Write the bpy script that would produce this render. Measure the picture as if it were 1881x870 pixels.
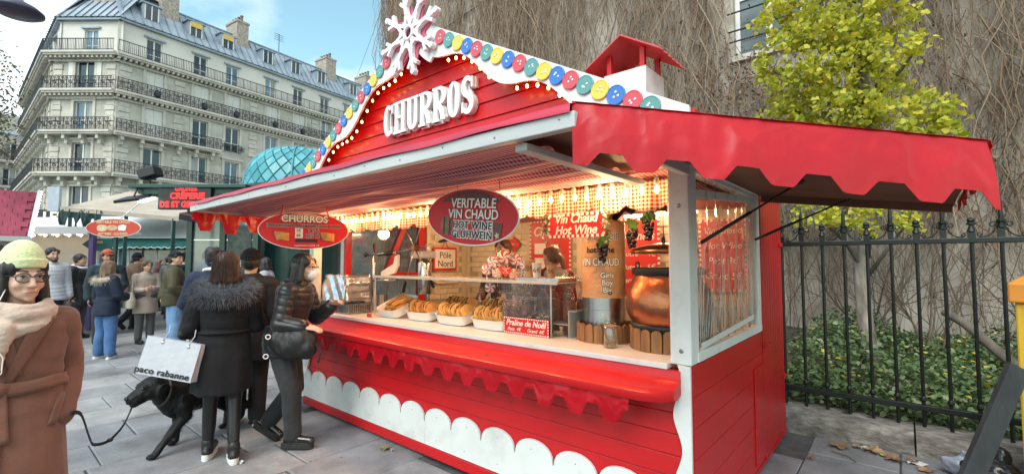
import bpy, bmesh, math, random
import numpy as np
from mathutils import Vector, Matrix, Euler, noise as mnoise

for _o in list(bpy.data.objects):
  bpy.data.objects.remove(_o, do_unlink=True)
SC = bpy.context.scene
COL = SC.collection
R = math.radians
PI = math.pi

# ------------------------------------------------------------------ camera
cam_data = bpy.data.cameras.new('camera')
cam = bpy.data.objects.new('camera', cam_data)
COL.objects.link(cam)
cam_data.sensor_fit = 'HORIZONTAL'
cam_data.sensor_width = 36.0
cam_data.lens = 36.0 * 842.0 / 1881.0
cam_data.clip_start = 0.05
cam_data.clip_end = 3000.0
cam.location = (0.853, -2.473, 1.60)
cam.rotation_euler = (R(90 + 3.0), 0.0, R(40.2))
SC.camera = cam

# ------------------------------------------------------------------ sky, sun, exposure
SUN_EL, SUN_AZ = 48.0, 168.0           # azimuth of the sun as a compass angle from +Y towards +X
world = bpy.data.worlds.new('World')
SC.world = world
world.use_nodes = True
nt = world.node_tree
for n in list(nt.nodes):
  nt.nodes.remove(n)
w_out = nt.nodes.new('ShaderNodeOutputWorld')
w_bg = nt.nodes.new('ShaderNodeBackground')
w_sky = nt.nodes.new('ShaderNodeTexSky')
w_sky.sky_type = 'NISHITA'
w_sky.sun_disc = False
w_sky.sun_elevation = R(SUN_EL)
w_sky.sun_rotation = R(SUN_AZ)
w_sky.air_density = 1.0
w_sky.dust_density = 0.6
w_sky.ozone_density = 1.0
w_tc = nt.nodes.new('ShaderNodeTexCoord')
w_map = nt.nodes.new('ShaderNodeMapping')
w_map.inputs['Location'].default_value = (2.39, 0.16, 0.3)
w_map.inputs['Scale'].default_value = (1.0, 1.0, 1.9)
w_noise = nt.nodes.new('ShaderNodeTexNoise')
w_noise.inputs['Scale'].default_value = 1.35
w_noise.inputs['Detail'].default_value = 7.0
w_noise.inputs['Roughness'].default_value = 0.52
w_ramp = nt.nodes.new('ShaderNodeValToRGB')
w_ramp.color_ramp.elements[0].position = 0.45
w_ramp.color_ramp.elements[1].position = 0.63
w_tint = nt.nodes.new('ShaderNodeMix')
w_tint.data_type = 'RGBA'
w_tint.blend_type = 'MULTIPLY'
w_tint.inputs[0].default_value = 1.0
w_tint.inputs[7].default_value = (1.25, 1.42, 1.08, 1.0)
w_mix = nt.nodes.new('ShaderNodeMix')
w_mix.data_type = 'RGBA'
w_mix.inputs[7].default_value = (7.2, 7.1, 7.0, 1.0)
w_bg.inputs['Strength'].default_value = 0.12
L = nt.links.new
L(w_tc.outputs['Generated'], w_map.inputs['Vector'])
L(w_map.outputs['Vector'], w_noise.inputs['Vector'])
L(w_noise.outputs['Fac'], w_ramp.inputs['Fac'])
L(w_ramp.outputs['Color'], w_mix.inputs[0])
L(w_sky.outputs['Color'], w_tint.inputs[6])
L(w_tint.outputs[2], w_mix.inputs[6])
L(w_mix.outputs[2], w_bg.inputs['Color'])
L(w_bg.outputs['Background'], w_out.inputs['Surface'])

sun_data = bpy.data.lights.new('sun', 'SUN')
sun_data.energy = 1.35
sun_data.angle = R(40)
sun_data.color = (1.0, 0.96, 0.91)
sun = bpy.data.objects.new('sun', sun_data)
COL.objects.link(sun)
_az = R(SUN_AZ)
_sd = Vector((math.sin(_az) * math.cos(R(SUN_EL)), math.cos(_az) * math.cos(R(SUN_EL)), math.sin(R(SUN_EL))))
sun.rotation_euler = (-_sd).to_track_quat('-Z', 'Y').to_euler()
sun.location = _sd * 60

SC.view_settings.view_transform = 'Standard'
SC.view_settings.look = 'None'
SC.view_settings.exposure = 1.15
SC.view_settings.gamma = 1.0
SC.view_settings.use_curve_mapping = False
SC.render.engine = 'CYCLES'
SC.cycles.max_bounces = 7
SC.cycles.diffuse_bounces = 3
SC.cycles.glossy_bounces = 3
SC.cycles.transmission_bounces = 6
SC.cycles.transparent_max_bounces = 10
SC.cycles.use_denoising = True
SC.cycles.sample_clamp_indirect = 6.0
SC.cycles.caustics_reflective = False
SC.cycles.caustics_refractive = False

# ------------------------------------------------------------------ materials
MATS = {}

def srgb(h):
  h = h.lstrip('#')
  c = [int(h[i:i + 2], 16) / 255 for i in (0, 2, 4)]
  return tuple(v / 12.92 if v <= 0.04045 else ((v + 0.055) / 1.055) ** 2.4 for v in c)

def mat(name, col, rough=0.6, var=0.12, vscale=6.0, bump=0.0, bscale=40.0, metal=0.0, coat=0.0,
    dirt=None, dscale=2.0, dlo=0.5, dhi=0.75, stretch=(1, 1, 1), emit=None, estr=0.0, sheen=0.0,
    trans=0.0, alpha=1.0, spec=0.5, sss=0.0, rvar=0.0, ior=1.45, world=False, specks=None, crease=None):
  if name in MATS:
    return MATS[name]
  m = bpy.data.materials.new(name)
  m.use_nodes = True
  t = m.node_tree
  b = t.nodes['Principled BSDF']
  tc = t.nodes.new('ShaderNodeTexCoord')
  mp = t.nodes.new('ShaderNodeMapping')
  mp.inputs['Scale'].default_value = stretch
  if world:                       # stains run on across neighbouring pieces
    geo_ = t.nodes.new('ShaderNodeNewGeometry')
    t.links.new(geo_.outputs['Position'], mp.inputs['Vector'])
  else:
    t.links.new(tc.outputs['Object'], mp.inputs['Vector'])
  b.inputs['Roughness'].default_value = rough
  b.inputs['Metallic'].default_value = metal
  b.inputs['Specular IOR Level'].default_value = spec
  b.inputs['IOR'].default_value = ior
  b.inputs['Coat Weight'].default_value = coat
  b.inputs['Coat Roughness'].default_value = 0.12
  b.inputs['Sheen Weight'].default_value = sheen
  b.inputs['Sheen Roughness'].default_value = 0.5
  b.inputs['Transmission Weight'].default_value = trans
  b.inputs['Alpha'].default_value = alpha
  if sss:
    b.inputs['Subsurface Weight'].default_value = sss
    b.inputs['Subsurface Radius'].default_value = (0.012, 0.005, 0.003)
    b.inputs['Subsurface Scale'].default_value = 1.0
  c = col if isinstance(col, tuple) else srgb(col)
  out = None
  if var > 0:
    nz = t.nodes.new('ShaderNodeTexNoise')
    nz.inputs['Scale'].default_value = vscale
    nz.inputs['Detail'].default_value = 5.0
    nz.inputs['Roughness'].default_value = 0.6
    t.links.new(mp.outputs['Vector'], nz.inputs['Vector'])
    rp = t.nodes.new('ShaderNodeValToRGB')
    rp.color_ramp.elements[0].position = 0.32
    rp.color_ramp.elements[1].position = 0.68
    rp.color_ramp.elements[0].color = tuple(max(0, v * (1 - var)) for v in c) + (1,)
    rp.color_ramp.elements[1].color = tuple(min(1, v * (1 + var) + 0.004 * var) for v in c) + (1,)
    t.links.new(nz.outputs['Fac'], rp.inputs['Fac'])
    out = rp.outputs['Color']
    if rvar:
      mr = t.nodes.new('ShaderNodeMapRange')
      mr.inputs['To Min'].default_value = max(0.02, rough - rvar)
      mr.inputs['To Max'].default_value = min(1, rough + rvar)
      t.links.new(nz.outputs['Fac'], mr.inputs['Value'])
      t.links.new(mr.outputs['Result'], b.inputs['Roughness'])
  if dirt is not None:
    dn = t.nodes.new('ShaderNodeTexNoise')
    dn.inputs['Scale'].default_value = dscale
    dn.inputs['Detail'].default_value = 8.0
    dn.inputs['Roughness'].default_value = 0.65
    t.links.new(mp.outputs['Vector'], dn.inputs['Vector'])
    dr = t.nodes.new('ShaderNodeValToRGB')
    dr.color_ramp.elements[0].position = dlo
    dr.color_ramp.elements[1].position = dhi
    t.links.new(dn.outputs['Fac'], dr.inputs['Fac'])
    mx = t.nodes.new('ShaderNodeMix')
    mx.data_type = 'RGBA'
    d = dirt if isinstance(dirt, tuple) else srgb(dirt)
    mx.inputs[7].default_value = d + (1,)
    if out is not None:
      t.links.new(out, mx.inputs[6])
    else:
      mx.inputs[6].default_value = c + (1,)
    t.links.new(dr.outputs['Color'], mx.inputs[0])
    out = mx.outputs[2]
  if specks is not None:
    scol, sscale, slo = specks
    sn = t.nodes.new('ShaderNodeTexNoise')
    sn.inputs['Scale'].default_value = sscale
    sn.inputs['Detail'].default_value = 3.0
    t.links.new(mp.outputs['Vector'], sn.inputs['Vector'])
    sr = t.nodes.new('ShaderNodeValToRGB')
    sr.color_ramp.elements[0].position = slo
    sr.color_ramp.elements[1].position = slo + 0.035
    t.links.new(sn.outputs['Fac'], sr.inputs['Fac'])
    sx_ = t.nodes.new('ShaderNodeMix')
    sx_.data_type = 'RGBA'
    sx_.inputs[7].default_value = scol + (1,)
    if out is not None:
      t.links.new(out, sx_.inputs[6])
    else:
      sx_.inputs[6].default_value = c + (1,)
    t.links.new(sr.outputs['Color'], sx_.inputs[0])
    out = sx_.outputs[2]
  if out is not None:
    t.links.new(out, b.inputs['Base Color'])
  else:
    b.inputs['Base Color'].default_value = c + (1,)
  if bump > 0:
    bn = t.nodes.new('ShaderNodeTexNoise')
    bn.inputs['Scale'].default_value = bscale
    bn.inputs['Detail'].default_value = 4.0
    t.links.new(mp.outputs['Vector'], bn.inputs['Vector'])
    bp = t.nodes.new('ShaderNodeBump')
    bp.inputs['Strength'].default_value = bump
    bp.inputs['Distance'].default_value = 0.01
    t.links.new(bn.outputs['Fac'], bp.inputs['Height'])
    t.links.new(bp.outputs['Normal'], b.inputs['Normal'])
    if crease is not None:                 # sharp fold lines of a handled sheet
      wn_ = t.nodes.new('ShaderNodeTexNoise')
      wn_.inputs['Scale'].default_value = crease[0] * .6
      t.links.new(mp.outputs['Vector'], wn_.inputs['Vector'])
      av = t.nodes.new('ShaderNodeMix')
      av.data_type = 'VECTOR'
      av.inputs[0].default_value = .35
      t.links.new(mp.outputs['Vector'], av.inputs[4])
      t.links.new(wn_.outputs['Color'], av.inputs[5])
      vo = t.nodes.new('ShaderNodeTexVoronoi')
      vo.inputs['Scale'].default_value = crease[0]
      t.links.new(av.outputs[1], vo.inputs['Vector'])
      b2 = t.nodes.new('ShaderNodeBump')
      b2.inputs['Strength'].default_value = crease[1]
      b2.inputs['Distance'].default_value = .03
      t.links.new(vo.outputs['Distance'], b2.inputs['Height'])
      t.links.new(bp.outputs['Normal'], b2.inputs['Normal'])
      t.links.new(b2.outputs['Normal'], b.inputs['Normal'])
  if emit is not None:
    e = emit if isinstance(emit, tuple) else srgb(emit)
    b.inputs['Emission Color'].default_value = e + (1,)
    b.inputs['Emission Strength'].default_value = estr
  MATS[name] = m
  return m

def glass_mat(name, col=(0.9, 0.95, 0.95), alpha=0.25, rough=0.03, bump=0.0, bscale=6.0):
  """thin clear sheet: mostly see-through with a mirror-like skin"""
  if name in MATS:
    return MATS[name]
  m = bpy.data.materials.new(name)
  m.use_nodes = True
  t = m.node_tree
  for n in list(t.nodes):
    t.nodes.remove(n)
  o = t.nodes.new('ShaderNodeOutputMaterial')
  tr = t.nodes.new('ShaderNodeBsdfTransparent')
  tr.inputs['Color'].default_value = col + (1,)
  gl = t.nodes.new('ShaderNodeBsdfGlossy')
  gl.inputs['Roughness'].default_value = rough
  gl.inputs['Color'].default_value = (1, 1, 1, 1)
  lw = t.nodes.new('ShaderNodeLayerWeight')
  lw.inputs['Blend'].default_value = 0.5
  pw = t.nodes.new('ShaderNodeMath')
  pw.operation = 'POWER'
  pw.inputs[1].default_value = 3.0
  t.links.new(lw.outputs['Facing'], pw.inputs[0])
  ma = t.nodes.new('ShaderNodeMath')
  ma.operation = 'MULTIPLY_ADD'
  ma.inputs[1].default_value = min(0.9, alpha * 2.2)
  ma.inputs[2].default_value = 0.03 + alpha * 0.12
  ma.use_clamp = True
  t.links.new(pw.outputs[0], ma.inputs[0])
  mx = t.nodes.new('ShaderNodeMixShader')
  t.links.new(ma.outputs[0], mx.inputs[0])
  t.links.new(tr.outputs[0], mx.inputs[1])
  t.links.new(gl.outputs[0], mx.inputs[2])
  t.links.new(mx.outputs[0], o.inputs['Surface'])
  if bump:
    tc = t.nodes.new('ShaderNodeTexCoord')
    nz = t.nodes.new('ShaderNodeTexNoise')
    nz.inputs['Scale'].default_value = bscale
    nz.inputs['Detail'].default_value = 4
    nz.inputs['Distortion'].default_value = 1.5
    bp = t.nodes.new('ShaderNodeBump')
    bp.inputs['Strength'].default_value = bump
    bp.inputs['Distance'].default_value = 0.02
    t.links.new(tc.outputs['Object'], nz.inputs['Vector'])
    t.links.new(nz.outputs['Fac'], bp.inputs['Height'])
    t.links.new(bp.outputs['Normal'], gl.inputs['Normal'])
    t.links.new(bp.outputs['Normal'], lw.inputs['Normal'])
  MATS[name] = m
  return m

def gingham_mat(name, c1, c2, size, axes=(0, 1), rough=0.85, transl=0.25):
  """woven check; size = one check in metres; axes = object axes across the cloth (UV when axes is 'uv')"""
  if name in MATS:
    return MATS[name]
  m = bpy.data.materials.new(name)
  m.use_nodes = True
  t = m.node_tree
  b = t.nodes['Principled BSDF']
  b.inputs['Roughness'].default_value = rough
  tc = t.nodes.new('ShaderNodeTexCoord')
  sp = t.nodes.new('ShaderNodeSeparateXYZ')
  if axes == 'uv':
    t.links.new(tc.outputs['UV'], sp.inputs[0])
    ax = (0, 1)
  else:
    t.links.new(tc.outputs['Object'], sp.inputs[0])
    ax = axes
  fs = []
  for a in ax:
    mu = t.nodes.new('ShaderNodeMath')
    mu.operation = 'MULTIPLY'
    mu.inputs[1].default_value = 1.0 / (2 * size)
    t.links.new(sp.outputs[a], mu.inputs[0])
    fr = t.nodes.new('ShaderNodeMath')
    fr.operation = 'FRACT'
    t.links.new(mu.outputs[0], fr.inputs[0])
    gt = t.nodes.new('ShaderNodeMath')
    gt.operation = 'GREATER_THAN'
    gt.inputs[1].default_value = 0.5
    t.links.new(fr.outputs[0], gt.inputs[0])
    fs.append(gt)
  ad = t.nodes.new('ShaderNodeMath')
  ad.operation = 'ADD'
  t.links.new(fs[0].outputs[0], ad.inputs[0])
  t.links.new(fs[1].outputs[0], ad.inputs[1])
  hf = t.nodes.new('ShaderNodeMath')
  hf.operation = 'MULTIPLY'
  hf.inputs[1].default_value = 0.5
  t.links.new(ad.outputs[0], hf.inputs[0])
  mx = t.nodes.new('ShaderNodeMix')
  mx.data_type = 'RGBA'
  mx.inputs[6].default_value = c1 + (1,)
  mx.inputs[7].default_value = c2 + (1,)
  t.links.new(hf.outputs[0], mx.inputs[0])
  t.links.new(mx.outputs[2], b.inputs['Base Color'])
  if transl > 0:
    tl = t.nodes.new('ShaderNodeBsdfTranslucent')
    t.links.new(mx.outputs[2], tl.inputs['Color'])
    ms = t.nodes.new('ShaderNodeMixShader')
    ms.inputs[0].default_value = transl
    t.links.new(b.outputs[0], ms.inputs[1])
    t.links.new(tl.outputs[0], ms.inputs[2])
    t.links.new(ms.outputs[0], t.nodes['Material Output'].inputs['Surface'])
  MATS[name] = m
  return m

def leaf_mat(name, cols, transl=0.35, rough=0.5, scale=3.0):
  """foliage: random tone per leaf island, some light shining through"""
  if name in MATS:
    return MATS[name]
  m = bpy.data.materials.new(name)
  m.use_nodes = True
  t = m.node_tree
  b = t.nodes['Principled BSDF']
  b.inputs['Roughness'].default_value = rough
  geo = t.nodes.new('ShaderNodeNewGeometry')
  rp = t.nodes.new('ShaderNodeValToRGB')
  els = rp.color_ramp.elements
  while len(els) < len(cols):
    els.new(0.5)
  for i, c in enumerate(cols):
    els[i].position = i / max(1, len(cols) - 1)
    els[i].color = (c if isinstance(c, tuple) else srgb(c)) + (1,)
  t.links.new(geo.outputs['Random Per Island'], rp.inputs['Fac'])
  t.links.new(rp.outputs['Color'], b.inputs['Base Color'])
  tl = t.nodes.new('ShaderNodeBsdfTranslucent')
  t.links.new(rp.outputs['Color'], tl.inputs['Color'])
  ms = t.nodes.new('ShaderNodeMixShader')
  ms.inputs[0].default_value = transl
  t.links.new(b.outputs[0], ms.inputs[1])
  t.links.new(tl.outputs[0], ms.inputs[2])
  t.links.new(ms.outputs[0], t.nodes['Material Output'].inputs['Surface'])
  MATS[name] = m
  return m

# ------------------------------------------------------------------ mesh helpers
class MB:
  """collects geometry for ONE mesh object"""

  def __init__(self):
    self.v = []
    self.f = []

  def add(self, vs, fs):
    o = len(self.v)
    self.v.extend([tuple(p) for p in vs])
    self.f.extend([tuple(i + o for i in f) for f in fs])
    return self

  def box(self, x0, x1, y0, y1, z0, z1):
    vs = [(x0, y0, z0), (x1, y0, z0), (x1, y1, z0), (x0, y1, z0), (x0, y0, z1), (x1, y0, z1), (x1, y1, z1), (x0, y1, z1)]
    return self.add(vs, [(0, 3, 2, 1), (4, 5, 6, 7), (0, 1, 5, 4), (1, 2, 6, 5), (2, 3, 7, 6), (3, 0, 4, 7)])

  def obox(self, c, ax, ay, az, sx, sy, sz):
    c, ax, ay, az = Vector(c), Vector(ax), Vector(ay), Vector(az)
    vs = []
    for k in (-1, 1):
      for i, j in ((-1, -1), (1, -1), (1, 1), (-1, 1)):
        vs.append(c + ax * (i * sx / 2) + ay * (j * sy / 2) + az * (k * sz / 2))
    return self.add(vs, [(0, 3, 2, 1), (4, 5, 6, 7), (0, 1, 5, 4), (1, 2, 6, 5), (2, 3, 7, 6), (3, 0, 4, 7)])

  def bar(self, p, q, w, h, up=(0, 0, 1)):
    p, q = Vector(p), Vector(q)
    d = q - p
    l = d.length
    d.normalize()
    s = d.cross(Vector(up))
    if s.length < 1e-5:
      s = d.cross(Vector((1, 0, 0)))
    s.normalize()
    u = s.cross(d)
    return self.obox((p + q) / 2, d, s, u, l, w, h)

  def tube(self, pts, r, n=8, caps=True):
    pts = [Vector(p) for p in pts]
    rs = r if isinstance(r, (list, tuple)) else [r] * len(pts)
    rings = []
    prev = None
    for i, p in enumerate(pts):
      d = (pts[min(i + 1, len(pts) - 1)] - pts[max(i - 1, 0)])
      if d.length < 1e-9:
        d = Vector((0, 0, 1))
      d.normalize()
      if prev is None:
        s = d.cross(Vector((0, 0, 1)))
        if s.length < 1e-3:
          s = d.cross(Vector((1, 0, 0)))
      else:
        s = prev - d * prev.dot(d)
        if s.length < 1e-4:
          s = d.cross(Vector((1, 0, 0)))
      s.normalize()
      prev = s
      u = d.cross(s)
      rings.append([p + (s * math.cos(2 * PI * k / n) + u * math.sin(2 * PI * k / n)) * rs[i] for k in range(n)])
    vs = [v for rg in rings for v in rg]
    fs = []
    for i in range(len(rings) - 1):
      for k in range(n):
        a, b = i * n + k, i * n + (k + 1) % n
        fs.append((a, b, b + n, a + n))
    if caps:
      fs.append(tuple(range(n))[::-1])
      fs.append(tuple(range((len(rings) - 1) * n, len(rings) * n)))
    return self.add(vs, fs)

  def cyl(self, p, q, r, n=12, r2=None):
    return self.tube([p, q], [r, r if r2 is None else r2], n)

  def lathe(self, prof, c=(0, 0, 0), n=20, axis=None, sx=1.0, sy=1.0):
    """prof: (radius, z) pairs from the bottom up"""
    vs, fs = [], []
    for (r, z) in prof:
      for k in range(n):
        a = 2 * PI * k / n
        vs.append(Vector((r * math.cos(a) * sx, r * math.sin(a) * sy, z)))
    for i in range(len(prof) - 1):
      for k in range(n):
        a, b = i * n + k, i * n + (k + 1) % n
        fs.append((a, b, b + n, a + n))
    if prof[0][0] > 1e-4:
      fs.append(tuple(range(n))[::-1])
    if prof[-1][0] > 1e-4:
      fs.append(tuple(range((len(prof) - 1) * n, len(prof) * n)))
    if axis is not None:
      q = Vector((0, 0, 1)).rotation_difference(Vector(axis).normalized())
      vs = [q @ v for v in vs]
    c = Vector(c)
    return self.add([v + c for v in vs], fs)

  def ball(self, c, rx, ry=None, rz=None, n=14, m=9, rot=None):
    ry = rx if ry is None else ry
    rz = rx if rz is None else rz
    vs = []
    for i in range(1, m):
      th = PI * i / m
      for k in range(n):
        a = 2 * PI * k / n
        vs.append(Vector((rx * math.sin(th) * math.cos(a), ry * math.sin(th) * math.sin(a), -rz * math.cos(th))))
    vs.append(Vector((0, 0, -rz)))
    vs.append(Vector((0, 0, rz)))
    fs = []
    for i in range(m - 2):
      for k in range(n):
        a, b = i * n + k, i * n + (k + 1) % n
        fs.append((a, b, b + n, a + n))
    s, e = len(vs) - 2, len(vs) - 1
    for k in range(n):
      fs.append((s, (k + 1) % n, k))
      fs.append((e, (m - 2) * n + k, (m - 2) * n + (k + 1) % n))
    if rot is not None:
      rm = Euler(rot).to_matrix()
      vs = [rm @ v for v in vs]
    c = Vector(c)
    return self.add([v + c for v in vs], fs)

  def cap(self, p, q, r1, r2=None, n=12):
    """tapered capsule"""
    r2 = r1 if r2 is None else r2
    p, q = Vector(p), Vector(q)
    d = q - p
    l = max(d.length, 1e-5)
    prof = []
    for i in range(5):
      a = PI / 2 * i / 4
      prof.append((max(1e-4, r1 * math.sin(a)), -r1 * math.cos(a)))
    for i in range(5):
      a = PI / 2 * i / 4
      prof.append((max(1e-4, r2 * math.cos(a)), l + r2 * math.sin(a)))
    return self.lathe(prof, p, n, d if d.length > 1e-5 else (0, 0, 1))

  def loft(self, rings, n=20):
    """rings: (centre, rx, ry[, power]) horizontal sections; closed solid"""
    vs, fs = [], []
    for rg in rings:
      c, rx, ry = Vector(rg[0]), rg[1], rg[2]
      pw = rg[3] if len(rg) > 3 else 1.0
      for k in range(n):
        a = 2 * PI * k / n
        ca, sa = math.cos(a), math.sin(a)
        vs.append(c + Vector((rx * math.copysign(abs(ca) ** pw, ca), ry * math.copysign(abs(sa) ** pw, sa), 0)))
    for i in range(len(rings) - 1):
      for k in range(n):
        a, b = i * n + k, i * n + (k + 1) % n
        fs.append((a, b, b + n, a + n))
    fs.append(tuple(range(n))[::-1])
    fs.append(tuple(range((len(rings) - 1) * n, len(rings) * n)))
    return self.add(vs, fs)

  def prism(self, poly, o, ex, ey, depth):
    """2-D polygon (counter-clockwise) in the frame o, ex, ey, extruded along ex x ey by depth"""
    o, ex, ey = Vector(o), Vector(ex), Vector(ey)
    ez = ex.cross(ey)
    n = len(poly)
    vs = [o + ex * a + ey * b for a, b in poly] + [o + ex * a + ey * b + ez * depth for a, b in poly]
    fs = [tuple(range(n))[::-1], tuple(range(n, 2 * n))]
    for i in range(n):
      j = (i + 1) % n
      fs.append((i, j, j + n, i + n))
    return self.add(vs, fs)

  def sheet(self, grid):
    """grid[i][j] of points -> quad sheet"""
    a, b = len(grid), len(grid[0])
    vs = [p for row in grid for p in row]
    fs = [(i * b + j, i * b + j + 1, (i + 1) * b + j + 1, (i + 1) * b + j) for i in range(a - 1) for j in range(b - 1)]
    return self.add(vs, fs)

  def torus(self, c, R_, r, axis=(0, 0, 1), n=20, m=8, arc=2 * PI, a0=0.0):
    q = Vector((0, 0, 1)).rotation_difference(Vector(axis).normalized())
    steps = n if arc >= 2 * PI - 1e-6 else n + 1
    pts = [Vector(c) + q @ Vector((R_ * math.cos(a0 + arc * i / n), R_ * math.sin(a0 + arc * i / n), 0)) for i in range(steps)]
    if arc >= 2 * PI - 1e-6:
      pts.append(pts[0])
    return self.tube(pts, r, m, caps=arc < 2 * PI - 1e-6)

  def build(self, name, m, parent=None, smooth=False, bevel=0.0, loc=None, rot=None, seg=2, auto=None):
    me = bpy.data.meshes.new(name)
    me.from_pydata(self.v, [], self.f)
    me.validate()
    return link_mesh(name, me, m, parent, smooth, bevel, loc, rot, seg, auto)

def link_mesh(name, me, m, parent=None, smooth=False, bevel=0.0, loc=None, rot=None, seg=2, auto=None):
  ob = bpy.data.objects.new(name, me)
  COL.objects.link(ob)
  if isinstance(m, (list, tuple)):
    for q in m:
      me.materials.append(q)
  elif m is not None:
    me.materials.append(m)
  if smooth:
    me.polygons.foreach_set('use_smooth', [True] * len(me.polygons))
    if auto is not None:
      try:
        me.set_sharp_from_angle(angle=R(auto))
      except Exception:
        pass
  if bevel > 0:
    md = ob.modifiers.new('bevel', 'BEVEL')
    md.width = bevel
    md.segments = seg
    md.limit_method = 'ANGLE'
    md.angle_limit = R(40)
  if parent is not None:
    ob.parent = parent
  if loc is not None:
    ob.location = loc
  if rot is not None:
    ob.rotation_euler = rot
  return ob

def empty(name, loc=(0, 0, 0), rz=0.0, parent=None):
  o = bpy.data.objects.new(name, None)
  COL.objects.link(o)
  o.location = loc
  o.rotation_euler = (0, 0, rz)
  o.empty_display_size = 0.1
  if parent is not None:
    o.parent = parent
  return o

def tag(o, label=None, cat=None, group=None, kind=None):
  if label:
    o['label'] = label
  if cat:
    o['category'] = cat
  if group:
    o['group'] = group
  if kind:
    o['kind'] = kind
  return o

def dup(o, parent=None):
  c = o.copy()
  COL.objects.link(c)
  if parent is not None:
    c.parent = parent
  for ch in list(o.children):
    dup(ch, c)
  return c

def inst(name, src, parent, loc=None, rot=None, scale=None):
  """another object sharing src's mesh"""
  c = src.copy()
  c.name = name
  COL.objects.link(c)
  c.parent = parent
  if loc is not None:
    c.location = loc
  if rot is not None:
    c.rotation_euler = rot
  if scale is not None:
    c.scale = scale
  return c

def frame_matrix(o, ex, ey):
  ex, ey = Vector(ex).normalized(), Vector(ey).normalized()
  ez = ex.cross(ey)
  M = Matrix.Identity(4)
  for i in range(3):
    M[i][0], M[i][1], M[i][2], M[i][3] = ex[i], ey[i], ez[i], o[i]
  return M

BENCH = bpy.data.scenes.new('bench')          # empty side scene: evaluating one object there is quick

def bake(ob):
  """evaluated copy of one object's geometry; the object itself is removed"""
  BENCH.collection.objects.link(ob)
  vl = BENCH.view_layers[0]
  vl.update()
  me = bpy.data.meshes.new_from_object(ob.evaluated_get(vl.depsgraph))
  bpy.data.objects.remove(ob, do_unlink=True)
  return me

def text(body, size, m, o, ex, ey, parent, extrude=0.0015, align='CENTER', shear=0.0, sx=1.0, bold=0.0, name='lettering', line=1.0, res=4, space=1.0, arc=None):
  """flat lettering lying in the frame o, ex (reading direction), ey (up)"""
  cu = bpy.data.curves.new(name, 'FONT')
  cu.body = body
  cu.size = size
  cu.align_x = align
  cu.align_y = 'CENTER'
  cu.extrude = extrude
  cu.shear = shear
  cu.offset = bold
  cu.space_line = line
  cu.space_character = space
  cu.resolution_u = res
  me = bake(bpy.data.objects.new(name, cu))
  bpy.data.curves.remove(cu)
  if arc is not None:
    for v in me.vertices:
      x, y = v.co.x * sx, v.co.y
      a = x / arc
      v.co.x = (arc + y) * math.sin(a)
      v.co.y = (arc + y) * math.cos(a) - arc
  elif sx != 1.0:
    for v in me.vertices:
      v.co.x *= sx
  me.transform(frame_matrix(o, ex, ey))
  me.name = name
  return link_mesh(name, me, m, parent)

def remesh(mb, voxel, smooth_it=6, factor=0.5):
  """union of everything in mb as one skin"""
  me = bpy.data.meshes.new('tmp')
  me.from_pydata(mb.v, [], mb.f)
  ob = bpy.data.objects.new('tmp', me)
  md = ob.modifiers.new('r', 'REMESH')
  md.mode = 'VOXEL'
  md.voxel_size = voxel
  md.adaptivity = 0.0
  if smooth_it:
    s = ob.modifiers.new('s', 'SMOOTH')
    s.factor = factor
    s.iterations = smooth_it
  out = bake(ob)
  bpy.data.meshes.remove(me)
  return out

def vnoise(co, seed=0.0):
  """cheap smooth pseudo noise for an (n,3) array, about -1..1"""
  rng = np.random.RandomState(int(seed * 97) % 100000 + 3)
  out = np.zeros(len(co))
  for k in range(5):
    d = rng.normal(size=3)
    d /= np.linalg.norm(d)
    ph = rng.uniform(0, 6.28)
    d2 = rng.normal(size=3)
    out += np.sin(co @ d * rng.uniform(0.7, 1.5) + ph + 1.3 * np.sin(co @ d2 * 0.8))
  return out / 3.0

def displace(me, amp, freq, seed=0.0, stretch=(1, 1, 1)):
  n = len(me.vertices)
  co = np.empty(n * 3)
  no = np.empty(n * 3)
  me.vertices.foreach_get('co', co)
  me.vertices.foreach_get('normal', no)
  co, no = co.reshape(-1, 3), no.reshape(-1, 3)
  d = vnoise(co * np.array(stretch) * freq, seed)
  co += no * (d * amp)[:, None]
  me.vertices.foreach_set('co', co.ravel())
  me.update()

def np_mesh(name, verts, faces, m, parent=None, smooth=False):
  """verts (n,3), faces (k,3|4) numpy arrays -> object"""
  me = bpy.data.meshes.new(name)
  nv, nf, w = len(verts), len(faces), faces.shape[1]
  me.vertices.add(nv)
  me.vertices.foreach_set('co', np.asarray(verts, dtype=np.float32).ravel())
  me.loops.add(nf * w)
  me.loops.foreach_set('vertex_index', np.asarray(faces, dtype=np.int32).ravel())
  me.polygons.add(nf)
  me.polygons.foreach_set('loop_start', np.arange(0, nf * w, w, dtype=np.int32))
  try:
    me.polygons.foreach_set('loop_total', np.full(nf, w, dtype=np.int32))
  except Exception:
    pass
  me.update(calc_edges=True)
  me.validate()
  return link_mesh(name, me, m, parent, smooth)

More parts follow.
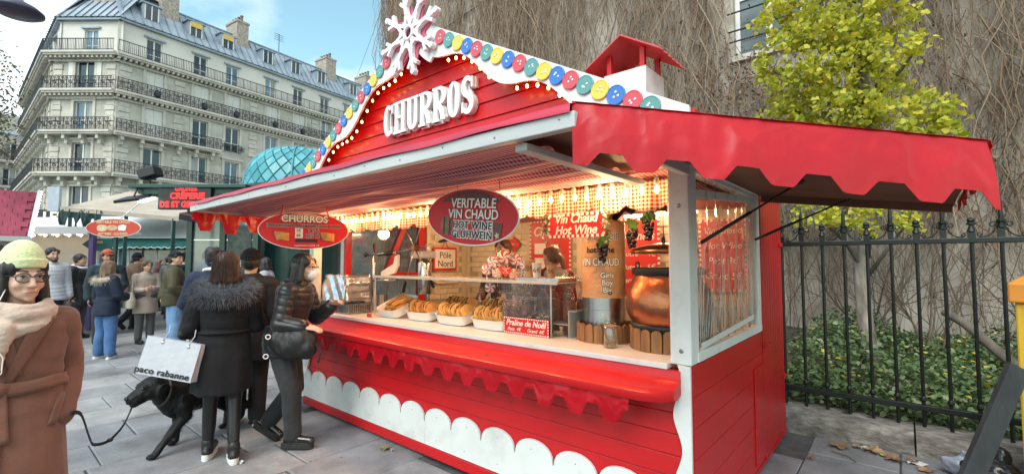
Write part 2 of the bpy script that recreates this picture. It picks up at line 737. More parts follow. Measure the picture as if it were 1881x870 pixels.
def strands(paths, r, sides=3):
  """paths (n, k, 3) array -> thin tapering tubes; returns verts, quads"""
  paths = np.asarray(paths, dtype=float)
  n, k, _ = paths.shape
  d = np.gradient(paths, axis=1)
  d /= np.linalg.norm(d, axis=2, keepdims=True) + 1e-9
  ref = np.zeros_like(d)
  ref[..., 1] = 1.0
  s = np.cross(d, ref)
  bad = np.linalg.norm(s, axis=2) < 1e-3
  s[bad] = (1, 0, 0)
  s /= np.linalg.norm(s, axis=2, keepdims=True)
  u = np.cross(d, s)
  r = np.broadcast_to(np.asarray(r, dtype=float), (n, k)) if np.ndim(r) != 1 else np.asarray(r)[:, None] * np.linspace(1, 0.5, k)[None, :]
  vs = np.empty((n, k, sides, 3))
  for j in range(sides):
    a = 2 * PI * j / sides
    vs[:, :, j] = paths + (s * math.cos(a) + u * math.sin(a)) * r[..., None]
  idx = np.arange(n * k * sides).reshape(n, k, sides)
  fs = []
  for j in range(sides):
    j2 = (j + 1) % sides
    fs.append(np.stack([idx[:, :-1, j], idx[:, :-1, j2], idx[:, 1:, j2], idx[:, 1:, j]], axis=-1).reshape(-1, 4))
  return vs.reshape(-1, 3), np.concatenate(fs)

def leaves(pos, size, rng, shape='oval', up_bias=0.0, normal=None):
  """small leaf faces at pos (n,3), random attitude; returns verts, tris (fan of 4 tris)"""
  n = len(pos)
  nr = rng.normal(size=(n, 3))
  nr[:, 2] += up_bias
  if normal is not None:
    nr += normal
  nr /= np.linalg.norm(nr, axis=1, keepdims=True)
  t = rng.normal(size=(n, 3))
  t -= nr * np.sum(t * nr, axis=1, keepdims=True)
  t /= np.linalg.norm(t, axis=1, keepdims=True)
  b = np.cross(nr, t)
  sz = size * rng.uniform(0.65, 1.25, size=n)
  if shape == 'fan':
    pts = [(0, -.5, 0), (.5, .1, .08), (.3, .42, .02), (0, .34, -.04), (-.3, .42, .02), (-.5, .1, .08)]
  elif shape == 'heart':
    pts = [(0, -.5, 0), (.36, -.1, .1), (.3, .3, .08), (0, .42, 0), (-.3, .3, .08), (-.36, -.1, .1)]
  else:
    pts = [(0, -.5, 0), (.24, -.15, .05), (.2, .2, .05), (0, .5, 0), (-.2, .2, .05), (-.24, -.15, .05)]
  k = len(pts)
  vs = np.empty((n, k, 3))
  for i, (x, y, z) in enumerate(pts):
    vs[:, i] = pos + (t * x + b * y + nr * z) * sz[:, None]
  idx = np.arange(n * k).reshape(n, k)
  fs = np.concatenate([idx[:, [0, i, i + 1]] for i in range(1, k - 1)])
  return vs.reshape(-1, 3), fs
rnd = random.Random(7)
RNG = np.random.RandomState(11)

# ------------------------------------------------------------------ ground and paving
m_ground = mat('ground_stone', (0.16, 0.165, 0.175), 0.8, 0.25, 1.5, 0.35, 60, dirt=(0.07, 0.068, 0.065), dscale=0.9, dlo=0.52, dhi=0.8)
tag(MB().add([(-900, -900, -0.018), (900, -900, -0.018), (900, 900, -0.018), (-900, 900, -0.018)], [(0, 1, 2, 3)]).build('ground', m_ground), kind='structure')

slab_mats = []
for i, c in enumerate([(0.26, 0.268, 0.285), (0.29, 0.294, 0.305), (0.235, 0.243, 0.262), (0.305, 0.306, 0.312), (0.25, 0.254, 0.265)]):
  slab_mats.append(mat('paving_stone_%d' % i, c, 0.66, 0.22, 3.2, 0.45, 60, dirt=(0.085, 0.078, 0.07), dscale=1.1, dlo=0.50, dhi=0.78, rvar=0.15, world=True, specks=((0.12, 0.118, 0.12), 24.0, 0.69)))
pav = MB()
pav.box(-17, 2.6, -4.2, 2.6, -0.10, -0.014)
pavement = pav.build('pavement', mat('joint_mortar', (0.10, 0.10, 0.10), 0.9, 0.3, 8, 0.4, 80))
tag(pavement, kind='structure')
slab_protos = []
for k in range(10):
  w, l = 0.60, (0.62, 0.78, 0.94, 1.1, 0.7)[k % 5]
  mb = MB()
  j = lambda a: rnd.uniform(-a, a)
  cs = [(-w / 2 + .006 + j(.004), -l / 2 + .006 + j(.005)), (w / 2 - .006 + j(.004), -l / 2 + .006 + j(.005)), (w / 2 - .006 + j(.004), l / 2 - .006 + j(.005)), (-w / 2 + .006 + j(.004), l / 2 - .006 + j(.005))]
  vs = [(x, y, -0.03) for x, y in cs] + [(x, y, -0.006) for x, y in cs] + [(x * .975, y * .975, 0.0) for x, y in cs]
  mb.add(vs, [(4, 5, 9, 8), (5, 6, 10, 9), (6, 7, 11, 10), (7, 4, 8, 11), (8, 9, 10, 11), (0, 1, 5, 4), (1, 2, 6, 5), (2, 3, 7, 6), (3, 0, 4, 7)])
  me = bpy.data.meshes.new('slab')
  me.from_pydata(mb.v, [], mb.f)
  me.materials.append(slab_mats[k % 5])
  slab_protos.append((me, l))
n_slab = 0
x = 2.3
row = 0
while x > -12.6:
  y = -3.6 + rnd.uniform(-0.6, 0.3)
  ymax = 2.52 if x > -0.3 else (0.15 if x > -4.6 else 2.6)
  ymin = -3.4 if x > -5 else (-2.9 if x > -8 else -2.6)
  while y < ymax:
    me, l = rnd.choice(slab_protos)
    yc = y + l / 2
    # out of the picture: below the lower edge of the frame
    depth = (x - 0.853) * -0.6454 + (yc + 2.473) * 0.7638
    side = (x - 0.853) * 0.7638 + (yc + 2.473) * 0.6454
    if yc > ymin and depth > 2.2 and abs(side) < depth * 1.25 and yc + l / 2 < ymax + 0.5:
      ob = bpy.data.objects.new('slab', me)
      COL.objects.link(ob)
      ob.parent = pavement
      ob.location = (x, yc, rnd.uniform(-0.003, 0.002))
      ob.rotation_euler = (rnd.uniform(-.004, .004), rnd.uniform(-.004, .004), rnd.choice((0, PI)))
      n_slab += 1
    y += l
  x -= 0.60
  row += 1

# ------------------------------------------------------------------ corner apartment building
m_stone = mat('limestone', (0.48, 0.45, 0.40), 0.85, 0.16, 0.8, 0.25, 9, dirt=(0.27, 0.25, 0.22), dscale=0.35, dlo=0.45, dhi=0.8, stretch=(1, 1, 1.6))
m_stone_l = mat('limestone_trim', (0.52, 0.485, 0.43), 0.85, 0.12, 1.2, 0.2, 12, dirt=(0.24, 0.23, 0.21), dscale=0.8, dlo=0.55, dhi=0.85)
m_attic = mat('attic_paint', (0.60, 0.57, 0.53), 0.8, 0.08, 0.6, 0.1, 10)
m_zinc = mat('zinc', (0.26, 0.32, 0.38), 0.45, 0.18, 0.7, 0.0, metal=0.25, dirt=(0.35, 0.40, 0.45), dscale=0.6)
m_iron = mat('wrought_iron', (0.02, 0.022, 0.03), 0.5, 0.2, 10)
m_pane = mat('window_pane', (0.03, 0.04, 0.05), 0.06, 0.5, 0.5, 0.0, spec=0.8)
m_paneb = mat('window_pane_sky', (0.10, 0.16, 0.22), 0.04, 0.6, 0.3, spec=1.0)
m_wframe = mat('window_white', (0.68, 0.68, 0.66), 0.5, 0.05, 4)
m_shut = mat('shutter_white', (0.66, 0.65, 0.62), 0.6, 0.05, 3)
m_brick = mat('chimney_brick', (0.34, 0.29, 0.25), 0.9, 0.4, 6, 0.5, 20)
m_pot = mat('chimney_pot', (0.16, 0.12, 0.11), 0.8, 0.3, 6)
m_blind = mat('blind_yellow', (0.62, 0.42, 0.12), 0.8, 0.1, 3)

BLD = empty('corner_apartment_building', (-45.28, 4.43, 0), R(7.6))
tag(BLD, 'tall pale limestone corner apartment block with iron balconies and grey zinc roof', 'building')
LV = [8.33, 11.57, 14.8, 17.75, 20.75]      # balcony slabs and eaves

class Face:
  """a facade from p0 to p1 (local), outward on the right-hand side"""

  def __init__(self, p0, p1):
    self.p0, self.p1 = Vector((p0[0], p0[1], 0)), Vector((p1[0], p1[1], 0))
    self.d = (self.p1 - self.p0)
    self.len = self.d.length
    self.d.normalize()
    self.n = Vector((self.d.y, -self.d.x, 0))

  def P(self, s, n, z):
    return self.p0 + self.d * s + self.n * n + Vector((0, 0, z))

  def box(self, mb, s0, s1, n0, n1, z0, z1):
    mb.obox(self.P((s0 + s1) / 2, (n0 + n1) / 2, (z0 + z1) / 2), self.d, -self.n, (0, 0, 1), abs(s1 - s0), abs(n1 - n0), abs(z1 - z0))

  def wall(self, mb, s0, s1, z0, z1, openings, n=0.0, deep=0.28):
    ss = sorted({s0, s1, *[o[0] for o in openings], *[o[1] for o in openings]})
    zs = sorted({z0, z1, *[o[2] for o in openings], *[o[3] for o in openings]})
    for a, b in zip(ss, ss[1:]):
      for c, d in zip(zs, zs[1:]):
        ms, mz = (a + b) / 2, (c + d) / 2
        if any(o[0] < ms < o[1] and o[2] < mz < o[3] for o in openings):
          continue
        mb.add([self.P(a, n, c), self.P(b, n, c), self.P(b, n, d), self.P(a, n, d)], [(0, 1, 2, 3)])
    for a, b, c, d in openings:
      q = [(a, c), (b, c), (b, d), (a, d)]
      for i in range(4):
        (x1, y1), (x2, y2) = q[i], q[(i + 1) % 4]
        mb.add([self.P(x1, n, y1), self.P(x1, n - deep, y1), self.P(x2, n - deep, y2), self.P(x2, n, y2)], [(0, 1, 2, 3)])

wrand = random.Random(99)
m_curtain = mat('curtained_pane', (0.30, 0.30, 0.29), 0.12, 0.35, 2.0, spec=0.7, stretch=(1, 1, .15))

def window(face, s, z0, z1, w, n, kind, parent):
  a, b = s - w / 2, s + w / 2
  mb = MB()
  t = 0.075
  nn = n - 0.2
  face.box(mb, a, a + t, nn, nn + .06, z0, z1)
  face.box(mb, b - t, b, nn, nn + .06, z0, z1)
  face.box(mb, a + t, b - t, nn, nn + .06, z0, z0 + t)
  face.box(mb, a + t, b - t, nn, nn + .06, z1 - t, z1)
  face.box(mb, s - .05, s + .05, nn, nn + .07, z0 + t, z1 - t)
  if kind in ('glass', 'sky'):
    zz = z0 + (z1 - z0) * .36
    face.box(mb, a + t, b - t, nn + .003, nn + .05, zz, zz + .05)
  wo = mb.build('window', m_wframe, parent)
  if kind == 'shut':
    for q in (0, 1):
      sb = MB()
      c0, c1 = (a + .01, s - .01) if q == 0 else (s + .01, b - .01)
      face.box(sb, c0, c1, n - .10, n - .06, z0 + .02, z1 - .02)
      zz = z0 + .1
      while zz < z1 - .1:
        face.box(sb, c0 + .05, c1 - .05, n - .06, n - .045, zz, zz + .035)
        zz += .075
      sb.build('shutter', m_shut, wo)
  else:
    for q in (0, 1):
      pb = MB()
      c0, c1 = (a + t, s - .05) if q == 0 else (s + .05, b - t)
      face.box(pb, c0, c1, nn + .015, nn + .025, z0 + t, z1 - t)
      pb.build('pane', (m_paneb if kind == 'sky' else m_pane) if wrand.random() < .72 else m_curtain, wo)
    if kind == 'open_shutters':
      for q in (-1, 1):
        sb = MB()
        c = a - .28 if q < 0 else b + .28
        face.box(sb, c - .26, c + .26, n + .02, n + .06, z0, z1)
        sb.build('shutter', m_shut, wo)
  return wo

def surround(face, mb, s, z0, z1, w, n, hood=True):
  a, b = s - w / 2, s + w / 2
  face.box(mb, a - .2, a - .0, n - .02, n + .07, z0, z1 + .0)
  face.box(mb, b + .0, b + .2, n - .02, n + .07, z0, z1 + .0)
  face.box(mb, a - .2, b + .2, n - .02, n + .075, z1, z1 + .2)
  if hood:
    face.box(mb, a - .32, b + .32, n - .02, n + .22, z1 + .2, z1 + .32)
    face.box(mb, a - .26, b + .26, n - .02, n + .13, z1 + .12, z1 + .2)

def railing(face, s0, s1, n, z, h, parent, ornate=True, name='railing'):
  mb = MB()
  face.box(mb, s0, s1, n - .03, n + .03, z + h - .05, z + h)
  face.box(mb, s0, s1, n - .02, n + .02, z + .06, z + .10)
  if ornate:
    face.box(mb, s0, s1, n - .015, n + .015, z + .22, z + .245)
    face.box(mb, s0, s1, n - .015, n + .015, z + h - .2, z + h - .175)
  s = s0
  step = 0.62
  while s < s1 - .05:
    face.box(mb, s, s + .04, n - .02, n + .02, z, z + h - .05)
    if ornate:
      c = s + step / 2
      for rr, zz in ((.15, .5), (.085, .5)):
        mb.torus(face.P(c, n, z + zz * h / .95), rr, .022, face.n, 8, 3)
      for sg in (-1, 1):
        mb.torus(face.P(c + sg * .2, n, z + .36 * h), .07, .018, face.n, 6, 3)
        mb.torus(face.P(c + sg * .2, n, z + .68 * h), .07, .018, face.n, 6, 3)
      mb.bar(face.P(c, n, z + .1), face.P(c, n, z + h - .05), .03, .03)
      for q in range(4):
        face.box(mb, c - .23 + q * .15, c - .21 + q * .15, n - .01, n + .01, z + h - .2, z + h - .05)
    else:
      for q in range(1, 5):
        face.box(mb, s + q * step / 5, s + q * step / 5 + .022, n - .01, n + .01, z + .1, z + h - .05)
    s += step
  return mb.build(name, m_iron, parent)

def balcony(face, s0, s1, z, proj, parent, ornate=True, h=0.98, consoles=True, dentil=True):
  mb = MB()
  face.box(mb, s0, s1, -0.02, proj, z - .16, z)
  face.box(mb, s0, s1, -0.02, proj - .1, z - .30, z - .16)
  if dentil:
    s = s0 + .1
    while s < s1 - .15:
      face.box(mb, s, s + .16, -0.02, proj - .2, z - .48, z - .30)
      s += .36
    face.box(mb, s0, s1, -0.02, .18, z - .66, z - .48)
  if consoles:
    s = s0 + .4
    while s < s1 - .3:
      face.box(mb, s, s + .22, -0.02, proj * .75, z - .62, z - .30)
      face.box(mb, s, s + .22, -0.02, proj * .45, z - .95, z - .62)
      s += 1.3
  b = mb.build('balcony', m_stone_l, parent)
  railing(face, s0 + .05, s1 - .05, proj - .08, z, h, b, ornate)
  return b

def pilaster(face, mb, s, z0, z1, w=.62):
  z = z0
  i = 0
  while z < z1 - .05:
    h = min(.42, z1 - z)
    e = .10 if i % 2 == 0 else .05
    face.box(mb, s - w / 2 - (e - .05), s + w / 2 + (e - .05), -.02, e, z, z + h - .05)
    z += h
    i += 1

F_R = Face((0, 0), (0, 27))
F_C = Face((-4.3, -2.7), (0, 0))
F_L = Face((-22.2, -.68), (-4.3, -2.7))
bays = {id(F_R): [2.45, 5.9, 8.6, 12.3, 15.3, 18.5, 21.6, 24.8], id(F_C): [2.55], id(F_L): [3, 6, 9, 12, 15.2]}
kinds = {
  id(F_R): [['glass', 'glass', 'sky', 'glass', 'sky', 'glass', 'glass', 'glass'], ['shut', 'glass', 'glass', 'sky', 'sky', 'glass', 'sky', 'glass'], ['shut', 'shut', 'shut', 'shut', 'shut', 'sky', 'shut', 'glass'], ['glass', 'glass', 'sky', 'sky', 'glass', 'glass', 'sky', 'glass']],
  id(F_C): [['glass'], ['sky'], ['open_shutters'], ['sky']],
  id(F_L): [['glass'] * 5] * 4}
for F in (F_R, F_C, F_L):
  bl = bays[id(F)]
  ops = []
  W = 1.25 if F is not F_C else 1.5
  for fl in range(3):
    for s in bl:
      ops.append((s - W / 2, s + W / 2, LV[fl] + .12, LV[fl] + 2.42))
  for s in bl:
    ops.append((s - W / 2, s + W / 2, 5.1, 7.4))
  wl = MB()
  F.wall(wl, 0, F.len, 0, LV[3], ops)
  F.box(wl, 0, F.len, -.5, -.45, 0, LV[3])
  wl.build('wall', m_stone, BLD)
  tr = MB()
  for i, s in enumerate(bl):
    for fl in range(3):
      window(F, s, LV[fl] + .12, LV[fl] + 2.42, W, 0, kinds[id(F)][fl][i], BLD)
      surround(F, tr, s, LV[fl] + .12, LV[fl] + 2.42, W, 0, hood=fl < 2)
    window(F, s, 5.1, 7.4, W, 0, 'glass', BLD)
    surround(F, tr, s, 5.1, 7.4, W, 0)
  edges = [0.45, F.len - .45] if F is F_C else [0.5] + ([4.2, 10.45, 17.0, 23.2] if F is F_R else [F.len - .6, 7.5])
  for s in edges:
    for fl in range(3):
      pilaster(F, tr, s, LV[fl] + .05, LV[fl + 1] - .75)
    pilaster(F, tr, s, 4.4, LV[0] - 1.0)
  F.box(tr, 0, F.len, -.02, .12, LV[0] - 1.0, LV[0] - .85)
  F.box(tr, 0, F.len, -.02, .09, 4.1, 4.4)
  if F is F_R:
    F.box(tr, 12.0, F.len, -.02, .14, LV[1] - .3, LV[1] - .05)
  tr.build('stone_trim', m_stone_l, BLD)
  balcony(F, -.25, F.len + .25, LV[0], .95, BLD, dentil=False)
  if F is F_R:
    balcony(F, -.2, 7.4, LV[1], .8, BLD, dentil=False)
    for s in bl[1:]:
      if s > 7.4:
        railing(F, s - .75, s + .75, .2, LV[1] + .1, .75, BLD)
  else:
    balcony(F, -.2, F.len + .2, LV[1], .8, BLD, dentil=False)
  balcony(F, -.2, F.len + .2, LV[2], .7, BLD, consoles=False)
  balcony(F, -.25, F.len + .25, LV[3], .75, BLD, ornate=False, consoles=False, h=.95)
  # set-back attic storey
  ao = [(s - .55, s + .55, LV[3] + .15, LV[3] + 2.15) for s in bl]
  al = MB()
  F.wall(al, 0, F.len, LV[3], LV[4], ao, n=-.35, deep=.2)
  al.build('attic_wall', m_attic, BLD)
  at = MB()
  for i, s in enumerate(bl):
    window(F, s, LV[3] + .15, LV[3] + 2.15, 1.1, -.35, kinds[id(F)][3][i], BLD)
    F.box(at, s - .75, s + .75, -.36, -.2, LV[3] + 2.2, LV[3] + 2.34)
  F.box(at, 0, F.len, -.36, -.05, LV[4] - .18, LV[4])
  s = .1
  while s < F.len:
    F.box(at, s, s + .12, -.36, .02, LV[4] - .02, LV[4] + .12)
    s += .42
  at.build('attic_trim', m_zinc, BLD)
  # mansard slope
  rf = MB()
  sl = 2.2
  z0, z1 = LV[4] + .02, LV[4] + 3.1
  ext = 0.0
  rf.add([F.P(-ext, .05, z0), F.P(F.len + ext, .05, z0), F.P(F.len + ext, -sl, z1), F.P(-ext, -sl, z1)], [(0, 1, 2, 3)])
  rf.add([F.P(0, -sl, z1), F.P(F.len, -sl, z1), F.P(F.len, -sl - 4, z1 + .6), F.P(0, -sl - 4, z1 + .6)], [(0, 1, 2, 3)])
  roof = rf.build('roof', m_zinc, BLD)
  sm = MB()
  s = .3
  while s < F.len:
    sm.bar(F.P(s, .08, z0 + .03), F.P(s, -sl + .03, z1 + .03), .05, .07)
    s += .62
  sm.bar(F.P(0, -sl, z1 + .04), F.P(F.len, -sl, z1 + .04), .16, .12)
  sm.build('roof_seam', mat('zinc_seam', (0.20, 0.25, 0.31), 0.5, 0.1, 2, metal=0.25), roof)
  if F is F_R:
    for i, s in enumerate([2.2, 5.5, 8.2, 12.0, 15.0, 18.1, 22.4]):
      dm = MB()
      F.box(dm, s - .62, s + .62, -1.7, -.5, z0 + .75, z0 + 2.05)
      F.box(dm, s - .75, s + .75, -1.9, -.38, z0 + 2.05, z0 + 2.18)
      dorm = dm.build('dormer', m_zinc, BLD)
      fm = MB()
      F.box(fm, s - .5, s - .42, -.5, -.46, z0 + .8, z0 + 2.0)
      F.box(fm, s + .42, s + .5, -.5, -.46, z0 + .8, z0 + 2.0)
      F.box(fm, s - .04, s + .04, -.5, -.46, z0 + .8, z0 + 2.0)
      fm.build('frame', m_wframe, dorm)
      pm = MB()
      F.box(pm, s - .42, s + .42, -.5, -.475, z0 + .8, z0 + 2.0)
      pm.build('pane', m_pane, dorm)
      if i in (1, 2):
        bm_ = MB()
        F.box(bm_, s - .45, s + .45, -.46, -.36, z0 + 1.55, z0 + 2.02)
        bm_.build('blind', m_blind, dorm)
    for (s, h, w) in [(3.8, 1.7, 1.3), (9.9, 1.8, 1.1), (19.9, 1.9, 1.3), (25.5, 1.7, 1.2)]:
      cm = MB()
      F.box(cm, s - w / 2, s + w / 2, -3.4, -1.3, z0 + 1.4, z1 + h * .75)
      F.box(cm, s - w / 2 - .08, s + w / 2 + .08, -3.45, -1.25, z1 + h * .75 - .2, z1 + h * .75)
      ch = cm.build('chimney', m_brick, BLD)
      for q in range(4):
        pm = MB()
        pm.lathe([(.14, 0), (.12, .5), (.16, .55), (.16, .62)], F.P(s, -3.1 + q * .5, z1 + h * .75), 8)
        pm.build('chimney_pot', m_pot, ch)
    # flower pots on the second balcony, antenna
    for s in (2.4, 5.9, 8.6, 12.3, 15.3):
      fp = MB()
      fp.ball(F.P(s + .1, .45, LV[2] + .42), .26, .26, .34, 8, 6)
      fp.build('balcony_planter', m_iron, BLD)
    an = MB()
    an.bar(F.P(14.2, -2.4, z1), F.P(14.2, -2.4, z1 + 2.2), .05, .05)
    for q in range(4):
      an.bar(F.P(13.7, -2.4, z1 + 1.5 + q * .2), F.P(14.7, -2.4, z1 + 1.5 + q * .2), .03, .03)
    an.build('antenna', m_iron, BLD)
  if F is F_C:
    cm = MB()
    F.box(cm, 1.6, 3.7, -3.4, -1.4, z0 + 1.0, z1 + 2.0)
    cm.build('chimney', m_brick, BLD)
back = MB()
back.box(-20, -4.2, 1.0, 26, 0.1, LV[4] + 2.9)
back.build('core_wall', m_stone, BLD)

# farther house behind the stall gable, and one down the side street
FAR = empty('distant_house', (-47.5, 38, 0), R(7))
tag(FAR, 'distant grey stone house with chimney stacks beyond the apartment block roof', 'building')
fmB = MB()
fmB.box(-8, 0, -6, 14, 0, 19)
fmB.build('wall', m_stone, FAR)
f2 = MB()
f2.prism([(0, 0), (9, 0), (6.5, 3.2), (2.5, 3.2)], (-8.5, -6, 19), (1, 0, 0), (0, 0, 1), -20)
f2.build('roof', m_zinc, FAR)
for yy in (-4, 2.5, 8):
  c_ = MB()
  c_.box(-5.5, -2.5, yy, yy + 1.4, 21, 25)
  cc = c_.build('chimney', m_brick, FAR)
  for q in range(4):
    MB().lathe([(.2, 0), (.16, .9), (.22, 1.0)], (-5 + q * .7, yy + .7, 25), 8).build('chimney_pot', m_pot, cc)

SIDE = empty('side_street_house', (-90, -11.0, 0), R(4))
tag(SIDE, 'pale balconied house farther down the side street at the picture edge', 'building')
F_S = Face((-14, 0), (4, 0))
F_S2 = Face((4, 0), (4, 14))
for F in (F_S, F_S2):
  wl = MB()
  bl = [2.2 + 3.0 * i for i in range(int(F.len / 3.0))]
  ops = [(s - .6, s + .6, z + .1, z + 2.3) for s in bl for z in (4.6, 7.9, 11.2, 14.5)]
  F.wall(wl, 0, F.len, 0, 18, ops)
  wl.build('wall', m_stone, SIDE)
  for s in bl:
    for z in (4.6, 7.9, 11.2, 14.5):
      window(F, s, z + .1, z + 2.3, 1.2, 0, 'glass', SIDE)
  for z in (7.9, 11.2, 14.5):
    balcony(F, 0, F.len, z, .7, SIDE, dentil=False)
  rf = MB()
  rf.add([F.P(0, .1, 18), F.P(F.len, .1, 18), F.P(F.len, -2.2, 21), F.P(0, -2.2, 21)], [(0, 1, 2, 3)])
  rf.build('roof', m_zinc, SIDE)
MB().box(-14, 3.7, 0.3, 14, 0.1, 20.5).build('core_wall', m_stone, SIDE)

# ------------------------------------------------------------------ ivy wall with a window
WY = 8.0
m_plaster = mat('old_plaster', (0.52, 0.47, 0.41), 0.92, 0.2, 0.7, 0.5, 14, dirt=(0.26, 0.22, 0.18), dscale=0.9, dlo=0.45, dhi=0.72)
IVW = empty('ivy_clad_gable_wall', (-4, WY, 0))
tag(IVW, 'tall blank plaster wall of a house covered with bare creeper stems', 'wall')
F_W = Face((-10.6, 0), (26, 0))           # local: world x = local - 4
ops = [(10.6 + 4 - 1.72, 10.6 + 4 - .42, 5.95, 8.4)]
wl = MB()
F_W.wall(wl, 0, F_W.len, 0, 18, ops, deep=.35)
wl.add([(-10.6, 0, 0), (-10.6, 0, 18), (-10.6, 9, 18), (-10.6, 9, 0)], [(0, 1, 2, 3)])
wl.build('wall', m_plaster, IVW)
wb = MB()
a, b, c, d = ops[0]
F_W.box(wb, a, a + .09, -.25, -.15, c, d)
F_W.box(wb, b - .09, b, -.25, -.15, c, d)
F_W.box(wb, (a + b) / 2 - .06, (a + b) / 2 + .06, -.25, -.14, c, d)
F_W.box(wb, a, b, -.25, -.15, c, c + .09)
F_W.box(wb, a, b, -.25, -.15, d - .09, d)
F_W.box(wb, a, b, -.25, -.17, c + 1.3, c + 1.36)
wn = wb.build('window', m_wframe, IVW)
for q in (0, 1):
  pb = MB()
  s0_ = a + .09 if q == 0 else (a + b) / 2 + .06
  s1_ = (a + b) / 2 - .06 if q == 0 else b - .09
  F_W.box(pb, s0_, s1_, -.22, -.21, c + .09, d - .09)
  pb.build('pane', mat('window_grey_pane', (0.10, 0.11, 0.11), 0.08, 0.4, 1.2, spec=0.9), wn)
sb = MB()
F_W.box(sb, a - .1, b + .1, -.2, .12, c - .12, c)
sb.build('sill', m_stone_l, wn)
rb = MB()
for zz in (.32, .55, .95):
  rb.tube([F_W.P(a - .1, .1, c + zz), F_W.P(b + .1, .1, c + zz)], .018, 6)
rb.build('guard_rail', m_iron, wn)
cb = MB()
cb.tube([F_W.P(2.6, .06, 9.6), F_W.P(9, .06, 10.4)], .02, 6)
cb.build('cable', m_iron, IVW)

# bare creeper stems: uncountable, one mass
def vines(n, seed, r0, r1, zlo=0.2, zhi=15, drift=.35, hang=0.12, length=(1.2, 4.5), x0=-14.7, x1=9.0):
  g = np.random.RandomState(seed)
  k = 8
  xs = g.uniform(x0, x1, n)
  zs = g.uniform(zlo + 1.0, zhi, n)
  ln = g.uniform(length[0], length[1], n)
  t = np.linspace(0, 1, k)
  P = np.zeros((n, k, 3))
  wob = np.cumsum(g.normal(size=(n, k)) * drift / k, axis=1) * 3.4
  P[:, :, 0] = xs[:, None] + wob + g.normal(size=n)[:, None] * drift * t[None]
  P[:, :, 1] = WY - .03 - np.abs(g.normal(size=(n, 1))) * hang - np.abs(np.cumsum(g.normal(size=(n, k)) * .02, axis=1)) - .05 * np.sin(t * PI)[None]
  P[:, :, 2] = np.maximum(.1, zs[:, None] - ln[:, None] * t[None] + np.cumsum(g.normal(size=(n, k)) * .03, axis=1))
  # keep the window clear
  wx = (P[:, :, 0] > -1.72) & (P[:, :, 0] < -.42) & (P[:, :, 2] > 5.95)
  keep = ~wx.any(axis=1)
  # patches where the plaster shows through
  patch = np.sin(xs * 1.1 + 1.0) + np.sin(zs * 1.3 + xs * .6) + np.sin(xs * 2.3 - zs * .8)
  low = zs < 2.6
  keep &= ~((patch > 1.55) & (g.uniform(size=n) < .8)) & ~(low & (g.uniform(size=n) < .88))
  return strands(P[keep], g.uniform(r0, r1, n)[keep], 3)

m_vine = leaf_mat('creeper_stems', [(0.09, 0.052, 0.034), (0.24, 0.155, 0.10), (0.37, 0.265, 0.185), (0.16, 0.095, 0.06), (0.42, 0.325, 0.24), (0.07, 0.04, 0.027)], transl=0.0, rough=0.9)  # darkest tones put the shadows between stems into the colour
v1, f1 = vines(9200, 5, .0045, .0115)
v2, f2_ = vines(420, 9, .009, .020, drift=.6, length=(2.5, 7))
g = np.random.RandomState(66)                      # mat of short twigs behind the hanging stems
nt_ = 12000
tx, tz = g.uniform(-14.6, 8.5, nt_), g.uniform(1.8, 13.5, nt_)
tw = np.zeros((nt_, 4, 3))
an = g.normal(size=nt_) * .9 - PI / 2
ln_ = g.uniform(.15, .55, nt_)
for k_ in range(4):
  t_ = k_ / 3
  tw[:, k_, 0] = tx + np.cos(an) * ln_ * t_ + g.normal(size=nt_) * .015
  tw[:, k_, 1] = WY - .02 - np.abs(g.normal(size=nt_)) * .06 - .05 * t_
  tw[:, k_, 2] = tz + np.sin(an) * ln_ * t_ - .08 * t_ * t_
okw = ~((tw[:, :, 0] > -1.75) & (tw[:, :, 0] < -.40) & (tw[:, :, 2] > 5.9)).any(axis=1) & ((np.sin(tx * 1.1 + 1.0) + np.sin(tz * 1.3 + tx * .6) + np.sin(tx * 2.3 - tz * .8)) < 1.7)
v3, f3 = strands(tw[okw], g.uniform(.004, .009, nt_)[okw], 3)
ivy = np_mesh('creeper_stems', np.concatenate([v1, v2, v3]), np.concatenate([f1, f2_ + len(v1), f3 + len(v1) + len(v2)]), m_vine)
tag(ivy, 'tangle of bare brown creeper stems hanging over the plaster wall', 'creeper', kind='stuff')
g = np.random.RandomState(4)
pos = np.stack([g.uniform(-14.5, 8, 3600), WY - np.abs(g.normal(size=3600)) * .18 - .05, g.uniform(2.2, 13, 3600)], axis=1)
keepl = ~((pos[:, 0] > -1.8) & (pos[:, 0] < -.3) & (pos[:, 2] > 5.8)) & (np.sin(pos[:, 0] * 1.3) + np.sin(pos[:, 2] * 1.7 + pos[:, 0]) > -.3)
pos = pos[keepl]
ext = np.stack([g.normal(size=700) * .55 - 1.35, WY - .12 - np.abs(g.normal(size=700)) * .2, g.normal(size=700) * .5 + 5.15], axis=1)
pos = np.concatenate([pos, ext])
lv_, lf_ = leaves(pos, .085, g, 'oval')
dl = np_mesh('dry_leaves', lv_, lf_, leaf_mat('dry_creeper_leaf', [(0.16, 0.09, 0.05), (0.28, 0.16, 0.09), (0.09, 0.055, 0.035), (0.22, 0.17, 0.11)], 0.15, 0.8))
tag(dl, 'shrivelled brown creeper leaves clinging to the wall stems', 'dry leaves', kind='stuff')

# ------------------------------------------------------------------ garden behind the fence
m_soil = mat('garden_soil', (0.055, 0.042, 0.032), 0.95, 0.4, 3, 0.8, 30)
gm = MB()
gx = np.linspace(-6, 9, 40)
gy = np.linspace(2.86, 8.2, 24)
grid = []
for y in gy:
  rowp = []
  for x in gx:
    h = .14 + .16 * ((y - 2.86) / 5.3) + .05 * math.sin(x * 2.1 + y * 1.3) * math.sin(y * 1.7)
    rowp.append((x, y, h))
  grid.append(rowp)
gm.sheet(grid)
tag(gm.build('garden_bed', m_soil, smooth=True), kind='structure')

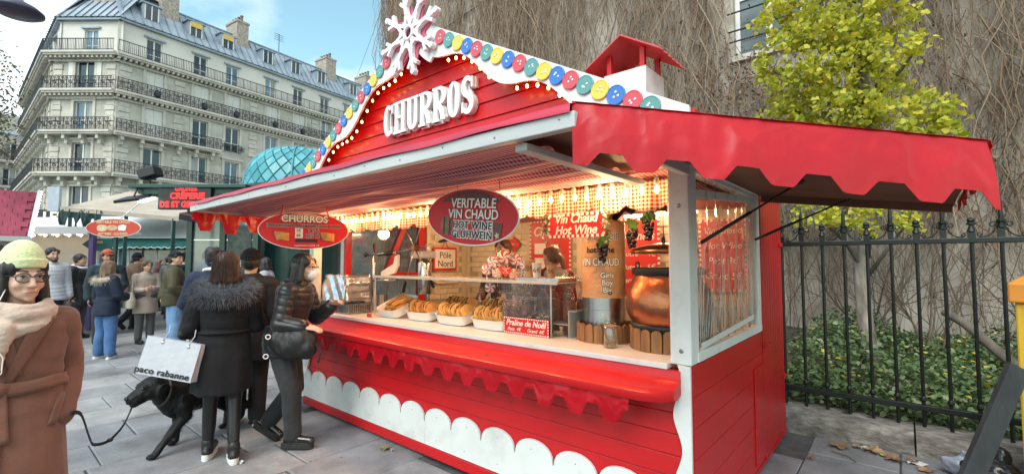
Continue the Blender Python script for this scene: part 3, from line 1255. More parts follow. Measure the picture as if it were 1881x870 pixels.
def soil_h(x, y):
  return .14 + .16 * ((y - 2.86) / 5.3) + .05 * math.sin(x * 2.1 + y * 1.3) * math.sin(y * 1.7)

g = np.random.RandomState(21)
N = 36000
px_ = g.uniform(-.3, 5.6, N)
py_ = 2.95 + (g.uniform(size=N) ** 1.15) * 4.8
dens = np.sin(px_ * 1.9 + .4) + np.sin(py_ * 2.3 + px_) + np.sin(px_ * 4.1 - py_ * 3.0) * .6
bare = (px_ < 1.2) & (py_ > 4.2) & (py_ < 6.3)
kp = (dens > -1.7) & ~(bare & (g.uniform(size=N) < .45))
px_, py_ = px_[kp], py_[kp]
hh = np.array([soil_h(a, b) for a, b in zip(px_, py_)])
mound = .16 + .26 * np.clip(np.sin(px_ * 2.7 + 1) + np.sin(py_ * 3.1 + px_ * 1.3), 0, 2)
pz_ = hh + g.uniform(0.01, 1, len(px_)) * mound
P3 = np.stack([px_, py_, pz_], axis=1)
vA, fA = leaves(P3, .06, g, 'heart', up_bias=1.3)
m_cover = leaf_mat('ground_cover_leaf', [(0.04, 0.085, 0.028), (0.08, 0.15, 0.045), (0.14, 0.22, 0.075), (0.22, 0.29, 0.13), (0.06, 0.11, 0.055), (0.34, 0.38, 0.20)], 0.25, 0.45)
gc = np_mesh('ground_cover', vA, fA, m_cover)
tag(gc, 'low ivy and leafy ground cover filling the garden bed behind the railings', 'ground cover', kind='stuff')
posy = np.stack([g.uniform(-.2, 6, 340), 2.95 + g.uniform(size=340) * 4.2, np.zeros(340)], axis=1)
posy[:, 2] = [soil_h(a, b) + .10 + .34 * g.uniform() for a, b in posy[:, :2]]
vB, fB = leaves(posy, .06, g, 'fan', up_bias=2.5)
tag(np_mesh('fallen_leaves', vB, fB, leaf_mat('fallen_yellow_leaf', [(0.55, 0.42, 0.04), (0.42, 0.34, 0.05), (0.62, 0.52, 0.10), (0.30, 0.20, 0.06)], 0.2, 0.6)),
  'yellow ginkgo leaves fallen on the garden bed', 'fallen leaves', kind='stuff')

# bare twiggy shrub stems in the bed
m_twig = mat('twig_bark', (0.15, 0.11, 0.085), 0.9, 0.35, 14, 0.4, 60)
m_bark = mat('pale_bark', (0.24, 0.205, 0.17), 0.92, 0.55, 16, 1.0, 34, stretch=(1, 1, .2))
m_bark_d = mat('dark_bark', (0.13, 0.11, 0.09), 0.92, 0.35, 9, 0.9, 30, stretch=(1, 1, .3))

def grow(mb, p, d, ln, r, lvl, rg, spread=.6, up=.25, wob=.12):
  pts = [Vector(p)]
  dd = Vector(d).normalized()
  n = 7
  for i in range(n):
    dd = (dd + Vector((rg.gauss(0, wob), rg.gauss(0, wob), rg.gauss(0, wob) + up * .1))).normalized()
    pts.append(pts[-1] + dd * ln / n)
  rs = [r * (1 - .6 * i / n) for i in range(n + 1)]
  mb.tube(pts, rs, 6 if r > .01 else 4)
  if lvl > 0:
    for k in range(3 if lvl > 1 else 4):
      i = rg.randint(2, n - 1)
      nd = (dd + Vector((rg.gauss(0, spread), rg.gauss(0, spread), rg.gauss(.1, spread)))).normalized()
      grow(mb, pts[i], nd, ln * rg.uniform(.5, .75), rs[i] * .62, lvl - 1, rg, spread, up, wob)

shrub_specs = [((2.05, 3.75), 1.5, .045, 3, 'thick twisted stems'), ((1.15, 6.3), 1.7, .018, 2, 'x'), ((3.3, 5.8), 2.0, .022, 2, 'x'), ((2.5, 6.8), 1.8, .02, 2, 'x'), ((0.35, 6.9), 1.9, .02, 2, 'x')]
shrub_labels = ['old twisted shrub with a thick dark trunk rising behind the railings', 'thin bare shrub left of the leaning pale trunk by the wall', 'tall bare shrub with arching twigs near the yellow box', 'bare straw coloured shrub at the foot of the creeper wall', 'bare shrub close to the red stall end wall']
for (sp, lab) in zip(shrub_specs, shrub_labels):
  rg = random.Random(int(sp[0][0] * 100))
  (sx_, sy_), ln, r, lv, _ = sp
  rt = empty('bare_shrub', (sx_, sy_, soil_h(sx_, sy_) - .03))
  tag(rt, lab, 'shrub', 'bare shrubs in the garden bed')
  n_st = 2 if r > .04 else 7
  for q in range(n_st):
    mb = MB()
    grow(mb, (rg.uniform(-.08, .08), rg.uniform(-.08, .08), 0), (rg.gauss(0, .35), rg.gauss(0, .3), 1), ln * rg.uniform(.7, 1.1), r * rg.uniform(.8, 1), lv, rg)
    mb.build('stem', m_twig if r < .04 else m_bark_d, rt, smooth=True)

# leaning cut branch
lb = MB()
lb.tube([(2.05, 3.75, .2), (1.75, 4.0, .5), (1.35, 4.3, .95), (1.2, 4.4, 1.05)], [.06, .05, .045, .04], 10)
lbo = lb.build('leaning_branch', m_bark_d, smooth=True)
tag(lbo, 'thick bare branch leaning diagonally behind the railings', 'branch')

# ------------------------------------------------------------------ ginkgo
TX, TY = 0.50, 5.35
tree = empty('ginkgo_tree', (TX, TY, soil_h(TX, TY) - .05))
tag(tree, 'yellow green ginkgo tree rising above the red side awning', 'tree')
tk = MB()
tk.tube([(0.02, 0, 0), (-.03, .0, .6), (-.06, .02, 1.3), (-.02, .05, 2.2), (.08, .05, 3.2), (.05, .02, 4.4), (.1, 0, 5.8)], [.11, .09, .084, .075, .065, .05, .03], 12)
trunk = tk.build('trunk', m_bark, tree, smooth=True)
rg = random.Random(3)
# crown clumps (local x, y, z, radius)
clumps = [(-0.80, -0.44, 4.756, 0.36), (-0.291, -0.5, 4.827, 0.58), (0.171, -0.37, 4.515, 0.44), (-0.564, -0.48, 4.141, 0.54), (-0.075, -0.52, 4.003, 0.55), (0.317, -0.37, 3.964, 0.34), (-0.777, -0.14, 3.645, 0.44), (-0.331, -0.19, 3.469, 0.54), (0.133, -0.21, 3.332, 0.5), (0.5, -0.45, 3.185, 0.37), (0.77, -0.31, 3.0, 0.22), (0.632, -0.43, 4.045, 0.16), (-0.5, -0.5, 2.064, 0.26), (-0.079, -0.45, 2.0, 0.28), (0.458, -0.13, 1.931, 0.2), (-0.524, -0.18, 5.545, 0.6), (0.082, -0.19, 5.287, 0.55), (-0.191, -0.19, 6.1, 0.6), (-0.95, -0.46, 4.15, 0.22)]
for (cx, cy, cz, cr) in clumps:
  lm = MB()
  b0 = Vector((.02, .03, max(1.2, cz - rg.uniform(.5, 1.0))))
  mid = (b0 + Vector((cx, cy, cz))) / 2 + Vector((rg.gauss(0, .06), rg.gauss(0, .06), .05))
  lm.tube([b0, mid, (cx, cy, cz), (cx + rg.gauss(0, .15), cy + rg.gauss(0, .1), cz + cr * .7)], [.03, .022, .014, .005], 6)
  lm.build('limb', m_bark_d, tree, smooth=True)
g = np.random.RandomState(8)
pp = []
for (cx, cy, cz, cr) in clumps:
  n = int(1050 * cr ** 2.0 * 2.9)
  # leaves gather on short shoots
  shoots = g.normal(size=(max(8, n // 17), 3))
  shoots /= np.linalg.norm(shoots, axis=1, keepdims=True)
  shoots *= (g.uniform(size=(len(shoots), 1)) ** .45) * cr * 1.12
  shoots[:, 2] *= .85
  idx = g.randint(0, len(shoots), n)
  pts = shoots[idx] + g.normal(size=(n, 3)) * .05
  pp.append(pts + np.array([cx, cy, cz]))
pp = np.concatenate(pp)
vL, fL = leaves(pp, .072, g, 'fan', up_bias=.5)
m_gink = leaf_mat('ginkgo_leaf', [(0.30, 0.38, 0.04), (0.46, 0.50, 0.05), (0.60, 0.58, 0.06), (0.68, 0.60, 0.07), (0.50, 0.55, 0.10), (0.74, 0.60, 0.05)], 0.45, 0.5)
np_mesh('crown', vL, fL, m_gink, tree)

# tree twigs at the far upper left of the street
TL = empty('street_tree', (-12.6, -2.3, 0))
tag(TL, 'sparse leafy street tree reaching in at the upper edge of the street', 'tree')
tb = MB()
tb.tube([(-.9, -.9, 0), (-.9, -.85, 2), (-.75, -.6, 3.6), (-.5, -.3, 4.6)], [.14, .12, .09, .05], 8)
tb.build('trunk', m_bark_d, TL, smooth=True)
rg = random.Random(12)
for q in range(5):
  lm = MB()
  grow(lm, (-.5, -.3, 4.4 - q * .12), (.5, .35, rg.gauss(.1, .4)), 1.1, .022, 2, rg, .5)
  lm.build('limb', m_bark_d, TL, smooth=True)
g = np.random.RandomState(31)
pp = np.concatenate([g.normal(size=(230, 3)) * np.array([.22, .2, .3]) + np.array(c) for c in ((0, .05, 5.3), (.12, .15, 4.5), (-.2, .0, 4.7), (-.1, .1, 4.0), (-.6, -.3, 5.2))])
vT, fT = leaves(pp, .07, g, 'oval')
np_mesh('crown', vT, fT, leaf_mat('street_tree_leaf', [(0.05, 0.06, 0.03), (0.09, 0.10, 0.045), (0.16, 0.15, 0.06)], .3), TL)

# ------------------------------------------------------------------ railings on a stone kerb
m_fence = mat('fence_paint', (0.006, 0.009, 0.008), 0.42, 0.3, 14, 0.25, 90)
m_kerb = mat('kerb_granite', (0.27, 0.25, 0.225), 0.9, 0.5, 26, 1.0, 55, dirt=(0.085, 0.075, 0.065), dscale=5, dlo=0.42, dhi=0.66, world=True, stretch=(.45, 1, 1))
kb = MB()
kx = -1.2
kerb = empty('kerb', (0, 0, 0))
tag(kerb, kind='structure')
kr = random.Random(5)
while kx < 4.6:
  L_ = 2.1
  n = 22
  rowsP = []
  prof = [(2.60, -.02), (2.605, .12), (2.63, .165), (2.68, .185), (2.9, .19), (3.0, .19), (3.0, 0)]
  gr = []
  for i in range(n + 1):
    x_ = kx + .006 + (L_ - .012) * i / n
    gr.append([(x_, y_ + (kr.gauss(0, .010) if 0 < q < 5 else 0), z_ + (kr.gauss(0, .006) if 0 < q < 5 else 0)) for q, (y_, z_) in enumerate(prof)])
  mb = MB().sheet(gr)
  mb.build('kerb_stone', m_kerb, kerb, smooth=True)
  kx += L_

fence = empty('iron_railings', (0, 2.85, .19))
tag(fence, 'black wrought iron railings with spear tips and scrolls on a stone kerb', 'fence')
zb = .19
for z_, hh_ in ((.35 - zb, .05), (1.77 - zb, .045)):
  mb = MB()
  mb.box(-1.2, 4.4, -.022, .022, z_ - hh_ / 2, z_ + hh_ / 2)
  mb.build('rail', m_fence, fence, bevel=.006)

def bar_mesh(tall):
  mb = MB()
  r = .0138
  top = 1.92 - zb if tall else 1.79 - zb
  mb.tube([(0, 0, -.02), (0, 0, top)], r, 10)
  mb.lathe([(r, 0), (r * 1.7, .012), (r * 1.7, .03), (r, .045)], (0, 0, .30 - zb + .1), 10)
  if tall:
    z0_ = 1.86 - zb
    mb.lathe([(r * 1.5, 0), (r * 2.1, .01), (r * 2.1, .03), (r * 1.3, .035), (r * 1.3, .05), (r * 2.0, .06), (r * 2.0, .072), (r * 1.1, .08), (r * 1.15, .10), (r * .95, .19), (r * .5, .225), (.001, .25)], (0, 0, z0_), 10)
    mb.obox((0, 0, 1.83 - zb), (1, 0, 0), (0, 1, 0), (0, 0, 1), .04, .04, .09)
  else:
    mb.obox((0, 0, 1.81 - zb), (1, 0, 0), (0, 1, 0), (0, 0, 1), .045, .045, .05)
    mb.lathe([(.012, 0), (.028, .008), (.022, .03), (.014, .05), (.014, .06), (.03, .066), (.03, .075), (.02, .085), (.026, .1), (.016, .118), (.001, .126)], (0, 0, 1.835 - zb), 10)
  return mb

tall0 = bar_mesh(True).build('picket', m_fence, fence, smooth=True, auto=35, loc=(0.113, 0, 0))
short0 = bar_mesh(False).build('picket', m_fence, fence, smooth=True, auto=35, loc=(0.113 + .171, 0, 0))

def scroll_mesh():
  mb = MB()
  z0_ = 1.80 - zb
  pts = []
  for i in range(16):                      # arc from the rail up to a curl beside the tall bar
    t = i / 15
    pts.append((.105 - .085 * t + .0, 0, z0_ + .005 + .08 * t ** 1.8))
  mb.tube([(.128 - .095 * math.sin(t * PI / 2), 0, 1.795 - zb + .075 * (1 - math.cos(t * PI / 2))) for t in np.linspace(0, 1, 10)], .006, 6)
  mb.tube([(.045 + (.026 - .0025 * a) * math.cos(PI + a), 0, 1.895 - zb + (.026 - .0025 * a) * math.sin(PI + a) * -1) for a in np.linspace(0, 7.2, 18)], .006, 6)
  mb.tube([(.15 + (.018 - .002 * a) * math.cos(a * -1 + PI * .5) - .03, 0, 1.815 - zb + (.018 - .002 * a) * math.sin(a * -1 + PI * .5)) for a in np.linspace(0, 6.5, 14)], .005, 6)
  return mb

sc0 = scroll_mesh().build('scroll', m_fence, fence, smooth=True, loc=(0.113, 0, 0))
for i in range(-4, 14):
  xx = 0.113 + i * .342
  if i != 0:
    inst('picket', tall0, fence, (xx, 0, 0))
    inst('picket', short0, fence, (xx + .171, 0, 0))
    inst('scroll', sc0, fence, (xx, 0, 0))
  inst('scroll', sc0, fence, (xx, 0, 0), scale=(-1, 1, 1))
# ------------------------------------------------------------------ the churros stall
RED = (0.52, 0.006, 0.010)
m_red = mat('red_paint', RED, 0.42, 0.10, 2.5, 0.10, 30, coat=0.12, dirt=(0.36, 0.012, 0.012), dscale=2.2, dlo=0.5, dhi=0.85, rvar=0.12, world=True, specks=((0.16, 0.02, 0.018), 19.0, 0.70), stretch=(.5, .5, 1.3))
m_red2 = mat('red_paint_dull', (0.50, 0.012, 0.014), 0.5, 0.12, 3, 0.12, 40, coat=0.1)
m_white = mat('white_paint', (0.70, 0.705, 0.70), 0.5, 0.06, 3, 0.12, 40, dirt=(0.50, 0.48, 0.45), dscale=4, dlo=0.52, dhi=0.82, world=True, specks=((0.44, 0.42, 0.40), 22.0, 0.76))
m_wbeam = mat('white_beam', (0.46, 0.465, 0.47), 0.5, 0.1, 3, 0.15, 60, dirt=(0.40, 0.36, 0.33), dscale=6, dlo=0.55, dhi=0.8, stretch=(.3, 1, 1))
m_tarp = mat('red_tarpaulin', (0.41, 0.003, 0.010), 0.34, 0.12, 3.0, 0.15, 18, coat=0.05, rvar=0.10, crease=(7.0, 0.30), spec=0.35)
m_tarp_top = mat('tarpaulin_top', (0.42, 0.03, 0.06), 0.35, 0.15, 2.0, 0.2, 9)
m_ply = mat('brown_board', (0.16, 0.075, 0.05), 0.7, 0.25, 3, 0.2, 30, stretch=(.3, 1, 1))
m_cream = mat('cream_paint', (0.62, 0.52, 0.36), 0.6, 0.08, 3, 0.1, 30)
m_creamb = mat('cream_brick', (0.66, 0.57, 0.42), 0.8, 0.12, 7, 0.4, 40)
m_mort = mat('cream_mortar', (0.44, 0.37, 0.26), 0.9, 0.1, 8)
m_steel = mat('steel', (0.55, 0.56, 0.57), 0.25, 0.1, 5, metal=1.0, rvar=.1)
m_black = mat('black_plastic', (0.015, 0.015, 0.017), 0.4, 0.2, 10)
m_screw = mat('screw_head', (0.25, 0.25, 0.26), 0.4, 0.1, 10, metal=.8)
m_bulb = mat('lit_bulb', (1.0, 0.75, 0.4), 0.3, 0.0, emit=(1.0, 0.60, 0.22), estr=34.0)
m_bulb_s = mat('lit_small_bulb', (1.0, 0.75, 0.4), 0.3, 0.0, emit=(1.0, 0.44, 0.11), estr=10.0)
m_whitetop = mat('counter_laminate', (0.74, 0.74, 0.73), 0.35, 0.04, 4, dirt=(0.6, 0.58, 0.55), dscale=4)

STALL = empty('churros_stall', (0, 0, 0))
tag(STALL, 'red wooden churros chalet stall with white scalloped trim and open counter', 'market stall')
XL, XR, YF, YB = -4.23, 0.0, 0.0, 2.46
CZ = 1.05

# floor and plinth
MB().box(XL + .02, XR - .02, .02, YB - .02, .03, .10).build('floor_deck', m_ply, STALL)
MB().box(XL - .01, XR + .012, -.03, .02, .035, .115).build('plinth_board', m_red, STALL, bevel=.006)
for xx in (-4.1, -2.8, -1.4, -.2):
  MB().box(xx - .06, xx + .06, .05, .2, 0, .04).build('support_block', m_ply, STALL)
# horizontal lapped planks on the front
nz = 8
for i in range(nz):
  z0 = .115 + i * (CZ - .035 - .115) / nz
  z1 = z0 + (CZ - .035 - .115) / nz - .003
  mb = MB()
  x1 = XR - .004
  mb.add([(XL, -.004, z0), (x1, -.004, z0), (x1, .03, z0), (XL, .03, z0), (XL, .006, z1), (x1, .006, z1), (x1, .03, z1), (XL, .03, z1)],
     [(0, 3, 2, 1), (4, 5, 6, 7), (0, 1, 5, 4), (1, 2, 6, 5), (2, 3, 7, 6), (3, 0, 4, 7)])
  mb.build('plank', m_red, STALL, bevel=.006)
# side (right) boards: narrow diagonal-free boards up to the sill, beadboard panel behind
for i in range(6):
  z0 = .06 + i * (.985 / 6)
  mb = MB().box(-.03, 0, 0.022, 1.60, z0, z0 + .985 / 6 - .0025)
  mb.build('plank', m_red, STALL, bevel=.0025)
MB().box(-.03, .004, .02, YB, .03, .06).build('plinth_board', m_red, STALL)
MB().box(-.012, .010, 1.605, 1.64, .06, 2.18).build('corner_strip', m_red, STALL, bevel=.004)
nb = 9
for i in range(nb):
  y0 = 1.645 + i * (YB - 1.645) / nb
  MB().box(-.03, .002, y0, y0 + (YB - 1.645) / nb - .004, .06, 2.2).build('plank', m_red, STALL, bevel=.004)
MB().box(.0, .012, 1.30, 1.59, .10, .80).build('hatch_panel', m_red, STALL, bevel=.004)
# left side and back shells
MB().box(XL, XL + .03, .022, YB, .06, CZ - .03).build('side_board', m_red2, STALL)
MB().box(XL, XL + .03, 1.6, YB, CZ - .03, 2.2).build('side_board', m_red2, STALL)
MB().box(XL + .03, XR - .03, YB - .03, YB, .06, 2.25).build('back_board', m_red2, STALL)
# latch and hinges on the end wall
lt = MB()
lt.obox((.016, 1.62, .94), (0, 1, 0), (1, 0, 0), (0, 0, 1), .05, .02, .05)
lt.tube([(.03, 1.60, .94), (.035, 1.68, .93), (.035, 1.72, .945)], .008, 6)
lt.build('latch', m_red2, STALL, smooth=False)
for z_ in (.55, 1.75):
  MB().obox((.012, 2.40, z_), (0, 1, 0), (1, 0, 0), (0, 0, 1), .1, .014, .035).build('hinge', m_red2, STALL, bevel=.003)

# white scalloped skirt board
sk = []
n_sc, per, x0 = 13, .32, -4.235 + .05
poly = [(XL + .0, .115), (XR - .11, .115)]
top = []
xx = XL
c0 = -3.915
cs = [c0 + per * i for i in range(-1, 12)]
pts = []
for c in cs:
  for q in range(0, 13):
    a = PI - PI * q / 12
    px_s = c + .155 * math.cos(a)
    if XL <= px_s <= XR - .10:
      pts.append((px_s, .30 + .125 * (math.sin(a) ** .8 if math.sin(a) > 0 else 0)))
pts.append((XR - .10, .30))
pts = [(XL, .30)] + [p for p in pts if p[0] > XL]
poly = [(XL, .12), (XR - .10, .12)] + pts[::-1]
half = [XL, -2.147, XR - .10]
for h in range(2):
  a, b = half[h] + (.0012 if h else 0), half[h + 1] - (0 if h else .0012)
  pp_ = [(x_, z_) for x_, z_ in pts if a < x_ < b]
  za = .30
  poly = [(a, .12), (b, .12), (b, za)] + pp_[::-1] + [(a, za)]
  MB().prism(poly, (0, -.007, 0), (1, 0, 0), (0, 0, 1), .016).build('scalloped_skirt', m_white, STALL)
for c in cs[1:]:
  for zz in (.36, .18):
    MB().lathe([(.004, 0), (.004, .002), (.002, .003)], (c + rnd.uniform(-.02, .02), -.023, zz), 6, axis=(0, -1, 0)).build('screw', m_screw, STALL)
# wavy corner trim right
pts = []
for q in range(60):
  z_ = .06 + (CZ - .06) * q / 59
  pts.append((-.083 + .022 * math.cos((z_ - .97) / .36 * 2 * PI) * 1.0 + .012, z_))
MB().prism([(.0, .06)] + [(.0, CZ - .004)] + pts[::-1], (0, -.009, 0), (1, 0, 0), (0, 0, 1), .018).build('corner_trim', m_white, STALL)
pts2 = [(XL + .075 + .02 * math.cos((z_ - .9) / .36 * 2 * PI), z_) for _, z_ in pts]
MB().prism([(XL, CZ - .03), (XL, .43)] + [p for p in pts2 if p[1] > .43], (0, -.009, 0), (1, 0, 0), (0, 0, 1), .018).build('corner_trim', m_white, STALL)

# counter top, sloped red apron, rolled ledge, toothed fabric
MB().box(XL + .02, XR - .12, -.035, .78, CZ - .03, CZ).build('counter_top', m_whitetop, STALL, bevel=.004)
ap = MB()
prof = [(-.005, 1.019), (-.036, 1.017), (-.045, .985), (-.06, .965), (-.19, .945), (-.215, .943), (-.235, .932), (-.238, .905), (-.225, .885), (-.19, .878), (-.02, .90)]
x0, x1 = XL + .02, -.05
gr = []
for x_, ins in ((x0, 0), (x1 - .14, 0), (x1 - .05, .035), (x1, .11)):
  gr.append([(x_, min(-.005, y_ + ins if y_ < -.07 else y_), z_) for y_, z_ in prof])
ap.sheet(gr)
ap.add(gr[-1], [tuple(range(len(prof)))])
ap.add(gr[0], [tuple(range(len(prof)))[::-1]])
ap.build('counter_ledge', m_red, STALL, smooth=True, auto=40)

def toothed(o, ex, L_, ztop, drop, nteeth, depth, name, m_, parent, ey=(0, 0, -1), amp=.012, seed=1, flat=.42, lean=0.0, jag=.12, thick=.0014, gap=.52, phase=0.0, edge=.74):
  """hanging cloth: upper edge along o + ex*s, toothed lower edge, gentle waves; a real sheet with thickness"""
  rg_ = random.Random(seed)
  ex, o = Vector(ex).normalized(), Vector(o)
  nrm = ex.cross(Vector((0, 0, 1))).normalized()
  cols = nteeth * 24
  rows_ = 12
  grid = []
  tooth = [rg_.uniform(1 - jag, 1 + jag) for _ in range(nteeth + 2)]
  ph = [rg_.uniform(0, 6.28) for _ in range(4)]
  for i in range(cols + 1):
    s = L_ * i / cols
    u = (i / 24.0 + phase) % 1.0
    k = min(int(i / 24.0 + phase), nteeth)
    u2 = abs(u - .5) * 2                  # 0 at tooth centre, 1 at gap
    if u2 < flat:
      e = 1.0
    elif u2 > edge:
      e = 0.0
    else:
      e = 1 - (u2 - flat) / (edge - flat)
    dd = drop * (gap + (1 - gap) * e * tooth[k])
    zt = ztop[0] + (ztop[1] - ztop[0]) * s / L_
    col_ = []
    for j in range(rows_):
      t = j / (rows_ - 1)
      w = .35 * amp * mnoise.noise((s * 14, t * 3.0, seed)) * 2 + .3 * amp * mnoise.noise((s * 33, t * 6.0, seed + 5)) + amp * t * (math.sin(s * 9 + ph[0]) + .6 * math.sin(s * 21 + ph[1] + t * 2) + .35 * math.sin(s * 43 + ph[2] + 3 * t)) + lean * math.sin(t * PI / 2)
      p = o + ex * s + nrm * w
      col_.append((p.x, p.y, zt - dd * t))
    grid.append(col_)
  ob = MB().sheet(grid).build(name, m_, parent, smooth=True)
  sd = ob.modifiers.new('thick', 'SOLIDIFY')
  sd.thickness = thick
  sd.offset = 0
  es = ob.modifiers.new('crisp', 'EDGE_SPLIT')
  es.split_angle = R(40)
  return ob

toothed((XL + .05, -.205, 0), (1, 0, 0), 4.06 - .14, (.89, .89), .15, 18, 0, 'ledge_valance', m_tarp, STALL, amp=.006, seed=4, lean=.008, jag=.05, gap=.50, flat=.34, edge=.72)

# posts, lintels, roof plate
MB().box(-.115, -.002, .002, .10, CZ - .004, 2.13).build('corner_post', m_white, STALL, bevel=.006)
MB().box(XL + .002, XL + .10, .002, .10, CZ - .03, 2.13).build('corner_post', m_white, STALL, bevel=.006)
for zz in (1.12, 1.9):
  MB().lathe([(.012, 0), (.012, .003), (.008, .005), (.001, .005)], (-.055, .002, zz), 12, axis=(0, -1, 0)).build('bolt', m_screw, STALL)
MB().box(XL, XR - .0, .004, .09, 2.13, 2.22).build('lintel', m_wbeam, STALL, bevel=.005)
MB().box(XL, -.0, .09, YB, 2.2, 2.25).build('roof_plate', m_ply, STALL)
for xx in (-.105, ):
  MB().box(xx, -.02, .10, YB - .05, 2.13, 2.19).build('lintel', m_wbeam, STALL, bevel=.005)
# end window frame with film
WF = empty('end_window', (0, 0, 0), parent=STALL)
fr = MB()
fr.box(-.09, .004, .102, 1.60, CZ - .002, CZ + .055)
fr.build('sill', m_white, WF, bevel=.006)
MB().box(-.075, .002, 1.50, 1.602, CZ + .055, 2.13).build('frame', m_white, WF, bevel=.005)
MB().box(-.07, .000, .102, 1.50, 2.09, 2.14).build('frame', m_white, WF, bevel=.005)
MB().box(-.06, -.004, .102, .135, CZ + .055, 2.09).build('frame', m_white, WF, bevel=.004)
MB().bar((-.035, .12, 1.98), (-.035, 1.5, 2.08), .03, .05).build('brace', m_white, WF, bevel=.004)
g_film = []
rg_ = random.Random(9)
for i in range(61):
  y_ = .13 + 1.37 * i / 60
  col_ = []
  for j in range(31):
    z_ = CZ + .06 + .98 * j / 30
    fold = .010 * math.sin(y_ * 34 + 3.0 * math.sin(z_ * 2.2) + (z_ - 1.1) * (6 if y_ < .7 else 2)) + .006 * math.sin(y_ * 71 + z_ * 3 + 1.2 * math.sin(z_ * 7)) + .004 * math.sin(y_ * 130 + z_ * 9)
    col_.append((-.03 + fold * (1.25 - .5 * j / 30), y_, z_))
  g_film.append(col_)
MB().sheet(g_film).build('plastic_film', glass_mat('wrinkled_film', (.86, .86, .84), .42, .08, .35, 9), WF, smooth=True)
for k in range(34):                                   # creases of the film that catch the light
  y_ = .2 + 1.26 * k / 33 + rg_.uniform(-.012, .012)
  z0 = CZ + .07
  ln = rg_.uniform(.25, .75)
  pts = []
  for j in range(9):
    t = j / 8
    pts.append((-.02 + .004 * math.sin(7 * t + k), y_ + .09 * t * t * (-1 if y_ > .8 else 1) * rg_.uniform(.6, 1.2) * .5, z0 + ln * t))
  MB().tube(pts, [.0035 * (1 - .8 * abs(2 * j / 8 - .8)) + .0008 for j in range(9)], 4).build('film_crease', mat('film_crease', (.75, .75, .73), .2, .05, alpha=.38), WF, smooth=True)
MB().obox((-.012, .8, CZ + .10), (0, 1, .045), (1, 0, 0), (0, -.045, 1), 1.2, .004, .035).build('film_hem', mat('film_white', (.7, .7, .68), .4, .05), WF)

# black gas struts of the side flap
for (p, q) in (((.02, .12, 1.70), (.46, .42, 2.03)), ((.02, 1.35, 1.76), (.60, 1.45, 2.03))):
  mb = MB()
  mb.tube([p, q], .006, 8)
  mb.ball(q, .016, n=8, m=6)
  mb.tube([p, tuple(a + (b - a) * .5 for a, b in zip(p, q))], .010, 8)
  mb.build('gas_strut', m_black, STALL, smooth=True)

# ---------------- front awning
AZ = 2.09
AW = empty('front_awning', (0, 0, 0), parent=STALL)
MB().box(XL, XR, -1.10, .0, 2.125, 2.145).build('awning_panel', m_ply, AW)
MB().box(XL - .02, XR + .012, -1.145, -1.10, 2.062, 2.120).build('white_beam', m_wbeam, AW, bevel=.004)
mb = MB()
gr = []
for i in range(40):
  x_ = XL - .03 + (XR + .03 - XL) * i / 39
  gr.append([(x_, .0, 2.165), (x_, -1.12, 2.152), (x_, -1.152, 2.146 + .002 * math.sin(i * 1.7)), (x_, -1.156, 2.118 + .004 * math.sin(i * .9 + 1))])
mb.sheet(gr)
ob = mb.build('tarpaulin', m_tarp_top, AW, smooth=True)
for x_ in (XR - .03, XL + .005):
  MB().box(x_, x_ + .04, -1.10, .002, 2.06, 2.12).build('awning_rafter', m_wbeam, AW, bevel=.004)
mb = MB()
mb.box(-.30, -.24, -1.09, .0, 2.03, 2.06)
mb.build('steel_profile', m_wbeam, AW, bevel=.004)
for q in range(14):
  MB().lathe([(.005, 0), (.005, .002), (.002, .003)], (XL + .15 + q * .31, -1.145, 2.088 + .012 * (q % 2)), 6, axis=(0, -1, 0)).build('screw', m_screw, AW)

m_ging = gingham_mat('gingham_ceiling', (0.80, 0.50, 0.50), (0.46, 0.0, 0.022), .013, axes=(0, 1), transl=.2)
gr = []
for i in range(121):
  x_ = XL + .03 + (XR - XL - .33) * i / 120
  row_ = []
  for j in range(61):
    y_ = -1.09 + 1.20 * j / 60
    t = j / 60
    wv = .030 * math.sin(y_ * 19 + .9 * math.sin(x_ * 1.7) + x_ * .5) + .015 * math.sin(y_ * 41 + x_ * 1.6 + 1.2 * math.sin(x_ * 2.7)) + .02 * math.sin(x_ * 2.2 + 1) * math.sin(PI * t)
    row_.append((x_, y_, 2.088 + .62 * wv * (.3 + .7 * math.sin(PI * t)) - .012 * math.sin(PI * t)))
  gr.append(row_)
MB().sheet(gr).build('gingham_lining', m_ging, AW, smooth=True)
gr = [[(XL + .05 + (XR - XL - .2) * i / 20, .11 + (YB - .2) * j / 16, 2.13 - .03 * abs(math.sin(j * .8))) for j in range(17)] for i in range(21)]
MB().sheet(gr).build('ceiling_cloth', m_ging, STALL, smooth=True)
# left-end hanging valance
toothed((XL - .02, -1.13, 0), (0, 1, 0), 1.13, (2.12, 2.12), .24, 5, 0, 'end_valance', m_tarp, AW, amp=.012, seed=8)
# strip hanging at the left front under the beam
# ---------------- side flap with tarpaulin and toothed valance
A_, B_, C_, D_, E_ = Vector((.0, -1.13, 2.158)), Vector((1.09, -.36, 1.99)), Vector((1.15, 1.6, 1.985)), Vector((.0, 1.62, 2.20)), Vector((0, 0, 2.19))
FL = empty('side_flap', (0, 0, 0), parent=STALL)
fb = MB()
fb.add([(0.012, .03, 2.12), (1.06, -.28, 1.965), (1.13, 1.58, 1.955), (.012, 1.6, 2.12), (0.012, .03, 2.145), (1.06, -.28, 1.99), (1.13, 1.58, 1.98), (.012, 1.6, 2.145)],
   [(0, 3, 2, 1), (4, 5, 6, 7), (0, 1, 5, 4), (1, 2, 6, 5), (2, 3, 7, 6), (3, 0, 4, 7)])
fb.build('flap_board', m_ply, FL)
MB().bar((.03, 1.565, 2.095), (1.12, 1.55, 1.935), .05, .055).build('flap_batten', m_ply, FL)
n = 24
gr = []
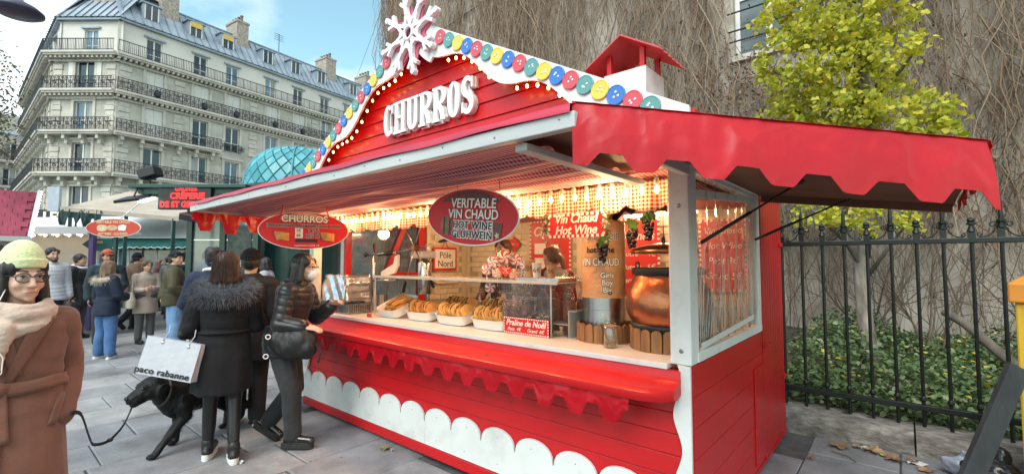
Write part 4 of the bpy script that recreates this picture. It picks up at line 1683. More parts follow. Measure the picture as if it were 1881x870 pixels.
for i in range(n + 1):
  t = i / n
  f_ = A_.lerp(B_, t)
  b_ = E_.lerp(D_, .0).lerp(C_, 0) if False else (Vector((0.0, .02, 2.195)).lerp(Vector((1.14, 1.6, 1.995)), t))
  row_ = []
  for j in range(13):
    u = j / 12
    p = f_.lerp(b_, u)
    p.z += .012 * math.sin(t * 13 + u * 5) * math.sin(PI * u) - (0.0 if j else 0)
    row_.append(tuple(p))
  gr.append(row_)
MB().sheet(gr).build('tarpaulin', m_tarp_top, FL, smooth=True)
dv = (B_ - A_)
dv2 = Vector((dv.x, dv.y, 0))
ob = toothed(A_ + Vector((-.010, .004, .003)), dv2, dv2.length, (A_.z + .004, B_.z + .004), .232, 6, 0, 'flap_valance', m_tarp, FL, amp=.006, seed=21, flat=.30, jag=.06, gap=.78, phase=.42, edge=.66, lean=.034)
MB().bar(A_ + Vector((-.03, .05, -.035)), B_ + Vector((-.05, .05, -.035)), .02, .025).build('edge_rod', m_ply, FL)
# short return at the outer end of the valance
toothed((B_.x, B_.y, 0), (0.03, 1, 0), 1.95, (B_.z, C_.z), .08, 6, 0, 'flap_side_valance', m_tarp, FL, amp=.006, seed=23)

# ---------------- gable
APX, APZ, SLR = -2.22, 3.60, .545
GX0, GX1 = -4.36, .02
GB = empty('gable', (0, 0, 0), parent=STALL)
zpl = 2.17
i = 0
while zpl < 3.5:
  z1 = min(zpl + .125, 3.52)
  def xs_at(z): return (APX - (APZ - .06 - z) / SLR, APX + (APZ - .06 - z) / SLR)
  l0, r0 = xs_at(zpl)
  l1, r1 = xs_at(z1 - .003)
  l0, l1 = max(l0, XL), max(l1, XL)
  r0, r1 = min(r0, XR), min(r1, XR)
  mb = MB()
  mb.add([(l0, -.012, zpl), (r0, -.012, zpl), (r1, .0, z1 - .003), (l1, .0, z1 - .003), (l0, .03, zpl), (r0, .03, zpl), (r1, .03, z1 - .003), (l1, .03, z1 - .003)],
     [(0, 1, 2, 3), (5, 4, 7, 6), (0, 4, 5, 1), (2, 6, 7, 3), (0, 3, 7, 4), (1, 5, 6, 2)])
  mb.build('plank', m_red, GB, bevel=.0025)
  zpl += .125
# roof slabs
for sg in (-1, 1):
  ex_ = GX0 - .04 if sg < 0 else GX1 + .06
  ze = APZ - SLR * abs(ex_ - APX)
  mb = MB()
  y0, y1 = -.115, YB + .1
  mb.add([(APX, y0, APZ + .03), (ex_, y0, ze + .03), (ex_, y1, ze + .03), (APX, y1, APZ + .03), (APX, y0, APZ), (ex_, y0, ze), (ex_, y1, ze), (APX, y1, APZ)],
     [(0, 1, 2, 3), (4, 7, 6, 5), (0, 4, 5, 1), (1, 5, 6, 2), (2, 6, 7, 3), (3, 7, 4, 0)])
  mb.build('roof_slab', m_red2, STALL)
  # soffit board: painted orange-red
  # bargeboard with wavy lower edge
  L_ = abs(ex_ - APX) - .02
  nn = 70
  up_, lo_ = [], []
  for q in range(nn + 1):
    d = L_ * q / nn
    x_ = APX + sg * d
    zt = APZ + .035 - SLR * d
    ww = .205 + .055 * math.sin(d * 2 * PI / .74 - .4) + (.05 if d < .25 else 0)
    up_.append((x_, zt))
    lo_.append((x_, max(zt - ww, 2.20 if d < L_ - .12 else zt - .07)))
  lo_ = [(a, min(b, u[1] - .05)) for (a, b), u in zip(lo_, up_)]
  mb = MB()
  yy0, yy1 = -.135, -.117
  vs = [(a, yy0, b) for a, b in up_] + [(a, yy0, b) for a, b in lo_] + [(a, yy1, b) for a, b in up_] + [(a, yy1, b) for a, b in lo_]
  k = nn + 1
  fs = []
  for q in range(nn):
    fs += [(q, q + 1, k + q + 1, k + q), (2 * k + q, 3 * k + q, 3 * k + q + 1, 2 * k + q + 1), (q, 2 * k + q, 2 * k + q + 1, q + 1), (k + q, k + q + 1, 3 * k + q + 1, 3 * k + q)]
  mb.add(vs, fs)
  mb.build('bargeboard', m_white, GB)
  # bulbs along the lower edge, between board and planks
  q = 0
  d = .22
  while d < L_ - .12:
    x_ = APX + sg * d
    ww = .205 + .055 * math.sin(d * 2 * PI / .74 - .4)
    zb_ = APZ + .035 - SLR * d - ww - .018
    if zb_ > 2.24 and (sg < 0 or math.sin(d * 2 * PI / .74 - .4) < .55):
      bm_ = MB()
      bm_.ball((0, 0, 0), .0105, .0105, .014, 8, 6)
      bo = bm_.build('bulb', m_bulb_s, GB, smooth=True, loc=(x_, -.085, zb_))
      MB().tube([(0, 0, .014), (0, .004, .04)], .011, 8).build('socket', m_black, bo)
    d += .088
soff = MB()
# buttons
bcols = [mat('button_red', (0.56, 0.08, 0.11), .5, .05), mat('button_teal', (0.10, 0.30, 0.30), .5, .05), mat('button_yellow', (0.68, 0.54, 0.08), .5, .05), mat('button_blue', (0.04, 0.17, 0.52), .5, .05)]
btn_me = []
for bc in bcols:
  mb = MB()
  mb.lathe([(.056, 0), (.058, .004), (.058, .012), (.053, .014), (.050, .012), (.001, .0115)], (0, 0, 0), 26, axis=(0, -1, 0))
  me = bpy.data.meshes.new('button')
  me.from_pydata(mb.v, [], mb.f)
  me.materials.append(bc)
  btn_me.append(me)
hole = MB().lathe([(.0075, 0), (.0075, .002), (.004, .003), (.001, .003)], (0, 0, 0), 8, axis=(0, -1, 0))
hole_me = bpy.data.meshes.new('button_hole')
hole_me.from_pydata(hole.v, [], hole.f)
m_hole = mat('button_hole', (.62, .62, .62), .3, 0, metal=.6)
hole_me.materials.append(m_hole)
for sg in (-1, 1):
  for q in range(21):
    d = .36 + q * .101
    x_ = APX + sg * d
    z_ = APZ - .04 - SLR * d
    if sg > 0 and x_ > -.06 or sg < 0 and x_ < -4.33:
      continue
    ci = (q if sg > 0 else q) % 4
    ob = bpy.data.objects.new('button', btn_me[ci])
    COL.objects.link(ob)
    ob.parent = GB
    ob.location = (x_, -.136, z_)
    for a in range(3):
      h = bpy.data.objects.new('button_hole', hole_me)
      COL.objects.link(h)
      h.parent = ob
      an = rnd.uniform(0, 2) + a * 2.1
      h.location = (.016 * math.cos(an), -.0116, .016 * math.sin(an))

# snowflake
SNX, SNZ = -2.215, 3.50
SN = empty('snowflake', (SNX, -.15, SNZ), parent=STALL)
m_snow = mat('snowflake_white', (.76, .74, .77), .55, .04, 6, .2, 80)
for k in range(8):
  a = k * PI / 4 + .2
  dx, dz = math.cos(a), math.sin(a)
  mb = MB()
  def PT(r, s): return (dx * r - dz * s, 0, dz * r + dx * s)
  def rib(p, q, w, dpt):
    mb.obox((Vector(p) + Vector(q)) / 2 + Vector((0, -dpt / 2, 0)), (Vector(q) - Vector(p)).normalized(), (0, 1, 0), (Vector(q) - Vector(p)).normalized().cross(Vector((0, 1, 0))), (Vector(q) - Vector(p)).length, dpt, w)
  rib(PT(.17, 0), PT(.35, 0), .036, .040)
  rib(PT(.235, .0), PT(.305, .06), .030, .038)
  rib(PT(.235, .0), PT(.305, -.06), .030, .0385)
  # star points round the middle
  rib(PT(.055, .035), PT(.20, .0), .030, .036)
  rib(PT(.055, -.035), PT(.20, .0), .030, .0365)
  rib(PT(.060, .025), PT(.118, .05), .028, .035)
  rib(PT(.060, -.025), PT(.118, -.05), .028, .0345)
  mb.lathe([(.026, 0), (.026, .044), (.018, .046), (.001, .046)], PT(.355, 0), 14, axis=(0, -1, 0))
  mb.build('snowflake_arm', m_snow, SN, bevel=.003)
MB().torus((0, -.03, 0), .055, .016, (0, 1, 0), 24, 8).build('snowflake_ring', m_snow, SN, smooth=True)
mb = MB()
pl_ = []
for k in range(48):
  a = 2 * PI * k / 48
  rr = .225 + .055 * math.cos(8 * (a - .2))
  pl_.append((rr * math.cos(a), rr * math.sin(a)))
mb.prism(pl_, (0, .012, 0), (1, 0, 0), (0, 0, 1), .010)
mb.build('snowflake_backing', mat('pink_backing', (.50, .10, .16), .5, .08), SN)

# CHURROS letters
def stroke(mb, pts, ws, o, ex, ey, depth):
  """ribbon of varying half-width following 2-D pts, as a solid"""
  n = len(pts)
  L1, R1 = [], []
  for i, p in enumerate(pts):
    a, b = pts[max(0, i - 1)], pts[min(n - 1, i + 1)]
    dx, dy = b[0] - a[0], b[1] - a[1]
    l = math.hypot(dx, dy) or 1
    nx, ny = -dy / l, dx / l
    L1.append((p[0] + nx * ws[i], p[1] + ny * ws[i]))
    R1.append((p[0] - nx * ws[i], p[1] - ny * ws[i]))
  o, ex, ey = Vector(o), Vector(ex), Vector(ey)
  ez = ex.cross(ey)
  vs = []
  for d in (0, depth):
    for lst in (L1, R1):
      vs += [o + ex * a + ey * b + ez * d for a, b in lst]
  fs = []
  for i in range(n - 1):
    fs += [(i, i + 1, n + i + 1, n + i), (2 * n + i, 3 * n + i, 3 * n + i + 1, 2 * n + i + 1), (i, 2 * n + i, 2 * n + i + 1, i + 1), (n + i, n + i + 1, 3 * n + i + 1, 3 * n + i)]
  fs += [(0, n, 3 * n, 2 * n), (n - 1, 2 * n + n - 1, 3 * n + n - 1, 2 * n - 1)]
  mb.add(vs, fs)

def serif_letter(ch, o, ex, ey, h, w, depth, grow_=0.0):
  mb = MB()
  t, th = .085 * h + grow_, .038 * h + grow_      # thick and thin half widths
  dj = [0]
  def st(p, ws):
    dj[0] += 1
    stroke(mb, p, ws, o, ex, ey, depth + .0012 * dj[0])
  def stem(x, y0=0, y1=1):
    st([(x, y0 * h), (x, y1 * h)], [t, t])
  def ser(x, y, ww=.155):
    st([(x - ww * h - grow_, y), (x + ww * h + grow_, y)], [.036 * h + grow_] * 2)
  if ch == 'H':
    for x in (t * 1.4, w - t * 1.4):
      stem(x)
      ser(x, .036 * h)
      ser(x, h - .036 * h)
    st([(t, h * .5), (w - t, h * .5)], [th, th])
  elif ch == 'U':
    n = 16
    p = [(t * 1.4, h)] + [(w / 2 - (w / 2 - t * 1.4) * math.cos(PI * i / n), .30 * h - (.30 * h - .05 * h) * math.sin(PI * i / n)) for i in range(n + 1)] + [(w - t * 1.4, h)]
    ws = [t] + [t * abs(math.cos(PI * i / n)) ** 1 * .55 + th * 1.1 * (1 - abs(math.cos(PI * i / n))) + .45 * t * (1 if i < n / 2 else .8) * abs(math.cos(PI * i / n)) for i in range(n + 1)] + [t * .85]
    st(p, ws)
    ser(t * 1.4, h - .036 * h)
    ser(w - t * 1.4, h - .036 * h, .13)
  elif ch == 'R':
    stem(t * 1.4)
    ser(t * 1.4, .036 * h)
    ser(t * 1.2, h - .036 * h, .12)
    n = 16
    p = [(t * 1.2, h - th)] + [(w * .48 + (w * .40) * math.sin(PI * i / n), h * .74 + (h * .26 - th) * math.cos(PI * i / n)) for i in range(n + 1)] + [(t * 1.2, h * .48 + th)]
    ws = [th] + [th + (t - th) * math.sin(PI * i / n) for i in range(n + 1)] + [th]
    st(p, ws)
    st([(w * .48, h * .48), (w * .70, h * .30), (w * .80, h * .08), (w * .98, h * .05)], [t * .8, t, t, th])
  elif ch in 'OC':
    n = 40
    a0, a1 = (0, 2 * PI) if ch == 'O' else (R(48), R(312))
    p, ws = [], []
    for i in range(n + 1):
      a = a0 + (a1 - a0) * i / n
      p.append((w / 2 + (w / 2 - t) * math.cos(a), h / 2 + (h / 2 - th) * math.sin(a)))
      ws.append(th + (t - th) * abs(math.cos(a)))
    st(p, ws)
    if ch == 'C':
      st([(w * .9, h * .70), (w * .9, h * .98)], [.03 * h + grow_] * 2)
      st([(w * .9, h * .05), (w * .9, h * .28)], [.03 * h + grow_] * 2)
  elif ch == 'S':
    n = 44
    p, ws = [], []
    for i in range(n + 1):
      u = i / n
      if u < .5:
        a = R(30) + R(240) * (u / .5)
        p.append((w / 2 + (w / 2 - t * .85) * math.cos(a), h * .74 + (h * .26 - th) * math.sin(a)))
      else:
        a = R(90) - R(240) * ((u - .5) / .5)
        p.append((w / 2 + (w / 2 - t * .85) * math.cos(a), h * .26 + (h * .26 - th) * math.sin(a)))
      ws.append(th + (t - th) * max(0, math.sin(PI * u)) ** .6)
    # smooth the middle joint
    q = [p[0]] + [((p[i - 1][0] + 2 * p[i][0] + p[i + 1][0]) / 4, (p[i - 1][1] + 2 * p[i][1] + p[i + 1][1]) / 4) for i in range(1, n)] + [p[-1]]
    st(q, ws)
    st([(w * .88, h * .68), (w * .88, h * .97)], [.03 * h + grow_] * 2)
    st([(w * .12, h * .03), (w * .12, h * .32)], [.03 * h + grow_] * 2)
  return mb

m_letter = mat('letter_white', (.80, .80, .79), .5, .04, 6)
SG = empty('churros_letters', (0, 0, 0), parent=STALL)
xcur = -2.72
LH = .285
for ch, w in zip('CHURROS', (.138, .165, .155, .158, .158, .142, .132)):
  b0 = serif_letter(ch, (xcur, -.014, 2.725), (1, 0, 0), (0, 0, 1), LH, w, .022, grow_=.011)
  b0.build('letter_backing', mat('letter_side', (.62, .60, .60), .5, .04, 6), SG)
  serif_letter(ch, (xcur, -.046, 2.725), (1, 0, 0), (0, 0, 1), LH, w, .02).build('letter', m_letter, SG)
  xcur += w + .018

# chimney on the right roof slope
CH = empty('chimney', (-.86, 1.2, 0), parent=STALL)
MB().box(-.19, .19, -.19, .19, 2.62, 3.19).build('chimney_stack', m_white, CH, bevel=.004)
for sx_ in (-1, 1):
  for sy_ in (-1, 1):
    MB().box(sx_ * .15 - .02, sx_ * .15 + .02, sy_ * .15 - .02, sy_ * .15 + .02, 3.19, 3.36).build('chimney_post', m_red, CH)
for sg in (-1, 1):
  mb = MB()
  scp = [(0, 3.50), (0, 3.47)]
  n = 5
  e = []
  ny = 6
  for q in range(ny * 8 + 1):
    y_ = -.26 + .52 * q / (ny * 8)
    e.append((y_, .022 * abs(math.sin(PI * q / 8))))
  vt, vb = [], []
  for (y_, s_) in e:
    xx_ = .33 + s_
    vt.append((sg * xx_, y_, 3.48 - .62 * xx_ + .0))
    vb.append((sg * xx_, y_, 3.466 - .62 * xx_))
  k = len(e)
  top_ = [(0, y_, 3.48) for y_, _ in e]
  bot_ = [(0, y_, 3.466) for y_, _ in e]
  vs = top_ + vt + bot_ + vb
  fs = []
  for q in range(k - 1):
    fs += [(q, q + 1, k + q + 1, k + q), (2 * k + q, 3 * k + q, 3 * k + q + 1, 2 * k + q + 1), (k + q, k + q + 1, 3 * k + q + 1, 3 * k + q)]
  fs += [(0, k, 3 * k, 2 * k), (k - 1, 3 * k - 1, 4 * k - 1, 2 * k - 1)]
  mb.add(vs, fs)
  mb.build('chimney_roof', mat('chimney_roof_paint', (.50, .09, .09), .5, .08), CH)

# ---------------- interior
IN = empty('interior_lining', (0, 0, 0), parent=STALL)
MB().box(XL + .04, XR - .04, YB - .055, YB - .032, .1, 2.15).build('back_panel', m_mort, IN)
MB().box(XL + .034, XL + .05, 1.62, YB - .06, .1, 2.15).build('side_panel', m_mort, IN)
br = MB().box(0, .228, 0, .012, 0, .068)
bme = bpy.data.meshes.new('brick')
bm2 = bmesh.new()
for p in br.v:
  bm2.verts.new(p)
bm2.verts.ensure_lookup_table()
for f in br.f:
  bm2.faces.new([bm2.verts[i] for i in f])
bm2.to_mesh(bme)
bm2.free()
bme.materials.append(m_creamb)
for rowi in range(14):
  z_ = 1.06 + rowi * .076
  off = -.12 if rowi % 2 else 0
  xx = -4.15 + off
  while xx < -.30:
    hid = (-2.9 < xx < -2.3) or (-1.6 < xx < -1.25) or xx < -4.16
    if not hid and rnd.random() < .93:
      o = bpy.data.objects.new('brick', bme)
      COL.objects.link(o)
      o.parent = IN
      o.location = (xx, YB - .066 + rnd.uniform(-.002, .002), z_)
    xx += .236
  yy = 1.66 + off
  while yy < 2.2:
    if yy > 1.62:
      o = bpy.data.objects.new('brick', bme)
      COL.objects.link(o)
      o.parent = IN
      o.rotation_euler = (0, 0, PI / 2)
      o.location = (XL + .061 + rnd.uniform(-.002, .002), yy, z_)
    yy += .236
for xx in (-4.16, -3.55, -2.98, -2.2, -.95, -.3):
  MB().box(xx, xx + .07, YB - .085, YB - .056, .1, 2.15).build('stud', m_cream, IN, bevel=.004)
for yy in (1.62, 2.30):
  MB().box(XL + .05, XL + .085, yy, yy + .07, .1, 2.15).build('stud', m_cream, IN, bevel=.004)
MB().box(XL + .05, XL + .085, 1.69, 2.30, 1.98, 2.06).build('rail', m_cream, IN, bevel=.004)
for zz in (1.98, ):
  MB().box(-4.09, -.3, YB - .08, YB - .056, zz, zz + .07).build('rail', m_cream, IN, bevel=.004)
# left end opening: red frame, glass, low board
LO = empty('end_window', (0, 0, 0), parent=STALL)
MB().box(XL + .002, XL + .07, .102, 1.60, CZ - .03, CZ + .03).build('sill', m_red2, LO)
MB().box(XL + .002, XL + .06, 1.50, 1.60, CZ + .03, 2.13).build('frame', m_red2, LO)
MB().box(XL + .002, XL + .06, .42, .49, CZ + .03, 2.13).build('frame', m_red2, LO)
MB().box(XL + .002, XL + .06, .102, 1.50, 2.07, 2.13).build('frame', m_red2, LO)
MB().bar((XL + .03, .98, 1.42), (XL + .03, 1.28, 2.09), .05, .07).build('brace', m_red2, LO)
MB().bar((XL + .03, .98, 1.44), (XL + .03, 1.48, 1.40), .05, .08).build('brace', m_red2, LO)
MB().box(XL + .02, XL + .03, .49, 1.50, CZ + .03, 2.07).build('pane', glass_mat('dull_glass', (.55, .58, .58), .35, .05), LO)

# gingham pelmet inside the front opening
m_ging2 = gingham_mat('gingham_pelmet', (0.80, 0.74, 0.66), (0.52, 0.03, 0.02), .012, axes=(0, 2), transl=.4)
gr = []
x0, x1 = -3.95, -.17
n = 300
for i in range(n + 1):
  x_ = x0 + (x1 - x0) * i / n
  u = ((x_ - x1) / .265) % 1.0
  dr = .085 + .05 * math.sin(PI * u) ** .7
  row_ = []
  for j in range(10):
    t = j / 9
    wv = .014 * math.sin(x_ * 2 * PI / .265 + .6) + .018 * t * math.sin(x_ * 44 + 1.1 * math.sin(x_ * 5)) + .008 * t * math.sin(x_ * 97)
    row_.append((x_, .155 + wv, 2.085 - (dr + .05) * t))
  gr.append(row_)
ob = MB().sheet(gr).build('gingham_pelmet', m_ging2, STALL, smooth=True)
sd = ob.modifiers.new('thick', 'SOLIDIFY')
sd.thickness = .0015
# ------------------------------------------------------------------ lights of the stall
FS = empty('festoon_light_string', (-2.0, .06, 2.07))
tag(FS, 'string of glowing filament bulbs hung along the gingham pelmet inside the stall', 'string lights')
cab = MB()
xs = [-.20 - .093 * i + 2.0 for i in range(39)]
pts = []
for i, x_ in enumerate(xs):
  pts.append((x_, 0, .012))
  if i < len(xs) - 1:
    pts.append((x_ - .046, 0, -.002))
cab.tube(pts, .004, 6)
cab.build('cable', m_black, FS)
b_ = MB()
b_.lathe([(.010, .0), (.022, -.018), (.027, -.036), (.024, -.052), (.013, -.064), (.001, -.067)][::-1], (0, 0, -.024), 12)
glow = b_.build('bulb', glass_mat('bulb_glass', (1.0, .93, .80), .12, .02), FS, smooth=True, loc=(xs[0], 0, -.004))
fil = MB()
fil.ball((0, 0, -.056), .0115, .0115, .024, 8, 6)
fil_o = fil.build('filament', m_bulb, glow, smooth=True)
skt = MB()
skt.lathe([(.013, -.026), (.014, -.004), (.012, .012), (.006, .018)], (0, 0, 0), 10)
skt_o = skt.build('socket', mat('socket_beige', (.45, .40, .33), .5, .1), glow, smooth=True)
for x_ in xs[1:]:
  c = dup(glow, FS)
  c.location = (x_, 0, -.004 + rnd.uniform(-.004, .004))
  c.rotation_euler = (rnd.uniform(-.12, .12), rnd.uniform(-.12, .12), 0)
# the light these bulbs throw
for i in range(5):
  ld = bpy.data.lights.new('bulb_glow', 'POINT')
  ld.energy = 6.0
  ld.color = (1.0, .62, .30)
  ld.shadow_soft_size = .10
  lo = bpy.data.objects.new('bulb_glow', ld)
  COL.objects.link(lo)
  lo.location = (-.5 - .78 * i, .02, 1.98)
# ceiling lamp tube at the back of the stall
TL_ = MB()
TL_.tube([(-1.5, 2.28, 2.10), (-.7, 2.28, 2.10)], .013, 8)
tl = TL_.build('tube_lamp', mat('lit_tube', (1, .8, .6), .4, 0, emit=(1.0, .62, .36), estr=14.0), smooth=True)
tag(tl, 'glowing tube lamp above the red price boards at the back', 'lamp')
for x_, y_, e in ((-3.4, 1.5, 9), (-1.9, 1.7, 9), (-.8, 1.6, 7)):  # fill lights and their glowing fixtures, added to warm the stall interior
  ld = bpy.data.lights.new('interior_fill_glow', 'POINT')
  ld.energy = e
  ld.color = (1.0, .66, .34)
  hs_ = MB().lathe([(.05, .0), (.055, .01), (.055, .06), (.03, .075)], (x_, y_, 2.045), 14).build('added_fill_fixture', m_black, STALL, smooth=True, auto=40)
  MB().lathe([(.001, -.012), (.042, -.006), (.042, .0)], (x_, y_, 2.045), 14).build('added_fill_lens', m_bulb, hs_, smooth=True)
  ld.shadow_soft_size = .08
  lo = bpy.data.objects.new('interior_fill_glow', ld)
  COL.objects.link(lo)
  lo.location = (x_, y_, 2.0)

# ------------------------------------------------------------------ signs
m_signred = mat('sign_red', (.55, .008, .016), .5, .08, 5)
m_signred2 = mat('sign_bright_red', (.58, .03, .02), .4, .06, 5)
m_wh = mat('print_white', (.80, .78, .74), .45, .03)
m_bk = mat('print_black', (.012, .012, .014), .4, .03)
m_dkred = mat('print_dark', (.10, .02, .02), .35, .5, 14)
m_brown = mat('barrel_brown', (.22, .10, .05), .5, .3, 20)
m_churro = mat('churro_crust', (.54, .26, .07), .65, .30, 22, .35, 70, dirt=(.62, .36, .12), dscale=16, dlo=.5, dhi=.7)
m_gold = mat('print_gold', (.62, .48, .30), .4, .2, 20)

def ellipse(rx, rz, n=48):
  return [(rx * math.cos(2 * PI * i / n), rz * math.sin(2 * PI * i / n)) for i in range(n)]

def outlined(body, size, o, ex, ey, parent, face, edge, w, off=.0, **kw):
  nrm = Vector(ex).cross(Vector(ey)).normalized()
  text(body, size, edge, Vector(o) + nrm * off, ex, ey, parent, bold=w + kw.get('bold', 0), **{k: v for k, v in kw.items() if k != 'bold'}, name='lettering_edge')
  text(body, size, face, Vector(o) + nrm * (off + .0025), ex, ey, parent, **kw)

# oval mulled wine sign
tilt = R(-5)
ex, ey = Vector((math.cos(tilt), 0, math.sin(tilt))), Vector((-math.sin(tilt), 0, math.cos(tilt)))
S1 = empty('oval_hanging_sign', (-1.05, -.6, 1.857))
tag(S1, 'oval red mulled wine sign with barrel picture hung under the awning over the counter', 'sign')
MB().prism(ellipse(.375, .168), (0, .004, 0), ex, ey, .008).build('sign_board', m_wh, S1)
MB().prism(ellipse(.368, .161), (0, -.004, 0), ex, ey, .003).build('sign_face', m_signred, S1)
mb = MB()
seg_ = [(.30 * math.cos(a) * 1.0, .150 * math.sin(a)) for a in np.linspace(R(35), R(145), 16)]
mb.prism(seg_, (0, -.0072, 0), ex, ey, .0012)
mb.build('printed_band', m_dkred, S1)
def onS1(x, y, d=.009): return ex * x + ey * y + Vector((0, -d, 0))
outlined('VERITABLE', .078, onS1(.03, .075), ex, ey, S1, m_wh, m_bk, .0022, bold=.001, sx=.98)
outlined('VIN CHAUD', .076, onS1(.03, .012), ex, ey, S1, m_wh, m_bk, .0022, bold=.001, sx=.98)
outlined('HOT WINE', .060, onS1(.03, -.050), ex, ey, S1, m_bk, m_wh, .0045, bold=.0012, sx=1.0, space=1.08)
outlined('GL\u00dcHWEIN', .060, onS1(.03, -.105), ex, ey, S1, m_bk, m_wh, .0045, bold=.0012, sx=1.0, space=1.08)
mb = MB()
mb.prism([(.052 * math.cos(a) - .19, .058 * (abs(math.sin(a)) ** .7 * (1 if math.sin(a) > 0 else -1)) - .058) for a in np.linspace(0, 2 * PI, 24, endpoint=False)], (0, -.008, 0), ex, ey, .002)
mb.build('barrel_print', m_brown, S1)
for xx in (-.215, -.165):
  MB().prism([(xx, -.112), (xx + .012, -.112), (xx + .012, -.006), (xx, -.006)], (0, -.0103, 0), ex, ey, .001).build('barrel_hoop_print', m_bk, S1)
MB().prism([(.205, -.115), (.255, -.115), (.265, -.03), (.198, -.03)], (0, -.008, 0), ex, ey, .002).build('mug_print', m_dkred, S1)
MB().prism([(.23 + .022 * math.cos(a) * (1 if i % 2 else .45), -.10 + .022 * math.sin(a) * (1 if i % 2 else .45)) for i, a in enumerate(np.linspace(0, 2 * PI, 10, endpoint=False))], (0, -.0103, 0), ex, ey, .001).build('star_print', m_gold, S1)
for xx in (-.12, .22):
  MB().tube([onS1(xx, .155, -.0), onS1(xx - .01, .21, 0), onS1(xx + .005, .255, .0)], .002, 5).build('hanging_chain', m_black, S1)

# oval churros price sign, turned towards the street
S2 = empty('oval_price_sign', (-3.104, -.592, 1.865))
tag(S2, 'oval red churros price sign hanging at the far end of the awning', 'sign')
nrm2 = Vector((.853 + 3.104, -2.473 + .592, 0)).normalized()
ex2, ey2 = Vector((0, 0, 1)).cross(nrm2).normalized(), Vector((0, 0, 1))
MB().prism(ellipse(.362, .163), -nrm2 * .006, ex2, ey2, .008).build('sign_board', m_wh, S2)
MB().prism(ellipse(.355, .157), nrm2 * .002, ex2, ey2, .003).build('sign_face', m_signred, S2)
def onS2(x, y, d=.007): return ex2 * x + ey2 * y + nrm2 * d
mb = MB().prism([(.26 * math.cos(a), .150 * math.sin(a)) for a in np.linspace(R(40), R(140), 16)], nrm2 * .0052, ex2, ey2, .001)
mb.build('printed_band', m_gold, S2)
outlined('CHURROS', .080, onS2(0, .098), ex2, ey2, S2, m_wh, m_bk, .0035, bold=.0025)
outlined('FABRICATION \u00c0 LA DEMANDE SERVIS CHAUD', .034, onS2(0, .038), ex2, ey2, S2, m_bk, m_wh, .0018, bold=.0008, sx=.84)
outlined('LES 6', .040, onS2(.072, -.004), ex2, ey2, S2, m_bk, m_wh, .002, bold=.001)
outlined('LES 12', .040, onS2(.066, -.047), ex2, ey2, S2, m_bk, m_wh, .002, bold=.001)
for yy, t_ in ((-.003, '5\u20ac'), (-.046, '8\u20ac')):
  MB().prism([(-.075, yy - .02), (-.015, yy - .02), (-.015, yy + .021), (-.075, yy + .021)], nrm2 * .0052, ex2, ey2, .002).build('price_sticker', m_wh, S2)
  text(t_, .034, m_bk, onS2(-.045, yy, .0095), ex2, ey2, S2)
MB().prism([(-.072, -.103), (.105, -.103), (.105, -.073), (-.072, -.073)], nrm2 * .0052, ex2, ey2, .0015).build('blank_strip', m_bk, S2)
text('supplement nutella 1\u20ac', .022, m_wh, onS2(.02, -.130), ex2, ey2, S2)
for sx_ in (-1, 1):
  for q in range(5):
    p0 = onS2(sx_ * .18 - .055 + q * .004, -.02 - q * .014, .010)
    p1 = onS2(sx_ * .18 + .06, -.045 - q * .013 + .01, .010)
    MB().tube([p0, (p0 + p1) / 2 + ey2 * .004, p1], .009, 6).build('churro_print', m_churro, S2, smooth=True)
for xx in (-.19, .19):
  MB().tube([onS2(xx, .13, 0), onS2(xx * .9, .19, 0), onS2(xx * .95, .25, 0)], .007, 5).build('hanging_strap', m_signred, S2)

def checked_board(name, x0, x1, z0, z1, y, label, m_face, parent=None, ex=Vector((1, 0, 0)), nrm=Vector((0, -1, 0)), border=.018, cat='sign', strip=None, group=None, org=None):
  """red board with a dashed white edge; origin at the middle of its lower edge"""
  w, h = x1 - x0, z1 - z0
  o = empty(name, ((x0 + x1) / 2, y, z0) if org is None else org)
  tag(o, label, cat, group)
  ez = Vector((0, 0, 1))
  MB().prism([(-w / 2, 0), (w / 2, 0), (w / 2, h), (-w / 2, h)], -nrm * .004, ex, ez, .006).build('board', m_face, o)
  mb = MB()
  n = int(w / (border * 2))
  for i in range(n):
    a = -w / 2 + (i + .25) * w / n
    for b in (0.0, h - border):
      mb.prism([(a, b), (a + w / n * .5, b), (a + w / n * .5, b + border), (a, b + border)], nrm * .0022, ex, ez, .001)
  n = int(h / (border * 2))
  for i in range(n):
    b = (i + .25) * h / n
    for a in (-w / 2, w / 2 - border):
      mb.prism([(a, b), (a + border, b), (a + border, b + h / n * .5), (a, b + h / n * .5)], nrm * .0024, ex, ez, .001)
  mb.build('dashed_border', m_wh, o)
  return o

# rectangular hanging sign over the counter
S3 = checked_board('hanging_sign', -1.005, -.562, 1.757, 1.918, .115, 'red rectangular sign with dashed white border hung above the printed drum', m_signred)
text('Vin Chaud', .082, m_wh, (0, -.004, .122), (1, 0, 0), (0, 0, 1), S3, shear=.25, bold=.0016, sx=.95)
text('Hot Wine', .082, m_wh, (0, -.004, .047), (1, 0, 0), (0, 0, 1), S3, shear=.25, bold=.0016, sx=.95)
for xx in (-.18, .18):
  MB().tube([(xx, 0, .165), (xx, 0, .30)], .0025, 5).build('hanging_chain', m_black, S3)
for xx in (-.235, .235):
  gp = np.random.RandomState(int(abs(xx * 1000) + (xx > 0))).normal(size=(60, 3)) * np.array([.012, .012, .06]) + np.array([xx, -.008, .08])
  vv, ff = leaves(gp, .03, np.random.RandomState(2))
  np_mesh('garland', vv, ff, leaf_mat('garland_leaf', [(.05, .08, .03), (.10, .13, .05), (.35, .33, .30)], .1), S3)

